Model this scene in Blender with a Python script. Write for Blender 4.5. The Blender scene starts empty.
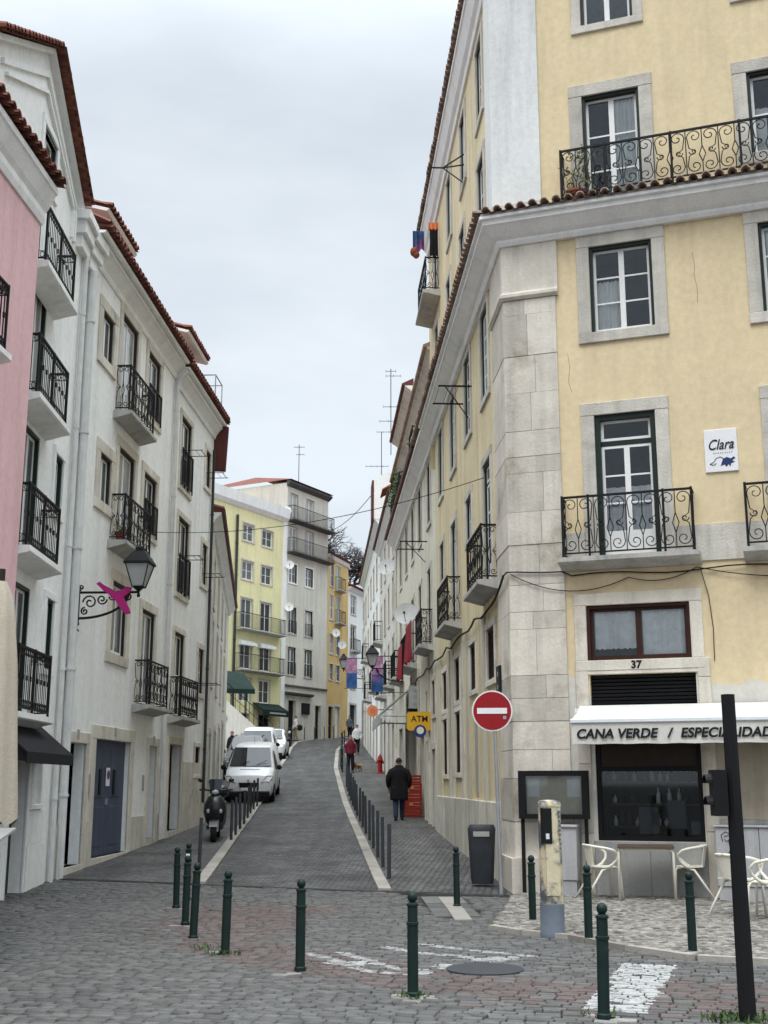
import bpy, bmesh, math, random
from mathutils import Matrix, Vector
R_ = math.radians
random.seed(7)
S = bpy.context.scene
COL = S.collection

# ------------------------------------------------------------------ camera, sky, sun, exposure
FPX, EYE = 1200.0, 1.7
PITCH = math.atan2(782 - 512, FPX)
cam = bpy.data.cameras.new('camera')
co = bpy.data.objects.new('camera', cam)
COL.objects.link(co)
co.location = (0, 0, EYE)
co.rotation_euler = (math.pi / 2 + PITCH, 0, 0)
cam.sensor_fit = 'VERTICAL'
cam.sensor_height = 36
cam.lens = 36 * FPX / 1024
cam.clip_end = 3000
S.camera = co

SUN_EL, SUN_ROT = R_(58), R_(200)
wd = bpy.data.worlds.new('World')
S.world = wd
wd.use_nodes = True
nt = wd.node_tree
nt.nodes.clear()
def wn(t, **k):
    n = nt.nodes.new(t)
    for a, b in k.items(): setattr(n, a, b)
    return n
sky = wn('ShaderNodeTexSky', sky_type='NISHITA', sun_disc=False, sun_elevation=SUN_EL, sun_rotation=SUN_ROT)
tc = wn('ShaderNodeTexCoord')
sep = wn('ShaderNodeSeparateXYZ')
nt.links.new(tc.outputs['Generated'], sep.inputs[0])
mp = wn('ShaderNodeMapping')
mp.inputs['Scale'].default_value = (1.0, 1.0, 2.6)
nt.links.new(tc.outputs['Generated'], mp.inputs[0])
nz = wn('ShaderNodeTexNoise')
nz.inputs['Scale'].default_value = 2.4
nz.inputs['Detail'].default_value = 5
nz.inputs['Roughness'].default_value = .5
nt.links.new(mp.outputs[0], nz.inputs['Vector'])
cr = wn('ShaderNodeValToRGB')
cr.color_ramp.elements[0].position = .36
cr.color_ramp.elements[0].color = (4.85, 5.32, 5.8, 1)
cr.color_ramp.elements[1].position = .62
cr.color_ramp.elements[1].color = (6.2, 6.68, 7.1, 1)
nt.links.new(nz.outputs[0], cr.inputs[0])
# an overcast dome is brightest overhead
mr = wn('ShaderNodeMapRange')
mr.interpolation_type = 'SMOOTHSTEP'
mr.inputs['From Min'].default_value = .5
mr.inputs['From Max'].default_value = .95
mr.inputs['To Min'].default_value = 1.0
mr.inputs['To Max'].default_value = 5.0
nt.links.new(sep.outputs['Z'], mr.inputs['Value'])
vm = wn('ShaderNodeVectorMath', operation='SCALE')
nt.links.new(cr.outputs[0], vm.inputs[0])
nt.links.new(mr.outputs[0], vm.inputs['Scale'])
mx = wn('ShaderNodeMixRGB')
mx.inputs[0].default_value = .9
nt.links.new(sky.outputs[0], mx.inputs[1])
nt.links.new(vm.outputs[0], mx.inputs[2])
bg = wn('ShaderNodeBackground')
bg.inputs['Strength'].default_value = .105
nt.links.new(mx.outputs[0], bg.inputs[0])
nt.links.new(bg.outputs[0], wn('ShaderNodeOutputWorld').inputs[0])

sl = bpy.data.lights.new('sun', 'SUN')
sl.energy = .9
sl.angle = R_(25)
sl.color = (1, .97, .93)
so = bpy.data.objects.new('sun', sl)
COL.objects.link(so)
so.rotation_euler = Vector((math.sin(SUN_ROT) * math.cos(SUN_EL), math.cos(SUN_ROT) * math.cos(SUN_EL), math.sin(SUN_EL))).to_track_quat('Z', 'Y').to_euler()
S.view_settings.view_transform = 'Standard'
S.view_settings.look = 'None'
S.view_settings.gamma = 1
S.view_settings.exposure = 0.46
S.cycles.max_bounces = 6
S.cycles.diffuse_bounces = 3
S.cycles.transparent_max_bounces = 8
S.cycles.use_denoising = True

# ------------------------------------------------------------------ measuring helpers
_c, _s = math.cos(PITCH), math.sin(PITCH)
def ray(x, y):
    a, b = (x - 384) / FPX, -(y - 512) / FPX
    return Vector((a, _c - b * _s, _s + b * _c))
GY = [(-600, 0), (19, 0), (22, .08), (26.5, .25), (31.5, .46), (36, .68), (41, .97), (52, 1.8), (71, 3.25), (87, 4.6), (94, 5.0), (102, 6), (112, 10), (128, 21), (200, 26), (900, 26)]
def g(y):
    for (a, za), (b, zb) in zip(GY, GY[1:]):
        if y <= b: return za + (zb - za) * (y - a) / (b - a)
    return GY[-1][1]
def gp(x, y):
    """place on the ground seen at this picture point"""
    r = ray(x, y)
    t = 4.0
    while t < 160:
        q = Vector((0, 0, EYE)) + r * t
        if q.z <= g(q.y): return (q.x, q.y)
        t += .02
    return (q.x, q.y)
def atY(x, y, Y):
    r = ray(x, y)
    return Vector((0, 0, EYE)) + r * (Y / r.y)
def vpdir(xv):
    r = ray(xv, 782)
    l = math.hypot(r.x, r.y)
    return (r.x / l, r.y / l)

class Fr:
    """a wall's own frame: u along it, o outwards, z up"""
    def __init__(s, P, d, side='L'):
        s.P, s.d = P, d
        s.n = (-d[1], d[0]) if side == 'L' else (d[1], -d[0])
    def p(s, u, o, z):
        return Vector((s.P[0] + s.d[0] * u + s.n[0] * o, s.P[1] + s.d[1] * u + s.n[1] * o, z))
    def xy(s, u, o=0):
        v = s.p(u, o, 0)
        return (v.x, v.y)
    def sub(s, u, o=0):
        f = Fr(s.xy(u, o), s.d)
        f.n = s.n
        return f
W0 = Fr((0, 0), (1, 0))

# ------------------------------------------------------------------ materials
def mat(name, col, rough=.8, var=.12, vs=2.5, bump=0., bs=80, metal=0., spec=.25, streak=0., stain=None, st_amt=.45, st_scale=1.2, tint=False, rgb=False, fine=.06, extra=None):
    m = bpy.data.materials.new(name)
    m.use_nodes = True
    t = m.node_tree
    N, L = t.nodes, t.links
    b = N['Principled BSDF']
    b.inputs['Roughness'].default_value = rough
    b.inputs['Metallic'].default_value = metal
    b.inputs['Specular IOR Level'].default_value = spec
    geo = N.new('ShaderNodeNewGeometry')
    pos = geo.outputs['Position']
    def noise(scale, detail=4, vec=pos, r=.55):
        n = N.new('ShaderNodeTexNoise')
        n.inputs['Scale'].default_value = scale
        n.inputs['Detail'].default_value = detail
        n.inputs['Roughness'].default_value = r
        L.new(vec, n.inputs['Vector'])
        return n.outputs[0]
    def rng(src, a, b_, lo=.3, hi=.7):
        n = N.new('ShaderNodeMapRange')
        n.inputs['From Min'].default_value = lo
        n.inputs['From Max'].default_value = hi
        n.inputs['To Min'].default_value = a
        n.inputs['To Max'].default_value = b_
        L.new(src, n.inputs['Value'])
        return n.outputs[0]
    def mul(a, b_):
        n = N.new('ShaderNodeMath')
        n.operation = 'MULTIPLY'
        L.new(a, n.inputs[0])
        L.new(b_, n.inputs[1])
        return n.outputs[0]
    f = rng(noise(vs), 1 - var, 1 + var)
    if fine: f = mul(f, rng(noise(vs * 14, 3), 1 - fine, 1 + fine))
    if streak:
        mpg = N.new('ShaderNodeMapping')
        mpg.inputs['Scale'].default_value = (2.1, 2.1, .16)
        L.new(pos, mpg.inputs[0])
        f = mul(f, rng(noise(1.6, 6, mpg.outputs[0], .65), 1 - streak * 1.5, 1.03, .30, .52))
    if tint:
        at = N.new('ShaderNodeAttribute')
        at.attribute_name = 'tint'
        f = mul(f, at.outputs['Fac'])
    base = N.new('ShaderNodeRGB')
    base.outputs[0].default_value = (*col, 1)
    c = base.outputs[0]
    if rgb:
        at = N.new('ShaderNodeAttribute')
        at.attribute_name = 'col'
        c = at.outputs['Color']
    if stain:
        mxn = N.new('ShaderNodeMixRGB')
        L.new(rng(noise(st_scale, 8, r=.65), 0, 1, st_amt + .1, st_amt + .22), mxn.inputs[0])
        L.new(c, mxn.inputs[1])
        mxn.inputs[2].default_value = (*stain, 1)
        c = mxn.outputs[0]
    if extra: c = extra(N, L, pos, noise, rng, c)
    sc = N.new('ShaderNodeVectorMath')
    sc.operation = 'SCALE'
    L.new(c, sc.inputs[0])
    L.new(f, sc.inputs['Scale'])
    L.new(sc.outputs[0], b.inputs['Base Color'])
    if bump:
        bn = N.new('ShaderNodeBump')
        bn.inputs['Strength'].default_value = bump
        bn.inputs['Distance'].default_value = .02
        L.new(noise(bs, 5), bn.inputs['Height'])
        L.new(bn.outputs[0], b.inputs['Normal'])
    return m

def peel(white, zlim, amp):
    """old paint gone below a ragged line, pale plaster showing"""
    def f(N, L, pos, noise, rng, c):
        sp = N.new('ShaderNodeSeparateXYZ')
        L.new(pos, sp.inputs[0])
        n = rng(noise(1.7, 7), -amp, amp)
        a = N.new('ShaderNodeMath')
        a.operation = 'ADD'
        L.new(sp.outputs['Z'], a.inputs[0])
        L.new(n, a.inputs[1])
        k = rng(a.outputs[0], 1, 0, zlim - .02, zlim + .02)
        mxn = N.new('ShaderNodeMixRGB')
        L.new(k, mxn.inputs[0])
        L.new(c, mxn.inputs[1])
        mxn.inputs[2].default_value = (*white, 1)
        return mxn.outputs[0]
    return f

M = {}
def mk(k, *a, **kw): M[k] = mat(k, *a, **kw)
mk('yellow_wall', (.71, .585, .37), .9, .05, .7, .25, 45, streak=.045, stain=(.66, .545, .35), st_amt=.52, extra=peel((.63, .61, .55), 3.25, .35))
mk('yellow_side', (.66, .56, .36), .9, .06, .8, .25, 45, streak=.16, stain=(.52, .46, .34), st_amt=.52)
mk('cream_wall', (.66, .62, .51), .9, .06, .8, .25, 40, streak=.18, stain=(.52, .49, .42), st_amt=.5)
mk('cream_pale', (.66, .64, .57), .9, .06, .8, .25, 40, streak=.2, stain=(.5, .48, .43), st_amt=.5)
mk('white_wall', (.83, .835, .805), .9, .05, .6, .2, 50, streak=.05, stain=(.70, .70, .66), st_amt=.52)
mk('white_wall_b', (.82, .82, .79), .9, .05, .6, .2, 50, streak=.07, stain=(.68, .68, .64), st_amt=.5)
mk('grey_render', (.68, .69, .67), .9, .06, .8, .3, 30, streak=.12, stain=(.55, .56, .54), st_amt=.5)
mk('white_trim', (.83, .83, .81), .8, .05, 2, .12, 60, streak=.06)
mk('pink_wall', (.72, .46, .465), .9, .05, .7, .2, 50, streak=.08, stain=(.67, .43, .435), st_amt=.5)
mk('lemon_wall', (.76, .71, .41), .9, .06, .6, .2, 30, streak=.09, stain=(.68, .64, .39), st_amt=.52)
mk('beige_wall', (.61, .59, .52), .9, .08, .6, .2, 30, streak=.12, stain=(.53, .51, .445), st_amt=.5)
mk('ochre_wall', (.62, .44, .19), .9, .08, .6, .2, 30, streak=.12, stain=(.54, .39, .19), st_amt=.5)
mk('stone', (.55, .52, .455), .85, .12, 3, .5, 30, streak=.14, stain=(.40, .375, .325), st_amt=.5, tint=True)
mk('pale_stone', (.645, .60, .515), .85, .10, 2.2, .4, 16, streak=.14, stain=(.45, .405, .325), st_amt=.46, tint=True)
mk('plinth_stone', (.58, .55, .47), .85, .12, 2, .5, 30, streak=.2, stain=(.36, .33, .28), st_amt=.47, tint=True)
mk('kerb_stone', (.31, .29, .255), .85, .14, 3, .4, 40, stain=(.21, .20, .18), st_amt=.48, tint=True)
mk('slab_concrete', (.44, .43, .40), .9, .12, 2, .3, 40, streak=.2, stain=(.25, .24, .22), st_amt=.47)
mk('grime', (.07, .068, .064), .9, .3, 4)
mk('red_tile', (.20, .075, .052), .85, .18, 3, .4, 40, stain=(.13, .065, .05), st_amt=.47, tint=True)
mk('dark_tile', (.36, .26, .205), .9, .22, 5, .4, 40, stain=(.15, .11, .09), st_amt=.45, tint=True)
mk('red_eave', (.105, .032, .027), .7, .15, 3)
mk('white_paint', (.80, .80, .77), .5, .03, 4)
mk('cream_paint', (.70, .67, .58), .55, .05, 4)
mk('green_frame', (.012, .024, .018), .45, .1, 4)
mk('brown_wood', (.042, .015, .010), .5, .2, 6)
mk('dark_wood', (.03, .02, .016), .6, .2, 6)
mk('blue_door', (.062, .08, .125), .55, .12, 3, streak=.15)
mk('blue_grey_door', (.10, .115, .15), .55, .12, 3, streak=.15)
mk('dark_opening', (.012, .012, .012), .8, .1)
mk('iron', (.010, .010, .011), .6, .1, 8, spec=.2)
mk('iron_green', (.007, .020, .017), .5, .18, 9, spec=.25, stain=(.10, .115, .105), st_amt=.60, st_scale=9)
mk('steel_grey', (.042, .047, .054), .45, .1, 8)
mk('galvanised', (.34, .35, .36), .5, .1, 6, metal=.3)
mk('pipe_white', (.66, .66, .64), .6, .08, 4, streak=.12)
mk('pipe_dark', (.04, .045, .045), .5, .15, 4)
mk('black_plastic', (.009, .009, .010), .6, .1, spec=.18)
mk('bin_grey', (.035, .04, .048), .5, .15, 5)
mk('sign_red', (.30, .012, .018), .4, .05)
mk('sign_white', (.8, .8, .8), .45, .03)
mk('atm_yellow', (.70, .40, .03), .45, .05)
mk('atm_blue', (.03, .05, .16), .4, .05)
mk('ink', (.01, .01, .012), .6, .05)
mk('ink_blue', (.02, .04, .13), .6, .05)
mk('ink_grey', (.35, .35, .36), .6, .05)
mk('awning_cloth', (.66, .645, .59), .85, .05, 1.5, .1, 90, stain=(.56, .54, .48), st_amt=.5)
mk('awning_bar', (.72, .75, .78), .4, .03)
mk('black_cloth', (.012, .012, .014), .9, .2, 5)
mk('beige_cloth', (.44, .385, .30), .95, .08, 3, .3, 60, streak=.12)
mk('grey_cloth', (.40, .40, .385), .9, .08, 2, streak=.1)
mk('green_cloth', (.006, .021, .016), .9, .1, 3)
mk('cabinet_grey', (.40, .40, .405), .6, .06, 2, streak=.16)
mk('panel_grey', (.36, .36, .345), .7, .1, 2, .15, 40, streak=.2, stain=(.27, .26, .24), st_amt=.5)
mk('dark_stone', (.09, .088, .084), .8, .2, 2)
mk('paper', (.66, .68, .69), .8, .06, 6)
mk('cork', (.50, .47, .40), .9, .1, 8)
mk('table_top', (.10, .068, .05), .5, .25, 9)
mk('chair_cream', (.74, .71, .60), .4, .05, 5)
mk('magenta', (.42, .02, .17), .7, .06, 6)
mk('banner_blue', (.03, .09, .24), .8, .5, 4, stain=(.30, .06, .18), st_amt=.44, st_scale=1.6)
mk('banner_pink', (.36, .17, .30), .8, .3, 6, stain=(.55, .5, .55), st_amt=.46, st_scale=4)
mk('red_cloth', (.24, .018, .027), .9, .15, 5, stain=(.55, .5, .5), st_amt=.56, st_scale=5)
mk('orange', (.75, .20, .07), .6, .1, 5)
mk('orange_sign', (.72, .27, .13), .6, .1, 5)
mk('crate_red', (.30, .030, .014), .5, .15, 6)
mk('hydrant_red', (.30, .02, .015), .5, .1, 6)
mk('terracotta', (.25, .07, .04), .85, .2, 6)
mk('leaf', (.045, .085, .025), .8, .35, 5)
mk('leaf_dry', (.16, .17, .05), .8, .35, 5)
mk('dish_grey', (.52, .52, .51), .6, .06, 3, streak=.08)
mk('dish_white', (.74, .74, .72), .55, .05, 3)
mk('car_white', (.78, .79, .79), .25, .03, 2, spec=.5)
mk('car_silver', (.36, .375, .39), .3, .04, 2, metal=.5)
mk('car_glass', (.015, .02, .024), .05, .2, 1.5, spec=.6)
mk('headlight', (.45, .46, .47), .15, .1, 12, spec=.6)
mk('amber', (.6, .2, .03), .3, .05)
mk('tyre', (.014, .014, .014), .85, .1)
mk('rim', (.25, .25, .26), .4, .1, metal=.6)
mk('scooter_black', (.012, .013, .015), .25, .1, spec=.5)
mk('skin', (.42, .25, .18), .6, .05)
mk('hair_dark', (.02, .015, .012), .8, .2, 20)
mk('hair_grey', (.22, .21, .20), .8, .2, 20)
mk('coat_black', (.010, .010, .012), .95, .2, 8)
mk('coat_red', (.13, .016, .03), .95, .2, 8)
mk('coat_white', (.6, .6, .58), .95, .1, 8)
mk('coat_grey', (.12, .14, .17), .95, .1, 8)
mk('jeans', (.028, .036, .065), .95, .15, 8)
mk('trouser_dark', (.014, .014, .018), .95, .15, 8)
mk('trouser_beige', (.30, .25, .17), .95, .1, 8)
mk('fur', (.36, .20, .09), .95, .25, 14)
mk('bark', (.075, .06, .055), .9, .2, 6)
mk('rust_post', (.60, .53, .36), .7, .1, 4, .2, 40, stain=(.085, .10, .125), st_amt=.345, st_scale=3.6)
mk('post_base', (.12, .14, .17), .65, .15, 4)
mk('glass_lamp', (.42, .43, .42), .2, .1, 5)
mk('weeds', (.06, .10, .03), .9, .4, 9)
mk('cobble', (.1, .1, .1), .72, .16, 6, .5, 60, rgb=True, fine=.16, spec=.35)
mk('joint', (.045, .043, .040), .95, .3, 3)
mk('calcada', (.4, .4, .4), .8, .15, 5, .4, 60, rgb=True, fine=.12)
mk('chimney_brick', (.30, .15, .11), .9, .2, 6, .3, 30)
def pane(name, col, rough=.04, var=.3):
    mk(name, col, rough, var, .8, .05, 2.5, spec=.6, fine=0)
pane('pane_dark', (.035, .04, .045))
pane('pane_mid', (.12, .13, .135))
pane('pane_pale', (.40, .41, .40))
mk('curtain', (.8, .8, .79), .9, .10, 3, streak=.25)
mk('curtain_lace', (.82, .83, .84), .9, .10, 8, streak=.16, stain=(.6, .61, .62), st_amt=.5, st_scale=14)
mk('room', (.10, .10, .105), .9, .2, 2)
def clear_glass():
    m = bpy.data.materials.new('window_glass')
    m.use_nodes = True
    t = m.node_tree
    t.nodes.clear()
    tr, gl, mxs, o = [t.nodes.new(k) for k in ('ShaderNodeBsdfTransparent', 'ShaderNodeBsdfGlossy', 'ShaderNodeMixShader', 'ShaderNodeOutputMaterial')]
    tr.inputs[0].default_value = (.97, .985, .98, 1)
    gl.inputs['Roughness'].default_value = .03
    gl.inputs['Color'].default_value = (.8, .85, .9, 1)
    fz = t.nodes.new('ShaderNodeFresnel')
    fz.inputs[0].default_value = 1.45
    t.links.new(fz.outputs[0], mxs.inputs[0])
    t.links.new(tr.outputs[0], mxs.inputs[1])
    t.links.new(gl.outputs[0], mxs.inputs[2])
    t.links.new(mxs.outputs[0], o.inputs[0])
    M['window_glass'] = m
clear_glass()

def setts(name, c1, c2, cj, bw, bh, rot):
    """small worn street setts laid in rows"""
    m = bpy.data.materials.new(name)
    m.use_nodes = True
    t = m.node_tree
    N, L = t.nodes, t.links
    b = N['Principled BSDF']
    b.inputs['Roughness'].default_value = .68
    b.inputs['Specular IOR Level'].default_value = .35
    geo = N.new('ShaderNodeNewGeometry')
    mpn = N.new('ShaderNodeMapping')
    mpn.inputs['Rotation'].default_value = (0, 0, rot)
    wob = N.new('ShaderNodeTexNoise')
    wob.inputs['Scale'].default_value = 3
    L.new(geo.outputs['Position'], wob.inputs['Vector'])
    ad = N.new('ShaderNodeVectorMath')
    ad.operation = 'MULTIPLY_ADD'
    L.new(wob.outputs['Color'], ad.inputs[0])
    ad.inputs[1].default_value = (.07, .07, 0)
    L.new(geo.outputs['Position'], ad.inputs[2])
    L.new(ad.outputs[0], mpn.inputs[0])
    br = N.new('ShaderNodeTexBrick')
    L.new(mpn.outputs[0], br.inputs['Vector'])
    br.inputs['Color1'].default_value = (*c1, 1)
    br.inputs['Color2'].default_value = (*c2, 1)
    br.inputs['Mortar'].default_value = (*cj, 1)
    br.inputs['Scale'].default_value = 1
    br.inputs['Mortar Size'].default_value = .016
    br.inputs['Mortar Smooth'].default_value = .5
    br.inputs['Brick Width'].default_value = bw
    br.inputs['Row Height'].default_value = bh
    br.inputs['Bias'].default_value = .1
    n = N.new('ShaderNodeTexNoise')
    n.inputs['Scale'].default_value = .9
    n.inputs['Detail'].default_value = 7
    L.new(geo.outputs['Position'], n.inputs['Vector'])
    mrn = N.new('ShaderNodeMapRange')
    mrn.inputs['From Min'].default_value = .3
    mrn.inputs['From Max'].default_value = .7
    mrn.inputs['To Min'].default_value = .62
    mrn.inputs['To Max'].default_value = 1.35
    L.new(n.outputs[0], mrn.inputs['Value'])
    mp2 = N.new('ShaderNodeMapping')
    mp2.inputs['Scale'].default_value = (1.6, .09, 1)
    L.new(geo.outputs['Position'], mp2.inputs[0])
    n2 = N.new('ShaderNodeTexNoise')
    n2.inputs['Scale'].default_value = 1.3
    n2.inputs['Detail'].default_value = 4
    L.new(mp2.outputs[0], n2.inputs['Vector'])
    m2 = N.new('ShaderNodeMapRange')
    m2.inputs['From Min'].default_value = .35
    m2.inputs['From Max'].default_value = .65
    m2.inputs['To Min'].default_value = .78
    m2.inputs['To Max'].default_value = 1.2
    L.new(n2.outputs[0], m2.inputs['Value'])
    mm = N.new('ShaderNodeMath')
    mm.operation = 'MULTIPLY'
    L.new(mrn.outputs[0], mm.inputs[0])
    L.new(m2.outputs[0], mm.inputs[1])
    n3 = N.new('ShaderNodeTexNoise')
    n3.inputs['Scale'].default_value = 9
    n3.inputs['Detail'].default_value = 6
    L.new(geo.outputs['Position'], n3.inputs['Vector'])
    m3 = N.new('ShaderNodeMapRange')
    m3.inputs['From Min'].default_value = .3
    m3.inputs['From Max'].default_value = .7
    m3.inputs['To Min'].default_value = .65
    m3.inputs['To Max'].default_value = 1.4
    L.new(n3.outputs[0], m3.inputs['Value'])
    mm2 = N.new('ShaderNodeMath')
    mm2.operation = 'MULTIPLY'
    L.new(mm.outputs[0], mm2.inputs[0])
    L.new(m3.outputs[0], mm2.inputs[1])
    sc = N.new('ShaderNodeVectorMath')
    sc.operation = 'SCALE'
    L.new(br.outputs[0], sc.inputs[0])
    L.new(mm2.outputs[0], sc.inputs['Scale'])
    L.new(sc.outputs[0], b.inputs['Base Color'])
    bn = N.new('ShaderNodeBump')
    bn.invert = True
    bn.inputs['Strength'].default_value = 1.0
    bn.inputs['Distance'].default_value = .05
    L.new(br.outputs['Fac'], bn.inputs['Height'])
    L.new(bn.outputs[0], b.inputs['Normal'])
    M[name] = m
setts('road_setts', (.050, .050, .051), (.115, .113, .110), (.026, .026, .026), .19, .12, R_(3))
setts('walk_setts', (.075, .074, .072), (.135, .132, .126), (.04, .039, .037), .13, .10, R_(40))

# ------------------------------------------------------------------ mesh builder
class MB:
    def __init__(s):
        s.v, s.f, s.t, s.c = [], [], [], []
        s.tint, s.col = 1., None
    def poly(s, pts):
        n = len(s.v)
        s.v += [tuple(p) for p in pts]
        s.f.append(tuple(range(n, n + len(pts))))
        s.t.append(s.tint)
        s.c.append(s.col)
    def faces(s, pts, fs):
        n = len(s.v)
        s.v += [tuple(p) for p in pts]
        for f in fs:
            s.f.append(tuple(n + i for i in f))
            s.t.append(s.tint)
            s.c.append(s.col)
    def box(s, fr, u0, u1, o0, o1, z0, z1, ch=0.):
        if ch <= 0:
            P = [fr.p(u, o, z) for z in (z0, z1) for (u, o) in ((u0, o0), (u1, o0), (u1, o1), (u0, o1))]
            s.faces(P, [(0, 3, 2, 1), (4, 5, 6, 7), (0, 1, 5, 4), (1, 2, 6, 5), (2, 3, 7, 6), (3, 0, 4, 7)])
        else:      # edges of the outer face chamfered
            P = [fr.p(u, o0, z) for (u, z) in ((u0, z0), (u1, z0), (u1, z1), (u0, z1))]
            P += [fr.p(u, o1 - ch, z) for (u, z) in ((u0, z0), (u1, z0), (u1, z1), (u0, z1))]
            P += [fr.p(u, o1, z) for (u, z) in ((u0 + ch, z0 + ch), (u1 - ch, z0 + ch), (u1 - ch, z1 - ch), (u0 + ch, z1 - ch))]
            fs = [(0, 1, 2, 3), (8, 9, 10, 11)]
            for a in (0, 4):
                for i in range(4):
                    j = (i + 1) % 4
                    fs.append((a + i, a + j, a + 4 + j, a + 4 + i))
            s.faces(P, fs)
    def prism(s, fr, prof, u0, u1):
        """profile of (o, z) points pulled along u"""
        n = len(prof)
        P = [fr.p(u0, o, z) for o, z in prof] + [fr.p(u1, o, z) for o, z in prof]
        s.faces(P, [tuple(range(n)), tuple(range(2 * n - 1, n - 1, -1))] + [(i, (i + 1) % n, n + (i + 1) % n, n + i) for i in range(n)])
    def slab(s, fr, outline, o0, o1):
        """outline of (u, z) points given thickness from o0 to o1"""
        n = len(outline)
        P = [fr.p(u, o0, z) for u, z in outline] + [fr.p(u, o1, z) for u, z in outline]
        s.faces(P, [tuple(range(n)), tuple(range(2 * n - 1, n - 1, -1))] + [(i, (i + 1) % n, n + (i + 1) % n, n + i) for i in range(n)])
    def plan(s, pts, z0, z1):
        n = len(pts)
        f0 = z0 if callable(z0) else (lambda p: z0)
        f1 = z1 if callable(z1) else (lambda p: z1)
        P = [(p[0], p[1], f0(p)) for p in pts] + [(p[0], p[1], f1(p)) for p in pts]
        s.faces(P, [tuple(range(n)), tuple(range(2 * n - 1, n - 1, -1))] + [(i, (i + 1) % n, n + (i + 1) % n, n + i) for i in range(n)])
    def sweep(s, path, prof, side=1):
        """profile (o, z) carried along a plan path, mitred; o towards the left of travel when side=1"""
        rings = []
        n = len(path)
        for i, p in enumerate(path):
            d0 = Vector(path[i]) - Vector(path[i - 1]) if i else Vector(path[1]) - Vector(path[0])
            d1 = Vector(path[i + 1]) - Vector(path[i]) if i < n - 1 else d0
            d0.normalize(); d1.normalize()
            n0, n1 = Vector((-d0.y, d0.x)) * side, Vector((-d1.y, d1.x)) * side
            m = (n0 + n1)
            m = m / max(.2, m.dot(n0))
            rings.append([(p[0] + m.x * o, p[1] + m.y * o, z) for o, z in prof])
        k = len(prof)
        P = [q for r in rings for q in r]
        fs = [tuple(range(k)), tuple(range((n - 1) * k, n * k))]
        for i in range(n - 1):
            for j in range(k):
                fs.append((i * k + j, i * k + (j + 1) % k, (i + 1) * k + (j + 1) % k, (i + 1) * k + j))
        s.faces(P, fs)
    def tube(s, pts, r, n=5, closed=False, r1=None):
        pts = [Vector(p) for p in pts]
        m = len(pts)
        if m < 2: return
        P = []
        up = None
        for i, p in enumerate(pts):
            a = pts[i - 1] if (i or closed) else pts[0]
            b = pts[(i + 1) % m] if (i < m - 1 or closed) else pts[-1]
            d = (b - a)
            if d.length < 1e-9: d = Vector((0, 0, 1))
            d.normalize()
            if up is None:
                up = Vector((0, 0, 1)) if abs(d.z) < .9 else Vector((1, 0, 0))
            x = up - d * up.dot(d)
            if x.length < 1e-6: x = d.orthogonal()
            x.normalize()
            up = x
            y = d.cross(x)
            rr = r if r1 is None else r + (r1 - r) * i / (m - 1)
            for k in range(n):
                a_ = 2 * math.pi * (k + .5) / n
                P.append(p + x * (math.cos(a_) * rr) + y * (math.sin(a_) * rr))
        fs = []
        for i in range(m if closed else m - 1):
            j = (i + 1) % m
            for k in range(n):
                fs.append((i * n + k, i * n + (k + 1) % n, j * n + (k + 1) % n, j * n + k))
        if not closed:
            fs += [tuple(range(n)), tuple(range((m - 1) * n, m * n))]
        s.faces(P, fs)
    def lathe(s, c, prof, n=12, axis='z', arc=None):
        """profile of (r, h) turned about an upright axis at c"""
        P = []
        for r, h in prof:
            for k in range(n):
                a = 2 * math.pi * k / n
                if axis == 'z': P.append((c[0] + r * math.cos(a), c[1] + r * math.sin(a), c[2] + h))
                elif axis == 'x': P.append((c[0] + h, c[1] + r * math.cos(a), c[2] + r * math.sin(a)))
                else: P.append((c[0] + r * math.cos(a), c[1] + h, c[2] + r * math.sin(a)))
        fs = []
        for i in range(len(prof) - 1):
            for k in range(n):
                fs.append((i * n + k, i * n + (k + 1) % n, (i + 1) * n + (k + 1) % n, (i + 1) * n + k))
        fs += [tuple(range(n)), tuple(range((len(prof) - 1) * n, len(prof) * n))]
        s.faces(P, fs)
    def disc(s, c, nrm, r, th, n=24):
        nrm = Vector(nrm).normalized()
        x = nrm.orthogonal().normalized()
        y = nrm.cross(x)
        c = Vector(c)
        P = [c + nrm * h + (x * math.cos(2 * math.pi * k / n) + y * math.sin(2 * math.pi * k / n)) * r for h in (0, th) for k in range(n)]
        s.faces(P, [tuple(range(n)), tuple(range(n, 2 * n))] + [(k, (k + 1) % n, n + (k + 1) % n, n + k) for k in range(n)])
    def ell(s, c, rx, ry, rz, n=10, m=7):
        P = []
        for i in range(m + 1):
            t = math.pi * i / m
            for k in range(n):
                a = 2 * math.pi * k / n
                P.append((c[0] + rx * math.sin(t) * math.cos(a), c[1] + ry * math.sin(t) * math.sin(a), c[2] + rz * math.cos(t)))
        s.faces(P, [(i * n + k, i * n + (k + 1) % n, (i + 1) * n + (k + 1) % n, (i + 1) * n + k) for i in range(m) for k in range(n)])
    def build(s, name, m, parent=None, smooth=False, auto=False):
        me = bpy.data.meshes.new(name)
        v = s.v
        if parent is not None:
            inv = WM[parent.name].inverted()
            v = [tuple(inv @ Vector(p)) for p in v]
        me.from_pydata(v, [], s.f)
        if any(c is not None for c in s.c):
            at = me.attributes.new('col', 'FLOAT_COLOR', 'FACE')
            at.data.foreach_set('color', [x for c in s.c for x in ((*c, 1) if c else (.1, .1, .1, 1))])
        if True:
            at = me.attributes.new('tint', 'FLOAT', 'FACE')
            at.data.foreach_set('value', s.t)
        bm = bmesh.new()
        bm.from_mesh(me)
        bmesh.ops.recalc_face_normals(bm, faces=bm.faces)
        bm.to_mesh(me)
        bm.free()
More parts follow.
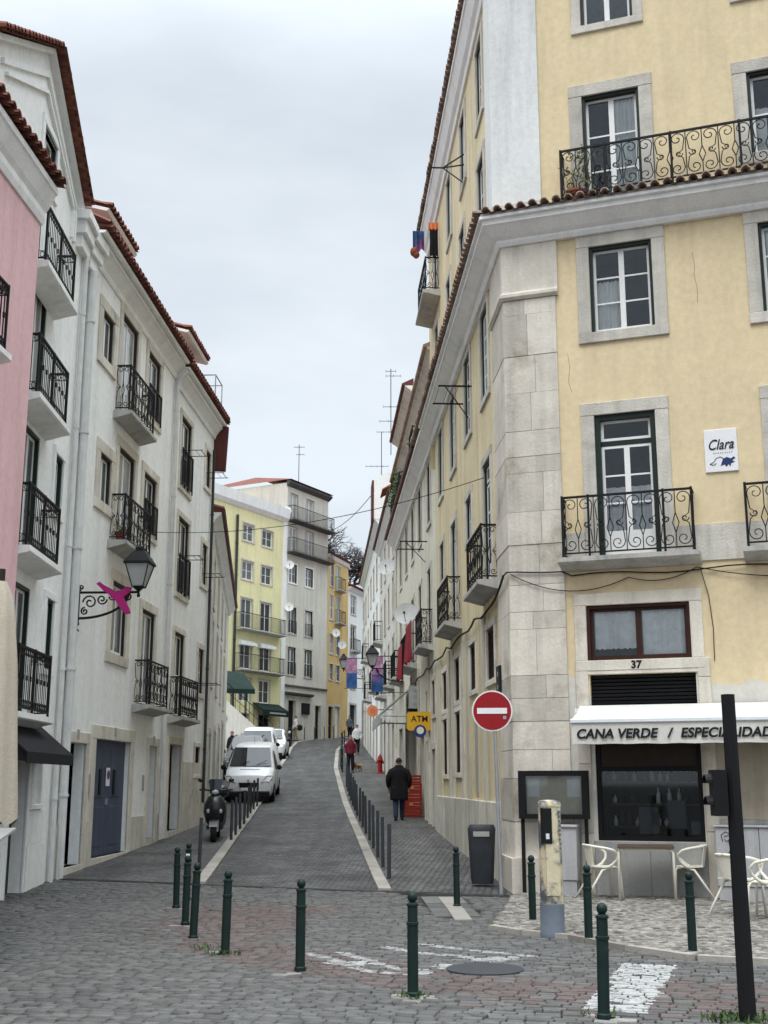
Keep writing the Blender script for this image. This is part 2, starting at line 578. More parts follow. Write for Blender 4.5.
        if smooth:
            me.polygons.foreach_set('use_smooth', [True] * len(me.polygons))
            if auto: me.set_sharp_from_angle(angle=R_(40))
        me.materials.append(M[m] if isinstance(m, str) else m)
        o = bpy.data.objects.new(name, me)
        COL.objects.link(o)
        if parent is not None:
            o.parent = parent
            WM[o.name] = WM[parent.name]
        else:
            WM[o.name] = Matrix()
        return o
WM = {}

def tag(o, label=None, cat=None, group=None, kind=None):
    if label: o['label'] = label
    if cat: o['category'] = cat
    if group: o['group'] = group
    if kind: o['kind'] = kind
    return o
def thing(name, label, cat, loc=(0, 0, 0), rz=0., group=None):
    o = bpy.data.objects.new(name, None)
    COL.objects.link(o)
    o.empty_display_size = .2
    o.location = loc
    o.rotation_euler = (0, 0, rz)
    WM[o.name] = Matrix.Translation(loc) @ Matrix.Rotation(rz, 4, 'Z')
    return tag(o, label, cat, group)
def lf(o):
    """frame of a thing placed with thing(): x, y, z of its own"""
    m = WM[o.name]
    f = Fr((m.translation.x, m.translation.y), (m[0][0], m[1][0]))
    base = m.translation.z
    class Z(Fr):
        def p(s, u, q, z): return Fr.p(s, u, q, z + base)
    f.__class__ = Z
    return f
def copy_tree(o, loc, rz, label=None, group=None):
    c = o.copy()
    COL.objects.link(c)
    c.location = loc
    c.rotation_euler = (0, 0, rz)
    if label: c['label'] = label
    if group: c['group'] = group
    def kids(a, b):
        for ch in a.children:
            d = ch.copy()
            COL.objects.link(d)
            d.parent = b
            kids(ch, d)
    kids(o, c)
    return c
def text(body, parent, P, x, z, size, m, name='lettering', shear=0., ext=.002, off=0., align='LEFT', sx=1.):
    """letters standing on plane x (reading direction) / z, as flat solid shapes"""
    c = bpy.data.curves.new(name, 'FONT')
    c.body = body
    c.size = size
    c.shear = shear
    c.extrude = ext
    c.offset = off
    c.align_x = align
    c.materials.append(M[m])
    x, z = Vector(x).normalized(), Vector(z).normalized()
    y = x.cross(z) * -1      # text normal = x cross up
    n = x.cross(z)
    mtx = Matrix((x * sx, z, n)).transposed().to_4x4()
    mtx.translation = P
    tmp = bpy.data.objects.new(name, c)
    COL.objects.link(tmp)
    dg = bpy.context.evaluated_depsgraph_get()
    dg.update()
    me = bpy.data.meshes.new_from_object(tmp.evaluated_get(dg))
    bpy.data.objects.remove(tmp)
    me.name = name
    o = bpy.data.objects.new(name, me)
    COL.objects.link(o)
    WM[o.name] = Matrix()
    o.parent = parent
    o.matrix_local = WM[parent.name].inverted() @ mtx
    return o

# ------------------------------------------------------------------ building helpers
def wall(mb, fr, u0, u1, z0, z1, openings, o=0., dep=.22):
    us = sorted({u0, u1} | {max(u0, min(u1, a)) for q in openings for a in q[:2]})
    zs = sorted({z0, z1} | {max(z0, min(z1, a)) for q in openings for a in q[2:4]})
    for a, b in zip(us, us[1:]):
        for c, d in zip(zs, zs[1:]):
            um, zm = (a + b) / 2, (c + d) / 2
            if any(q[0] < um < q[1] and q[2] < zm < q[3] for q in openings): continue
            mb.poly([fr.p(a, o, c), fr.p(b, o, c), fr.p(b, o, d), fr.p(a, o, d)])
    for q in openings:
        a, b, c, d = q[:4]
        if b <= u0 or a >= u1 or d <= z0 or c >= z1: continue
        for (ua, za), (ub, zb) in (((a, c), (b, c)), ((b, c), (b, d)), ((b, d), (a, d)), ((a, d), (a, c))):
            mb.poly([fr.p(ua, o, za), fr.p(ub, o, zb), fr.p(ub, o - dep, zb), fr.p(ua, o - dep, za)])
def body(mb, fr, u0, u1, z0, z1, D, o=0., ends=(1, 1)):
    """side and back walls and a lid, so the house is solid behind its front"""
    if ends[0]: mb.poly([fr.p(u0, o, z0), fr.p(u0, o - D, z0), fr.p(u0, o - D, z1), fr.p(u0, o, z1)])
    if ends[1]: mb.poly([fr.p(u1, o, z0), fr.p(u1, o - D, z0), fr.p(u1, o - D, z1), fr.p(u1, o, z1)])
    mb.poly([fr.p(u0, o - D, z0), fr.p(u1, o - D, z0), fr.p(u1, o - D, z1), fr.p(u0, o - D, z1)])
    mb.poly([fr.p(u0, o, z1), fr.p(u1, o, z1), fr.p(u1, o - D, z1), fr.p(u0, o - D, z1)])
def tiles(mb, fr, line, o0, o1, pitch=.22, r=.10, drop=.10, gut=True):
    """ends of barrel tiles in a row along a line of (u, z) points"""
    rnd = random.Random(len(mb.v))
    for (ua, za), (ub, zb) in zip(line, line[1:]):
        L = math.hypot(ub - ua, zb - za)
        n = max(1, int(L / pitch))
        for i in range(n):
            t = (i + .5) / n
            u, z = ua + (ub - ua) * t, za + (zb - za) * t
            du, dz = (ub - ua) / L, (zb - za) / L
            sg = 1 if du > -.2 else -1
            nu, nz_ = -dz * sg, du * sg
            e = rnd.uniform(-.012, .012)
            mb.tint = rnd.uniform(.7, 1.25)
            k = 5
            P = []
            for o, zz, rr in ((o0, drop, r * .9), (o1 + e, 0, r)):
                for q in (1., .78):
                    for j in range(k + 1):
                        a = math.pi * j / k
                        P.append(fr.p(u + du * math.cos(a) * rr * q + nu * (math.sin(a) * rr * q), o, z + zz + dz * math.cos(a) * rr * q + nz_ * math.sin(a) * rr * q))
            w = k + 1
            fs = []
            for j in range(k):
                fs += [(j, j + 1, 2 * w + j + 1, 2 * w + j), (w + j, w + j + 1, 3 * w + j + 1, 3 * w + j), (2 * w + j, 2 * w + j + 1, 3 * w + j + 1, 3 * w + j)]
            mb.faces(P, fs)
            # the channel tile between
            mb.tint = rnd.uniform(.55, .95)
            uu, zz2 = u + du * pitch * .5, z + dz * pitch * .5
            P = []
            for o, zz in ((o0, drop), (o1 - .03 + e, 0)):
                for j in range(4):
                    a = math.pi + math.pi * j / 3
                    P.append(fr.p(uu + du * math.cos(a) * r * .85 + nu * (math.sin(a) * r * .5), o, z + zz + dz * (math.cos(a) * r * .85 + pitch * .5) + nz_ * math.sin(a) * r * .5))
            mb.faces(P, [(j, j + 1, 4 + j + 1, 4 + j) for j in range(3)])
    mb.tint = 1.
def roof_slope(mb, fr, u0, u1, z0, z1, o0, o1):
    """a plain pitch with its tile rows as long ridges"""
    rnd = random.Random(3)
    n = max(2, int((u1 - u0) / .24))
    for i in range(n):
        a, b = u0 + (u1 - u0) * i / n, u0 + (u1 - u0) * (i + 1) / n
        m_ = (a + b) / 2
        mb.tint = rnd.uniform(.75, 1.2)
        q = [(a, 0), (a + (b - a) * .3, .07), (a + (b - a) * .7, .07), (b, 0)]
        for (ua, ha), (ub, hb) in zip(q, q[1:]):
            mb.poly([fr.p(ua, o0, z0 + ha), fr.p(ub, o0, z0 + hb), fr.p(ub, o1, z1 + hb), fr.p(ua, o1, z1 + ha)])
    mb.tint = 1.

def window(fr, par, u0, u1, z0, z1, o=0., sur=.18, frame='white_paint', sash='white_paint', glass='pane_dark', cols=2, rows=2, sill=True, dep=.14, stone='stone', name='window', transom=0., label=None, curtain=None, fw=.05, niche=False, bottom_panel=0.):
    mb = MB()
    rnd = random.Random(int(u0 * 97 + z0 * 31))
    pr = .035
    def blk(a, b, c, d, e=pr):
        mb.tint = rnd.uniform(.86, 1.12)
        mb.box(fr, a, b, o - .02, o + e, c, d, .008)
    if sur:
        blk(u0 - sur, u0, z0, z1); blk(u1, u1 + sur, z0, z1)
        blk(u0 - sur - .003, u1 + sur + .003, z1, z1 + sur, pr + .004)
        if sill: blk(u0 - sur - .003, u1 + sur + .003, z0 - sur * .85, z0, pr + .01)
    else:
        mb.box(fr, u0 - .03, u1 + .03, o - .02, o + .05, z0 - .06, z0)
    mb.tint = 1.
    w = mb.build(name, stone, par)
    if label: w['label'] = label
    f = MB()
    i0, i1 = o - dep - .04, o - dep
    ln_ = o - .012 if frame in ('green_frame', 'dark_wood', 'brown_wood') else i1      # dark lining boards run out to the wall face
    f.box(fr, u0 + .001, u0 + fw, i0, ln_, z0, z1); f.box(fr, u1 - fw, u1 - .001, i0, ln_, z0, z1)
    f.box(fr, u0 + fw, u1 - fw, i0, ln_, z1 - fw, z1 - .001); f.box(fr, u0 + fw, u1 - fw, i0, i1, z0, z0 + fw * .7)
    zt = z1 - fw
    if transom:
        f.box(fr, u0 + fw, u1 - fw, i0, i1, zt - transom - fw, zt - transom)
    f.build('frame', frame, w)
    s = MB()
    g_ = MB()
    j0, j1 = o - dep - .03, o - dep - .006
    def leaf(a, b, c, d, rws, panel=0.):
        t = .045
        s.box(fr, a, a + t, j0, j1, c, d); s.box(fr, b - t, b, j0, j1, c, d)
        s.box(fr, a + t, b - t, j0, j1, d - t, d); s.box(fr, a + t, b - t, j0, j1, c, c + t + panel)
        c2 = c + t + panel
        for k in range(1, rws):
            zz = c2 + (d - t - c2) * k / rws
            s.box(fr, a + t, b - t, j0, j1 - .004, zz - .014, zz + .014)
        g_.box(fr, a + t, b - t, j0 + .008, j0 + .014, c2, d - t)
    a0, a1 = u0 + fw, u1 - fw
    if transom:
        leaf(a0, a1, zt - transom, zt, 1)
        zt = zt - transom - fw
    for k in range(cols):
        leaf(a0 + (a1 - a0) * k / cols, a0 + (a1 - a0) * (k + 1) / cols, z0 + fw * .7, zt, rows, bottom_panel)
    s.build('sash', sash, w)
    g_.build('pane', glass, w)
    if niche:
        n = MB()
        D = .9
        A, B, C, Dz = u0 + .01, u1 - .01, z0 + .01, z1 - .01
        n.poly([fr.p(A, o - D, C), fr.p(B, o - D, C), fr.p(B, o - D, Dz), fr.p(A, o - D, Dz)])
        for (ua, za), (ub, zb) in (((A, C), (B, C)), ((B, C), (B, Dz)), ((B, Dz), (A, Dz)), ((A, Dz), (A, C))):
            n.poly([fr.p(ua, o - dep - .045, za), fr.p(ub, o - dep - .045, zb), fr.p(ub, o - D, zb), fr.p(ua, o - D, za)])
        n.build('room', 'room', w)
        for cu in (curtain or []):
            ca, cb, cc, cd, cm = cu
            q = MB()
            N = 18
            A_, B_ = u0 + (u1 - u0) * ca, u0 + (u1 - u0) * cb
            P = []
            for k in range(N + 1):
                oo = o - dep - .085 + .025 * math.sin(k * 2.1) + .012 * math.sin(k * .9)
                zb_ = z0 + (z1 - z0) * cc + (.012 * math.sin(k * 2.6) if cc > .02 else 0)
                P += [fr.p(A_ + (B_ - A_) * k / N, oo, zb_), fr.p(A_ + (B_ - A_) * k / N, oo, z0 + (z1 - z0) * cd)]
            q.faces(P, [(2 * k, 2 * k + 2, 2 * k + 3, 2 * k + 1) for k in range(N)])
            q.build('curtain', cm, w, smooth=True)
    return w
def door(fr, par, u0, u1, z0, z1, m, o=0., sur=.2, dep=.2, leaves=2, stone='stone', label=None, top=None, threshold=True):
    mb = MB()
    rnd = random.Random(int(u0 * 53))
    for a, b, c, d, e in ((u0 - sur, u0, z0 - .3, z1, .035), (u1, u1 + sur, z0 - .3, z1, .035), (u0 - sur - .003, u1 + sur + .003, z1, z1 + sur, .04)):
        mb.tint = rnd.uniform(.88, 1.1)
        mb.box(fr, a, b, o - .02, o + e, c, d, .008)
    if threshold: mb.box(fr, u0, u1, o - dep - .3, o + .06, z0 - .3, z0)
    w = mb.build('door', stone, par)
    if label: w['label'] = label
    p = MB()
    n = leaves
    for k in range(n):
        a, b = u0 + (u1 - u0) * k / n + .006, u0 + (u1 - u0) * (k + 1) / n - .006
        p.box(fr, a, b, o - dep - .05, o - dep, z0 + .003, z1 - .003)
        for (pa, pb) in ((.08, .42), (.5, .92)):
            p.box(fr, a + (b - a) * .16, b - (b - a) * .16, o - dep - .02, o - dep + .012, z0 + (z1 - z0) * pa, z0 + (z1 - z0) * pb, .008)
    lf_ = p.build('door_leaf', m, w)
    h = MB()
    h.box(fr, (u0 + u1) / 2 - .06, (u0 + u1) / 2 - .03, o - dep, o - dep + .05, z0 + .98, z0 + 1.1)
    h.build('handle', 'galvanised', w)
    return w

def spiral(cx, cz, r, a0, turns, sgn, n=16):
    out = []
    for i in range(n + 1):
        t = i / n
        rr = r * (1 - .82 * t)
        a = a0 + sgn * turns * 2 * math.pi * t
        out.append((cx + rr * math.cos(a), cz + rr * math.sin(a)))
    return out
def iron_panel(lines, s0, s1, z0, z1, kind):
    w, h = s1 - s0, z1 - z0
    if kind == 'scroll':
        n = max(1, round(w / .54))
        for k in range(n):
            a, b = s0 + w * k / n, s0 + w * (k + 1) / n
            m, q = (a + b) / 2, b - a
            r = q * .23
            for sg, c in ((1, a + q * .27), (-1, b - q * .27)):
                x0 = math.pi if sg > 0 else 0
                lines.append(spiral(c, z1 - r - .02, r, x0, 1.25, -sg))
                lines.append(spiral(c, z0 + r + .02, r * .95, x0, 1.25, sg))
                e = c - sg * r
                lines.append([(e, z1 - r - .02), (e + sg * q * .06, z1 - h * .42), (e + sg * q * .25, (z0 + z1) / 2), (e + sg * q * .06, z0 + h * .40), (e, z0 + r + .02)])
                lines.append(spiral(c - sg * q * .05, (z0 + z1) / 2, r * .55, x0, 1.1, sg, 12))
            lines.append([(m, z0), (m, z0 + h * .25), (m + q * .10, z0 + h * .42), (m, z0 + h * .60), (m, z1)])
            lines.append([(m, z0 + h * .25), (m - q * .10, z0 + h * .42), (m, z0 + h * .60)])
            if k: lines.append([(a, z0), (a, z1)])
    elif kind == 'bars':
        n = max(2, round(w / .105))
        for k in range(n + 1):
            x = s0 + w * k / n
            lines.append([(x, z0), (x, z1)])
        for k in range(n):
            x = s0 + w * (k + .5) / n
            lines.append([(x + .035 * math.cos(t * math.pi / 4), z1 - .06 + .045 * math.sin(t * math.pi / 4)) for t in range(9)])
            lines.append([(x + .035 * math.cos(t * math.pi / 4), z0 + .06 + .045 * math.sin(t * math.pi / 4)) for t in range(9)])
        lines.append([(s0, z1 - .115), (s1, z1 - .115)])
        lines.append([(s0, z0 + .115), (s1, z0 + .115)])
    elif kind == 'plain':
        n = max(2, round(w / .12))
        for k in range(n + 1):
            x = s0 + w * k / n
            lines.append([(x, z0), (x, z1)])
def railing(fr, u0, u1, zt, proj, h, kind, o=0., r=.011, post=.022, mid=None):
    mb = MB()
    z0, z1 = zt + .07, zt + h
    e = .03
    faces_ = [(lambda s, z: fr.p(s, o + proj - e, z), u0 + e, u1 - e)]
    if proj > .12:
        faces_ += [(lambda s, z: fr.p(u0 + e, o + s, z), .02, proj - e), (lambda s, z: fr.p(u1 - e, o + s, z), .02, proj - e)]
    for F, a, b in faces_:
        mb.tube([F(a - .0, z1), F(b + .0, z1)], .024, 4)
        mb.tube([F(a, z0), F(b, z0)], .016, 4)
        lines = []
        iron_panel(lines, a, b, z0, z1, kind)
        for ln in lines:
            mb.tube([F(x, z) for x, z in ln], r, 3 if len(ln) > 3 else 4)
    for u in (u0 + e, u1 - e) + tuple(mid or ()):
        mb.tube([fr.p(u, o + proj - e, zt - .02), fr.p(u, o + proj - e, z1 + .03)], post, 4)
    if kind == 'bars':      # forged collars half way up
        n = max(2, round((u1 - u0) / .105))
        for k in range(1, n, 2):
            u = u0 + e + (u1 - u0 - 2 * e) * k / n
            mb.box(fr, u - .018, u + .018, o + proj - e - .012, o + proj - e + .012, zt + h * .50, zt + h * .58)
    return mb
def balcony(fr, par, u0, u1, zt, proj, h=.95, kind='scroll', o=0., th=.13, m='slab_concrete', iron='iron', r=.011, mid=None, label=None):
    mb = MB()
    mb.prism(fr, [(o, zt), (o + proj + .05, zt), (o + proj + .05, zt - th * .55), (o + proj + .02, zt - th * .7), (o + proj * .9, zt - th * .75), (o + .06, zt - th * 1.25), (o, zt - th * 1.3)], u0 - .05, u1 + .05)
    b = mb.build('balcony', m, par)
    if label: b['label'] = label
    railing(fr, u0, u1, zt, proj, h, kind, o, r=r, mid=mid).build('railing', iron, b)
    return b
def pipe(fr, par, u, z0, z1, o=.08, r=.05, m='pipe_white', bend=True):
    mb = MB()
    pts = [fr.p(u, o, z0), fr.p(u, o, z1)]
    if bend: pts += [fr.p(u, o + .05, z1 + .2), fr.p(u, o + .25, z1 + .4)]
    mb.tube(pts, r, 8)
    z = z0 + 1.4
    while z < z1:
        mb.tube([fr.p(u, o, z), fr.p(u, o, z + .05)], r * 1.25, 8)
        z += 2.2
    return mb.build('downpipe', m, par, smooth=True, auto=True)

# ------------------------------------------------------------------ the ground
def lerp_tab(T, y):
    for (a, xa), (b, xb) in zip(T, T[1:]):
        if y <= b: return xa + (xb - xa) * (y - a) / (b - a)
    return T[-1][1]
XL = [(18, -2.85), (20.7, -2.95), (30.7, -3.56), (41.6, -4.11), (60, -5.0), (77.6, -5.77), (84, -5.9), (88.5, -4.9), (92.5, -3.2), (97, -1.5), (106, 2)]
XR = [(18, .0), (19.95, -.1), (29.3, -.64), (44.6, -1.59), (59, -2.42), (75, -2.96), (83.5, -2.7), (89, -1.4), (94, .2), (106, 5)]
dR, dF, dL, dN, dP, dL3 = vpdir(315), vpdir(-3086), vpdir(455), vpdir(352), vpdir(460), vpdir(260)
dF = (-dF[0], -dF[1]) if dF[0] < 0 else dF
C0 = (2.08, 19.35)
FR, FF = Fr(C0, dR, 'L'), Fr(C0, dF, 'R')
P0 = (-5.71, 21.28)
FL, FN = Fr(P0, dL, 'R'), Fr(P0, dN, 'R')
FP = Fr(FN.xy(-4.35, .28), dP, 'R')
FL3 = Fr(FL.xy(12.62), dL3, 'R')

mb = MB()
ys = [-500, -100, -20, 5, 15, 19, 22, 26.5, 31.5, 36, 41, 46, 52, 58, 65, 71, 79, 87, 94, 102, 107, 112, 118, 123, 128, 160, 200, 500, 1500]
xs = [-1200, -200, -60, -20, -8, 0, 8, 20, 60, 200, 1200]
P = [(x, y, g(y) - .04) for y in ys for x in xs]
k = len(xs)
mb.faces(P, [(j * k + i, j * k + i + 1, (j + 1) * k + i + 1, (j + 1) * k + i) for j in range(len(ys) - 1) for i in range(k - 1)])
tag(mb.build('ground', 'joint'), kind='structure')

DRAIN = ((-5.9, 21.65), (2.0, 19.0))
def drain_y(x): return DRAIN[0][1] + (x - DRAIN[0][0]) * (DRAIN[1][1] - DRAIN[0][1]) / (DRAIN[1][0] - DRAIN[0][0])

def strip(name, xa, xb, y0a, y0b, y1, dz, m, nx=3):
    mb = MB()
    rows = []
    n = int((y1 - 20) / 1.25)
    for i in range(n + 1):
        t = i / n
        row = []
        for j in range(nx + 1):
            q = j / nx
            ya = y0a + (y0b - y0a) * q
            y = ya + (y1 - ya) * t
            x = xa(y) + (xb(y) - xa(y)) * q
            row.append((x, y, g(y) + dz))
        rows.append(row)
    k = nx + 1
    mb.faces([p for r in rows for p in r], [(a * k + b, a * k + b + 1, (a + 1) * k + b + 1, (a + 1) * k + b) for a in range(n) for b in range(nx)])
    return tag(mb.build(name, m), kind='structure')
xl, xr = (lambda y: lerp_tab(XL, y)), (lambda y: lerp_tab(XR, y))
strip('road', xl, xr, drain_y(-2.9) + .03, drain_y(0) + .03, 106, 0, 'road_setts')
strip('left_pavement', lambda y: -7 if y < 33 else -16, xl, drain_y(-7) + .03, drain_y(-2.9) + .03, 106, .018, 'walk_setts')
strip('right_pavement', xr, lambda y: 2.6 if y < 60 else 2.6 + (y - 60) * .16, drain_y(-.1) + .03, drain_y(2.6) + .03, 106, .018, 'walk_setts')
def kerb(name, X, sg):
    mb = MB()
    rnd = random.Random(5)
    y = drain_y(X(20)) + .02
    while y < 100:
        y2 = y + rnd.uniform(.8, 1.2)
        if y > 30: y2 = y + 1.2
        mb.tint = rnd.uniform(.85, 1.15)
        a, b, w = X(y), X(y2 - .012), .20 * sg
        q = [(a, y), (a + w, y), (b + w, y2 - .012), (b, y2 - .012)]
        mb.plan(q, lambda p: g(p[1]) - .1, lambda p: g(p[1]) + .05)
        y = y2
    return tag(mb.build(name, 'kerb_stone'), kind='structure')
kerb('left_kerb', xl, -1)
kerb('right_kerb', xr, 1)
mb = MB()
q = [(DRAIN[0][0], DRAIN[0][1] - .05), (DRAIN[1][0], DRAIN[1][1] - .05), (DRAIN[1][0], DRAIN[1][1] + .025), (DRAIN[0][0], DRAIN[0][1] + .025)]
mb.plan(q, lambda p: g(p[1]) - .05, lambda p: g(p[1]) + .012)
tag(mb.build('drain_channel', 'grime'), kind='structure')

def inside(p, poly):
    x, y = p
    r = False
    for (x0, y0), (x1, y1) in zip(poly, poly[1:] + poly[:1]):
        if (y0 > y) != (y1 > y) and x < (x1 - x0) * (y - y0) / (y1 - y0) + x0: r = not r
    return r
def dseg(p, line):
    best = 9
    for (x0, y0), (x1, y1) in zip(line, line[1:]):
        dx, dy = x1 - x0, y1 - y0
        t = max(0, min(1, ((p[0] - x0) * dx + (p[1] - y0) * dy) / (dx * dx + dy * dy + 1e-9)))
        best = min(best, math.hypot(p[0] - x0 - dx * t, p[1] - y0 - dy * t))
    return best
# pavement of the restaurant corner
WALK = [(1.95, 18.9), (1.72, 17.4), (1.45, 15.9), (1.30, 14.95), (1.62, 14.45), (2.1, 14.02), (2.55, 13.15), (3.07, 12.42), (3.75, 12.15), (5.2, 11.7), (9, 10.8), (11, 17.5), (2.2, 19.2)]
red_zone = [(-2.7, 17.6), (-1.4, 18.2), (-.6, 17.4), (-1.0, 15.6), (-1.2, 13.6), (-.2, 12.2), (1.2, 11.35), (2.5, 11.1), (3.6, 11.0), (6, 10.6), (6, 9.3), (3.2, 9.4), (1.3, 10.0), (.3, 10.6), (-.9, 11.6), (-2.1, 13.2), (-2.9, 15.6)]
white_zone = [gp(x, y) for x, y in ((581, 1009), (624, 963), (677, 965), (646, 1014))]
arcs = []
for ln in ([(35, 238), (130, 262), (200, 290), (300, 300), (395, 298)], [(130, 232), (220, 262), (330, 285), (392, 288)], [(275, 215), (400, 235), (520, 247), (640, 258)], [(380, 205), (460, 215), (560, 225), (735, 243)], [(115, 265), (180, 268)], [(590, 256), (660, 250)], [(465, 277), (505, 283)]):
    arcs.append([gp(300 + x / 3.2, 880 + y / 3.2) for x, y in ln])
FLAG = [(.3, drain_y(.3) - .05), (1.25, drain_y(1.25) - .05), (1.3, 16.4), (.75, 16.0)]      # big flat slabs by the corner

def stones(name, m, L, H, ang, region, color, gap=.010, jz=.0035, x0=-9, x1=9, y0=4.5, y1=22.5, top=.0, ins=.11, paint=None):
    mb = MB()
    rnd = random.Random(11)
    ca, sa = math.cos(ang), math.sin(ang)
    cx, cy = 0, 13
    n = int(16 / H)
    for r in range(-n, n):
        off = rnd.uniform(0, L)
        hh = H
        xx = -14 + off
        while xx < 14:
            l = L * rnd.uniform(.72, 1.3)
            u, v = xx + l / 2, r * H
            wob = .05 * math.sin(u * .9 + 1.3) + .03 * math.sin(u * 2.3 + r * .05)
            X, Y = cx + u * ca - (v + wob) * sa, cy + u * sa + (v + wob) * ca
            xx += l
            if not (x0 < X < x1 and y0 < Y < y1) or not region((X, Y)): continue
            c = color((X, Y), rnd)
            mb.col = c
            a, b = l / 2 - gap / 2, hh / 2 - gap / 2
            rot = rnd.gauss(0, .03)
            cr_, sr = math.cos(ang + rot), math.sin(ang + rot)
            zt = g(Y) + rnd.gauss(0, jz) + top
            tx, ty = rnd.gauss(0, .009), rnd.gauss(0, .009)
            P = []
            for sc, z in ((1., -.045), (1., -.012), (1 - ins, 0.)):
                for (i, j) in ((-1, -1), (1, -1), (1, 1), (-1, 1)):
                    e, f = i * (a - (1 - sc) * b) * rnd.uniform(.95, 1.03), j * b * sc * rnd.uniform(.95, 1.03)
                    P.append((X + e * cr_ - f * sr, Y + e * sr + f * cr_, zt + z + e * tx + f * ty))
            side = [(q + i, q + (i + 1) % 4, q + 4 + (i + 1) % 4, q + 4 + i) for q in (0, 4) for i in range(4)]
            if paint and paint((X, Y), None, True):
                mb.faces(P, side[:4])
                for f_ in side[4:]:
                    m_ = sum((Vector(P[t]) for t in f_), Vector()) / 4
                    mb.col = paint((m_.x, m_.y), rnd, False) or c
                    mb.poly([P[t] for t in f_])
                # a painted stone: its top in small pieces so the paint can stop part way across
                A, B, C, D = [Vector(p) for p in P[8:12]]
                nu, nv = 6, 4
                G = [(A.lerp(B, i / nu)).lerp(D.lerp(C, i / nu), j / nv) for j in range(nv + 1) for i in range(nu + 1)]
                for j in range(nv):
                    for i in range(nu):
                        k = [j * (nu + 1) + i, j * (nu + 1) + i + 1, (j + 1) * (nu + 1) + i + 1, (j + 1) * (nu + 1) + i]
                        m_ = (G[k[0]] + G[k[2]]) / 2
                        mb.col = paint((m_.x, m_.y), rnd, False) or c
                        mb.poly([G[t] for t in k])
            else:
                mb.faces(P, [(8, 9, 10, 11)] + side)
    return tag(mb.build(name, m, smooth=True), kind='structure')
def plaza_region(p):
    if p[1] > drain_y(p[0]) - .06 or inside(p, WALK) or inside(p, FLAG): return False
    return abs(p[0]) < p[1] * .36 + 2.6
POSTS = [gp(*q) for q in ((413, 997), (300, 971), (225, 954), (604, 1019), (176, 908), (185, 925), (193, 939), (210, 950), (290, 974))]
def plaza_col(p, rnd):
    b = rnd.uniform(.080, .130)
    c = [b, b * .985, b * .93]
    if any(math.dist(p, q) < .17 for q in POSTS) and rnd.random() < .7:
        k = rnd.uniform(.18, .34)
        c = [k, k * .96, k * .88]
    if inside((p[0] + rnd.gauss(0, .18), p[1] + rnd.gauss(0, .18)), red_zone) and rnd.random() < .88:
        k = rnd.uniform(.75, 1.1)
        c = [.122 * k, .096 * k, .088 * k]
    return c
def worn(p):
    return math.sin(p[0] * 23.1 + 1.7 * math.sin(p[1] * 17)) + math.sin(p[1] * 31.7 + 2.1 * math.sin(p[0] * 13.3))
def road_paint(p, rnd, near):
    if near:
        if any(math.dist(p, w) < .9 for w in white_zone) or inside(p, white_zone): return True
        return any(dseg(p, ln) < .3 for ln in arcs)
    k = None
    if inside(p, white_zone) and worn(p) > -1.45 and rnd.random() < .96: k = rnd.uniform(.32, .43)
    for i, ln in enumerate(arcs):
        if dseg(p, ln) < (.062 if i < 4 else .13) and worn(p) > -.95 and rnd.random() < .93: k = rnd.uniform(.26, .38)
    return [k, k, k * .97] if k else None
stones('plaza_paving', 'cobble', .165, .104, R_(-14), plaza_region, plaza_col, paint=road_paint)
def walk_region(p):
    return inside(p, WALK) and p[0] < 7
def walk_col(p, rnd):
    k = rnd.uniform(.17, .34)
    if rnd.random() < .18: k *= .55
    return [k, k * .94, k * .82]
stones('restaurant_pavement', 'calcada', .085, .078, R_(38), walk_region, walk_col, gap=.012, jz=.004, top=.05, x0=1, x1=8, y0=9)
mb = MB()
mb.plan(WALK, lambda p: -.1, lambda p: .012)
tag(mb.build('restaurant_pavement_bed', 'joint'), kind='structure')
mb = MB()
rnd = random.Random(2)
edge = WALK[3:11]
for (a, b) in zip(edge, edge[1:]):
    n = max(1, round(math.dist(a, b) / .6))
    for i in range(n):
        mb.tint = rnd.uniform(.8, 1.15)
        p, q = [(a[0] + (b[0] - a[0]) * t, a[1] + (b[1] - a[1]) * t) for t in ((i + .02) / n, (i + .98) / n)]
        d = Vector((q[0] - p[0], q[1] - p[1])).normalized()
        nn = (d.y * .09, -d.x * .09)
        mb.plan([p, q, (q[0] + nn[0], q[1] + nn[1]), (p[0] + nn[0], p[1] + nn[1])], -.08, .055)
tag(mb.build('corner_kerb', 'kerb_stone'), kind='structure')
# big flat slabs and the short pale kerb line between them
mb = MB()
rnd = random.Random(4)
for i in range(7):
    for j in range(9):
        x, y = .1 + i * .62 - j * .02, 14.6 + j * .56 + i * .06
        q = [(x, y), (x + .60, y + .05), (x + .58, y + .59), (x - .02, y + .54)]
        if all(inside((a, b), FLAG) or inside((a, b - .25), FLAG) for a, b in [(x + .3, y + .28)]):
            q = [p for p in q if True]
            if max(p[1] - drain_y(p[0]) for p in q) > -.07 or any(inside(p, WALK) for p in q): continue
            k = rnd.uniform(.09, .15)
            mb.col = [k, k * .97, k * .92]
            mb.plan(q, -.06, rnd.uniform(-.004, .004))
tag(mb.build('corner_slabs', 'cobble'), kind='structure')
mb = MB()
ln = [gp(438, 898), gp(447, 909), gp(455, 921)]
for a, b in zip(ln, ln[1:]):
    mb.tint = random.uniform(.9, 1.1)
    mb.plan([(a[0], a[1]), (b[0], b[1] + .02), (b[0] + .22, b[1] + .03), (a[0] + .22, a[1])], -.03, .014)
tag(mb.build('kerb_end', 'kerb_stone'), kind='structure')

# ------------------------------------------------------------------ the yellow corner building
yb = thing('corner_building', 'tall yellow corner building with pale stone quoins, tiled cornice and a restaurant at street level', 'building', (*C0, 0))
def cw(*q): return list(q)
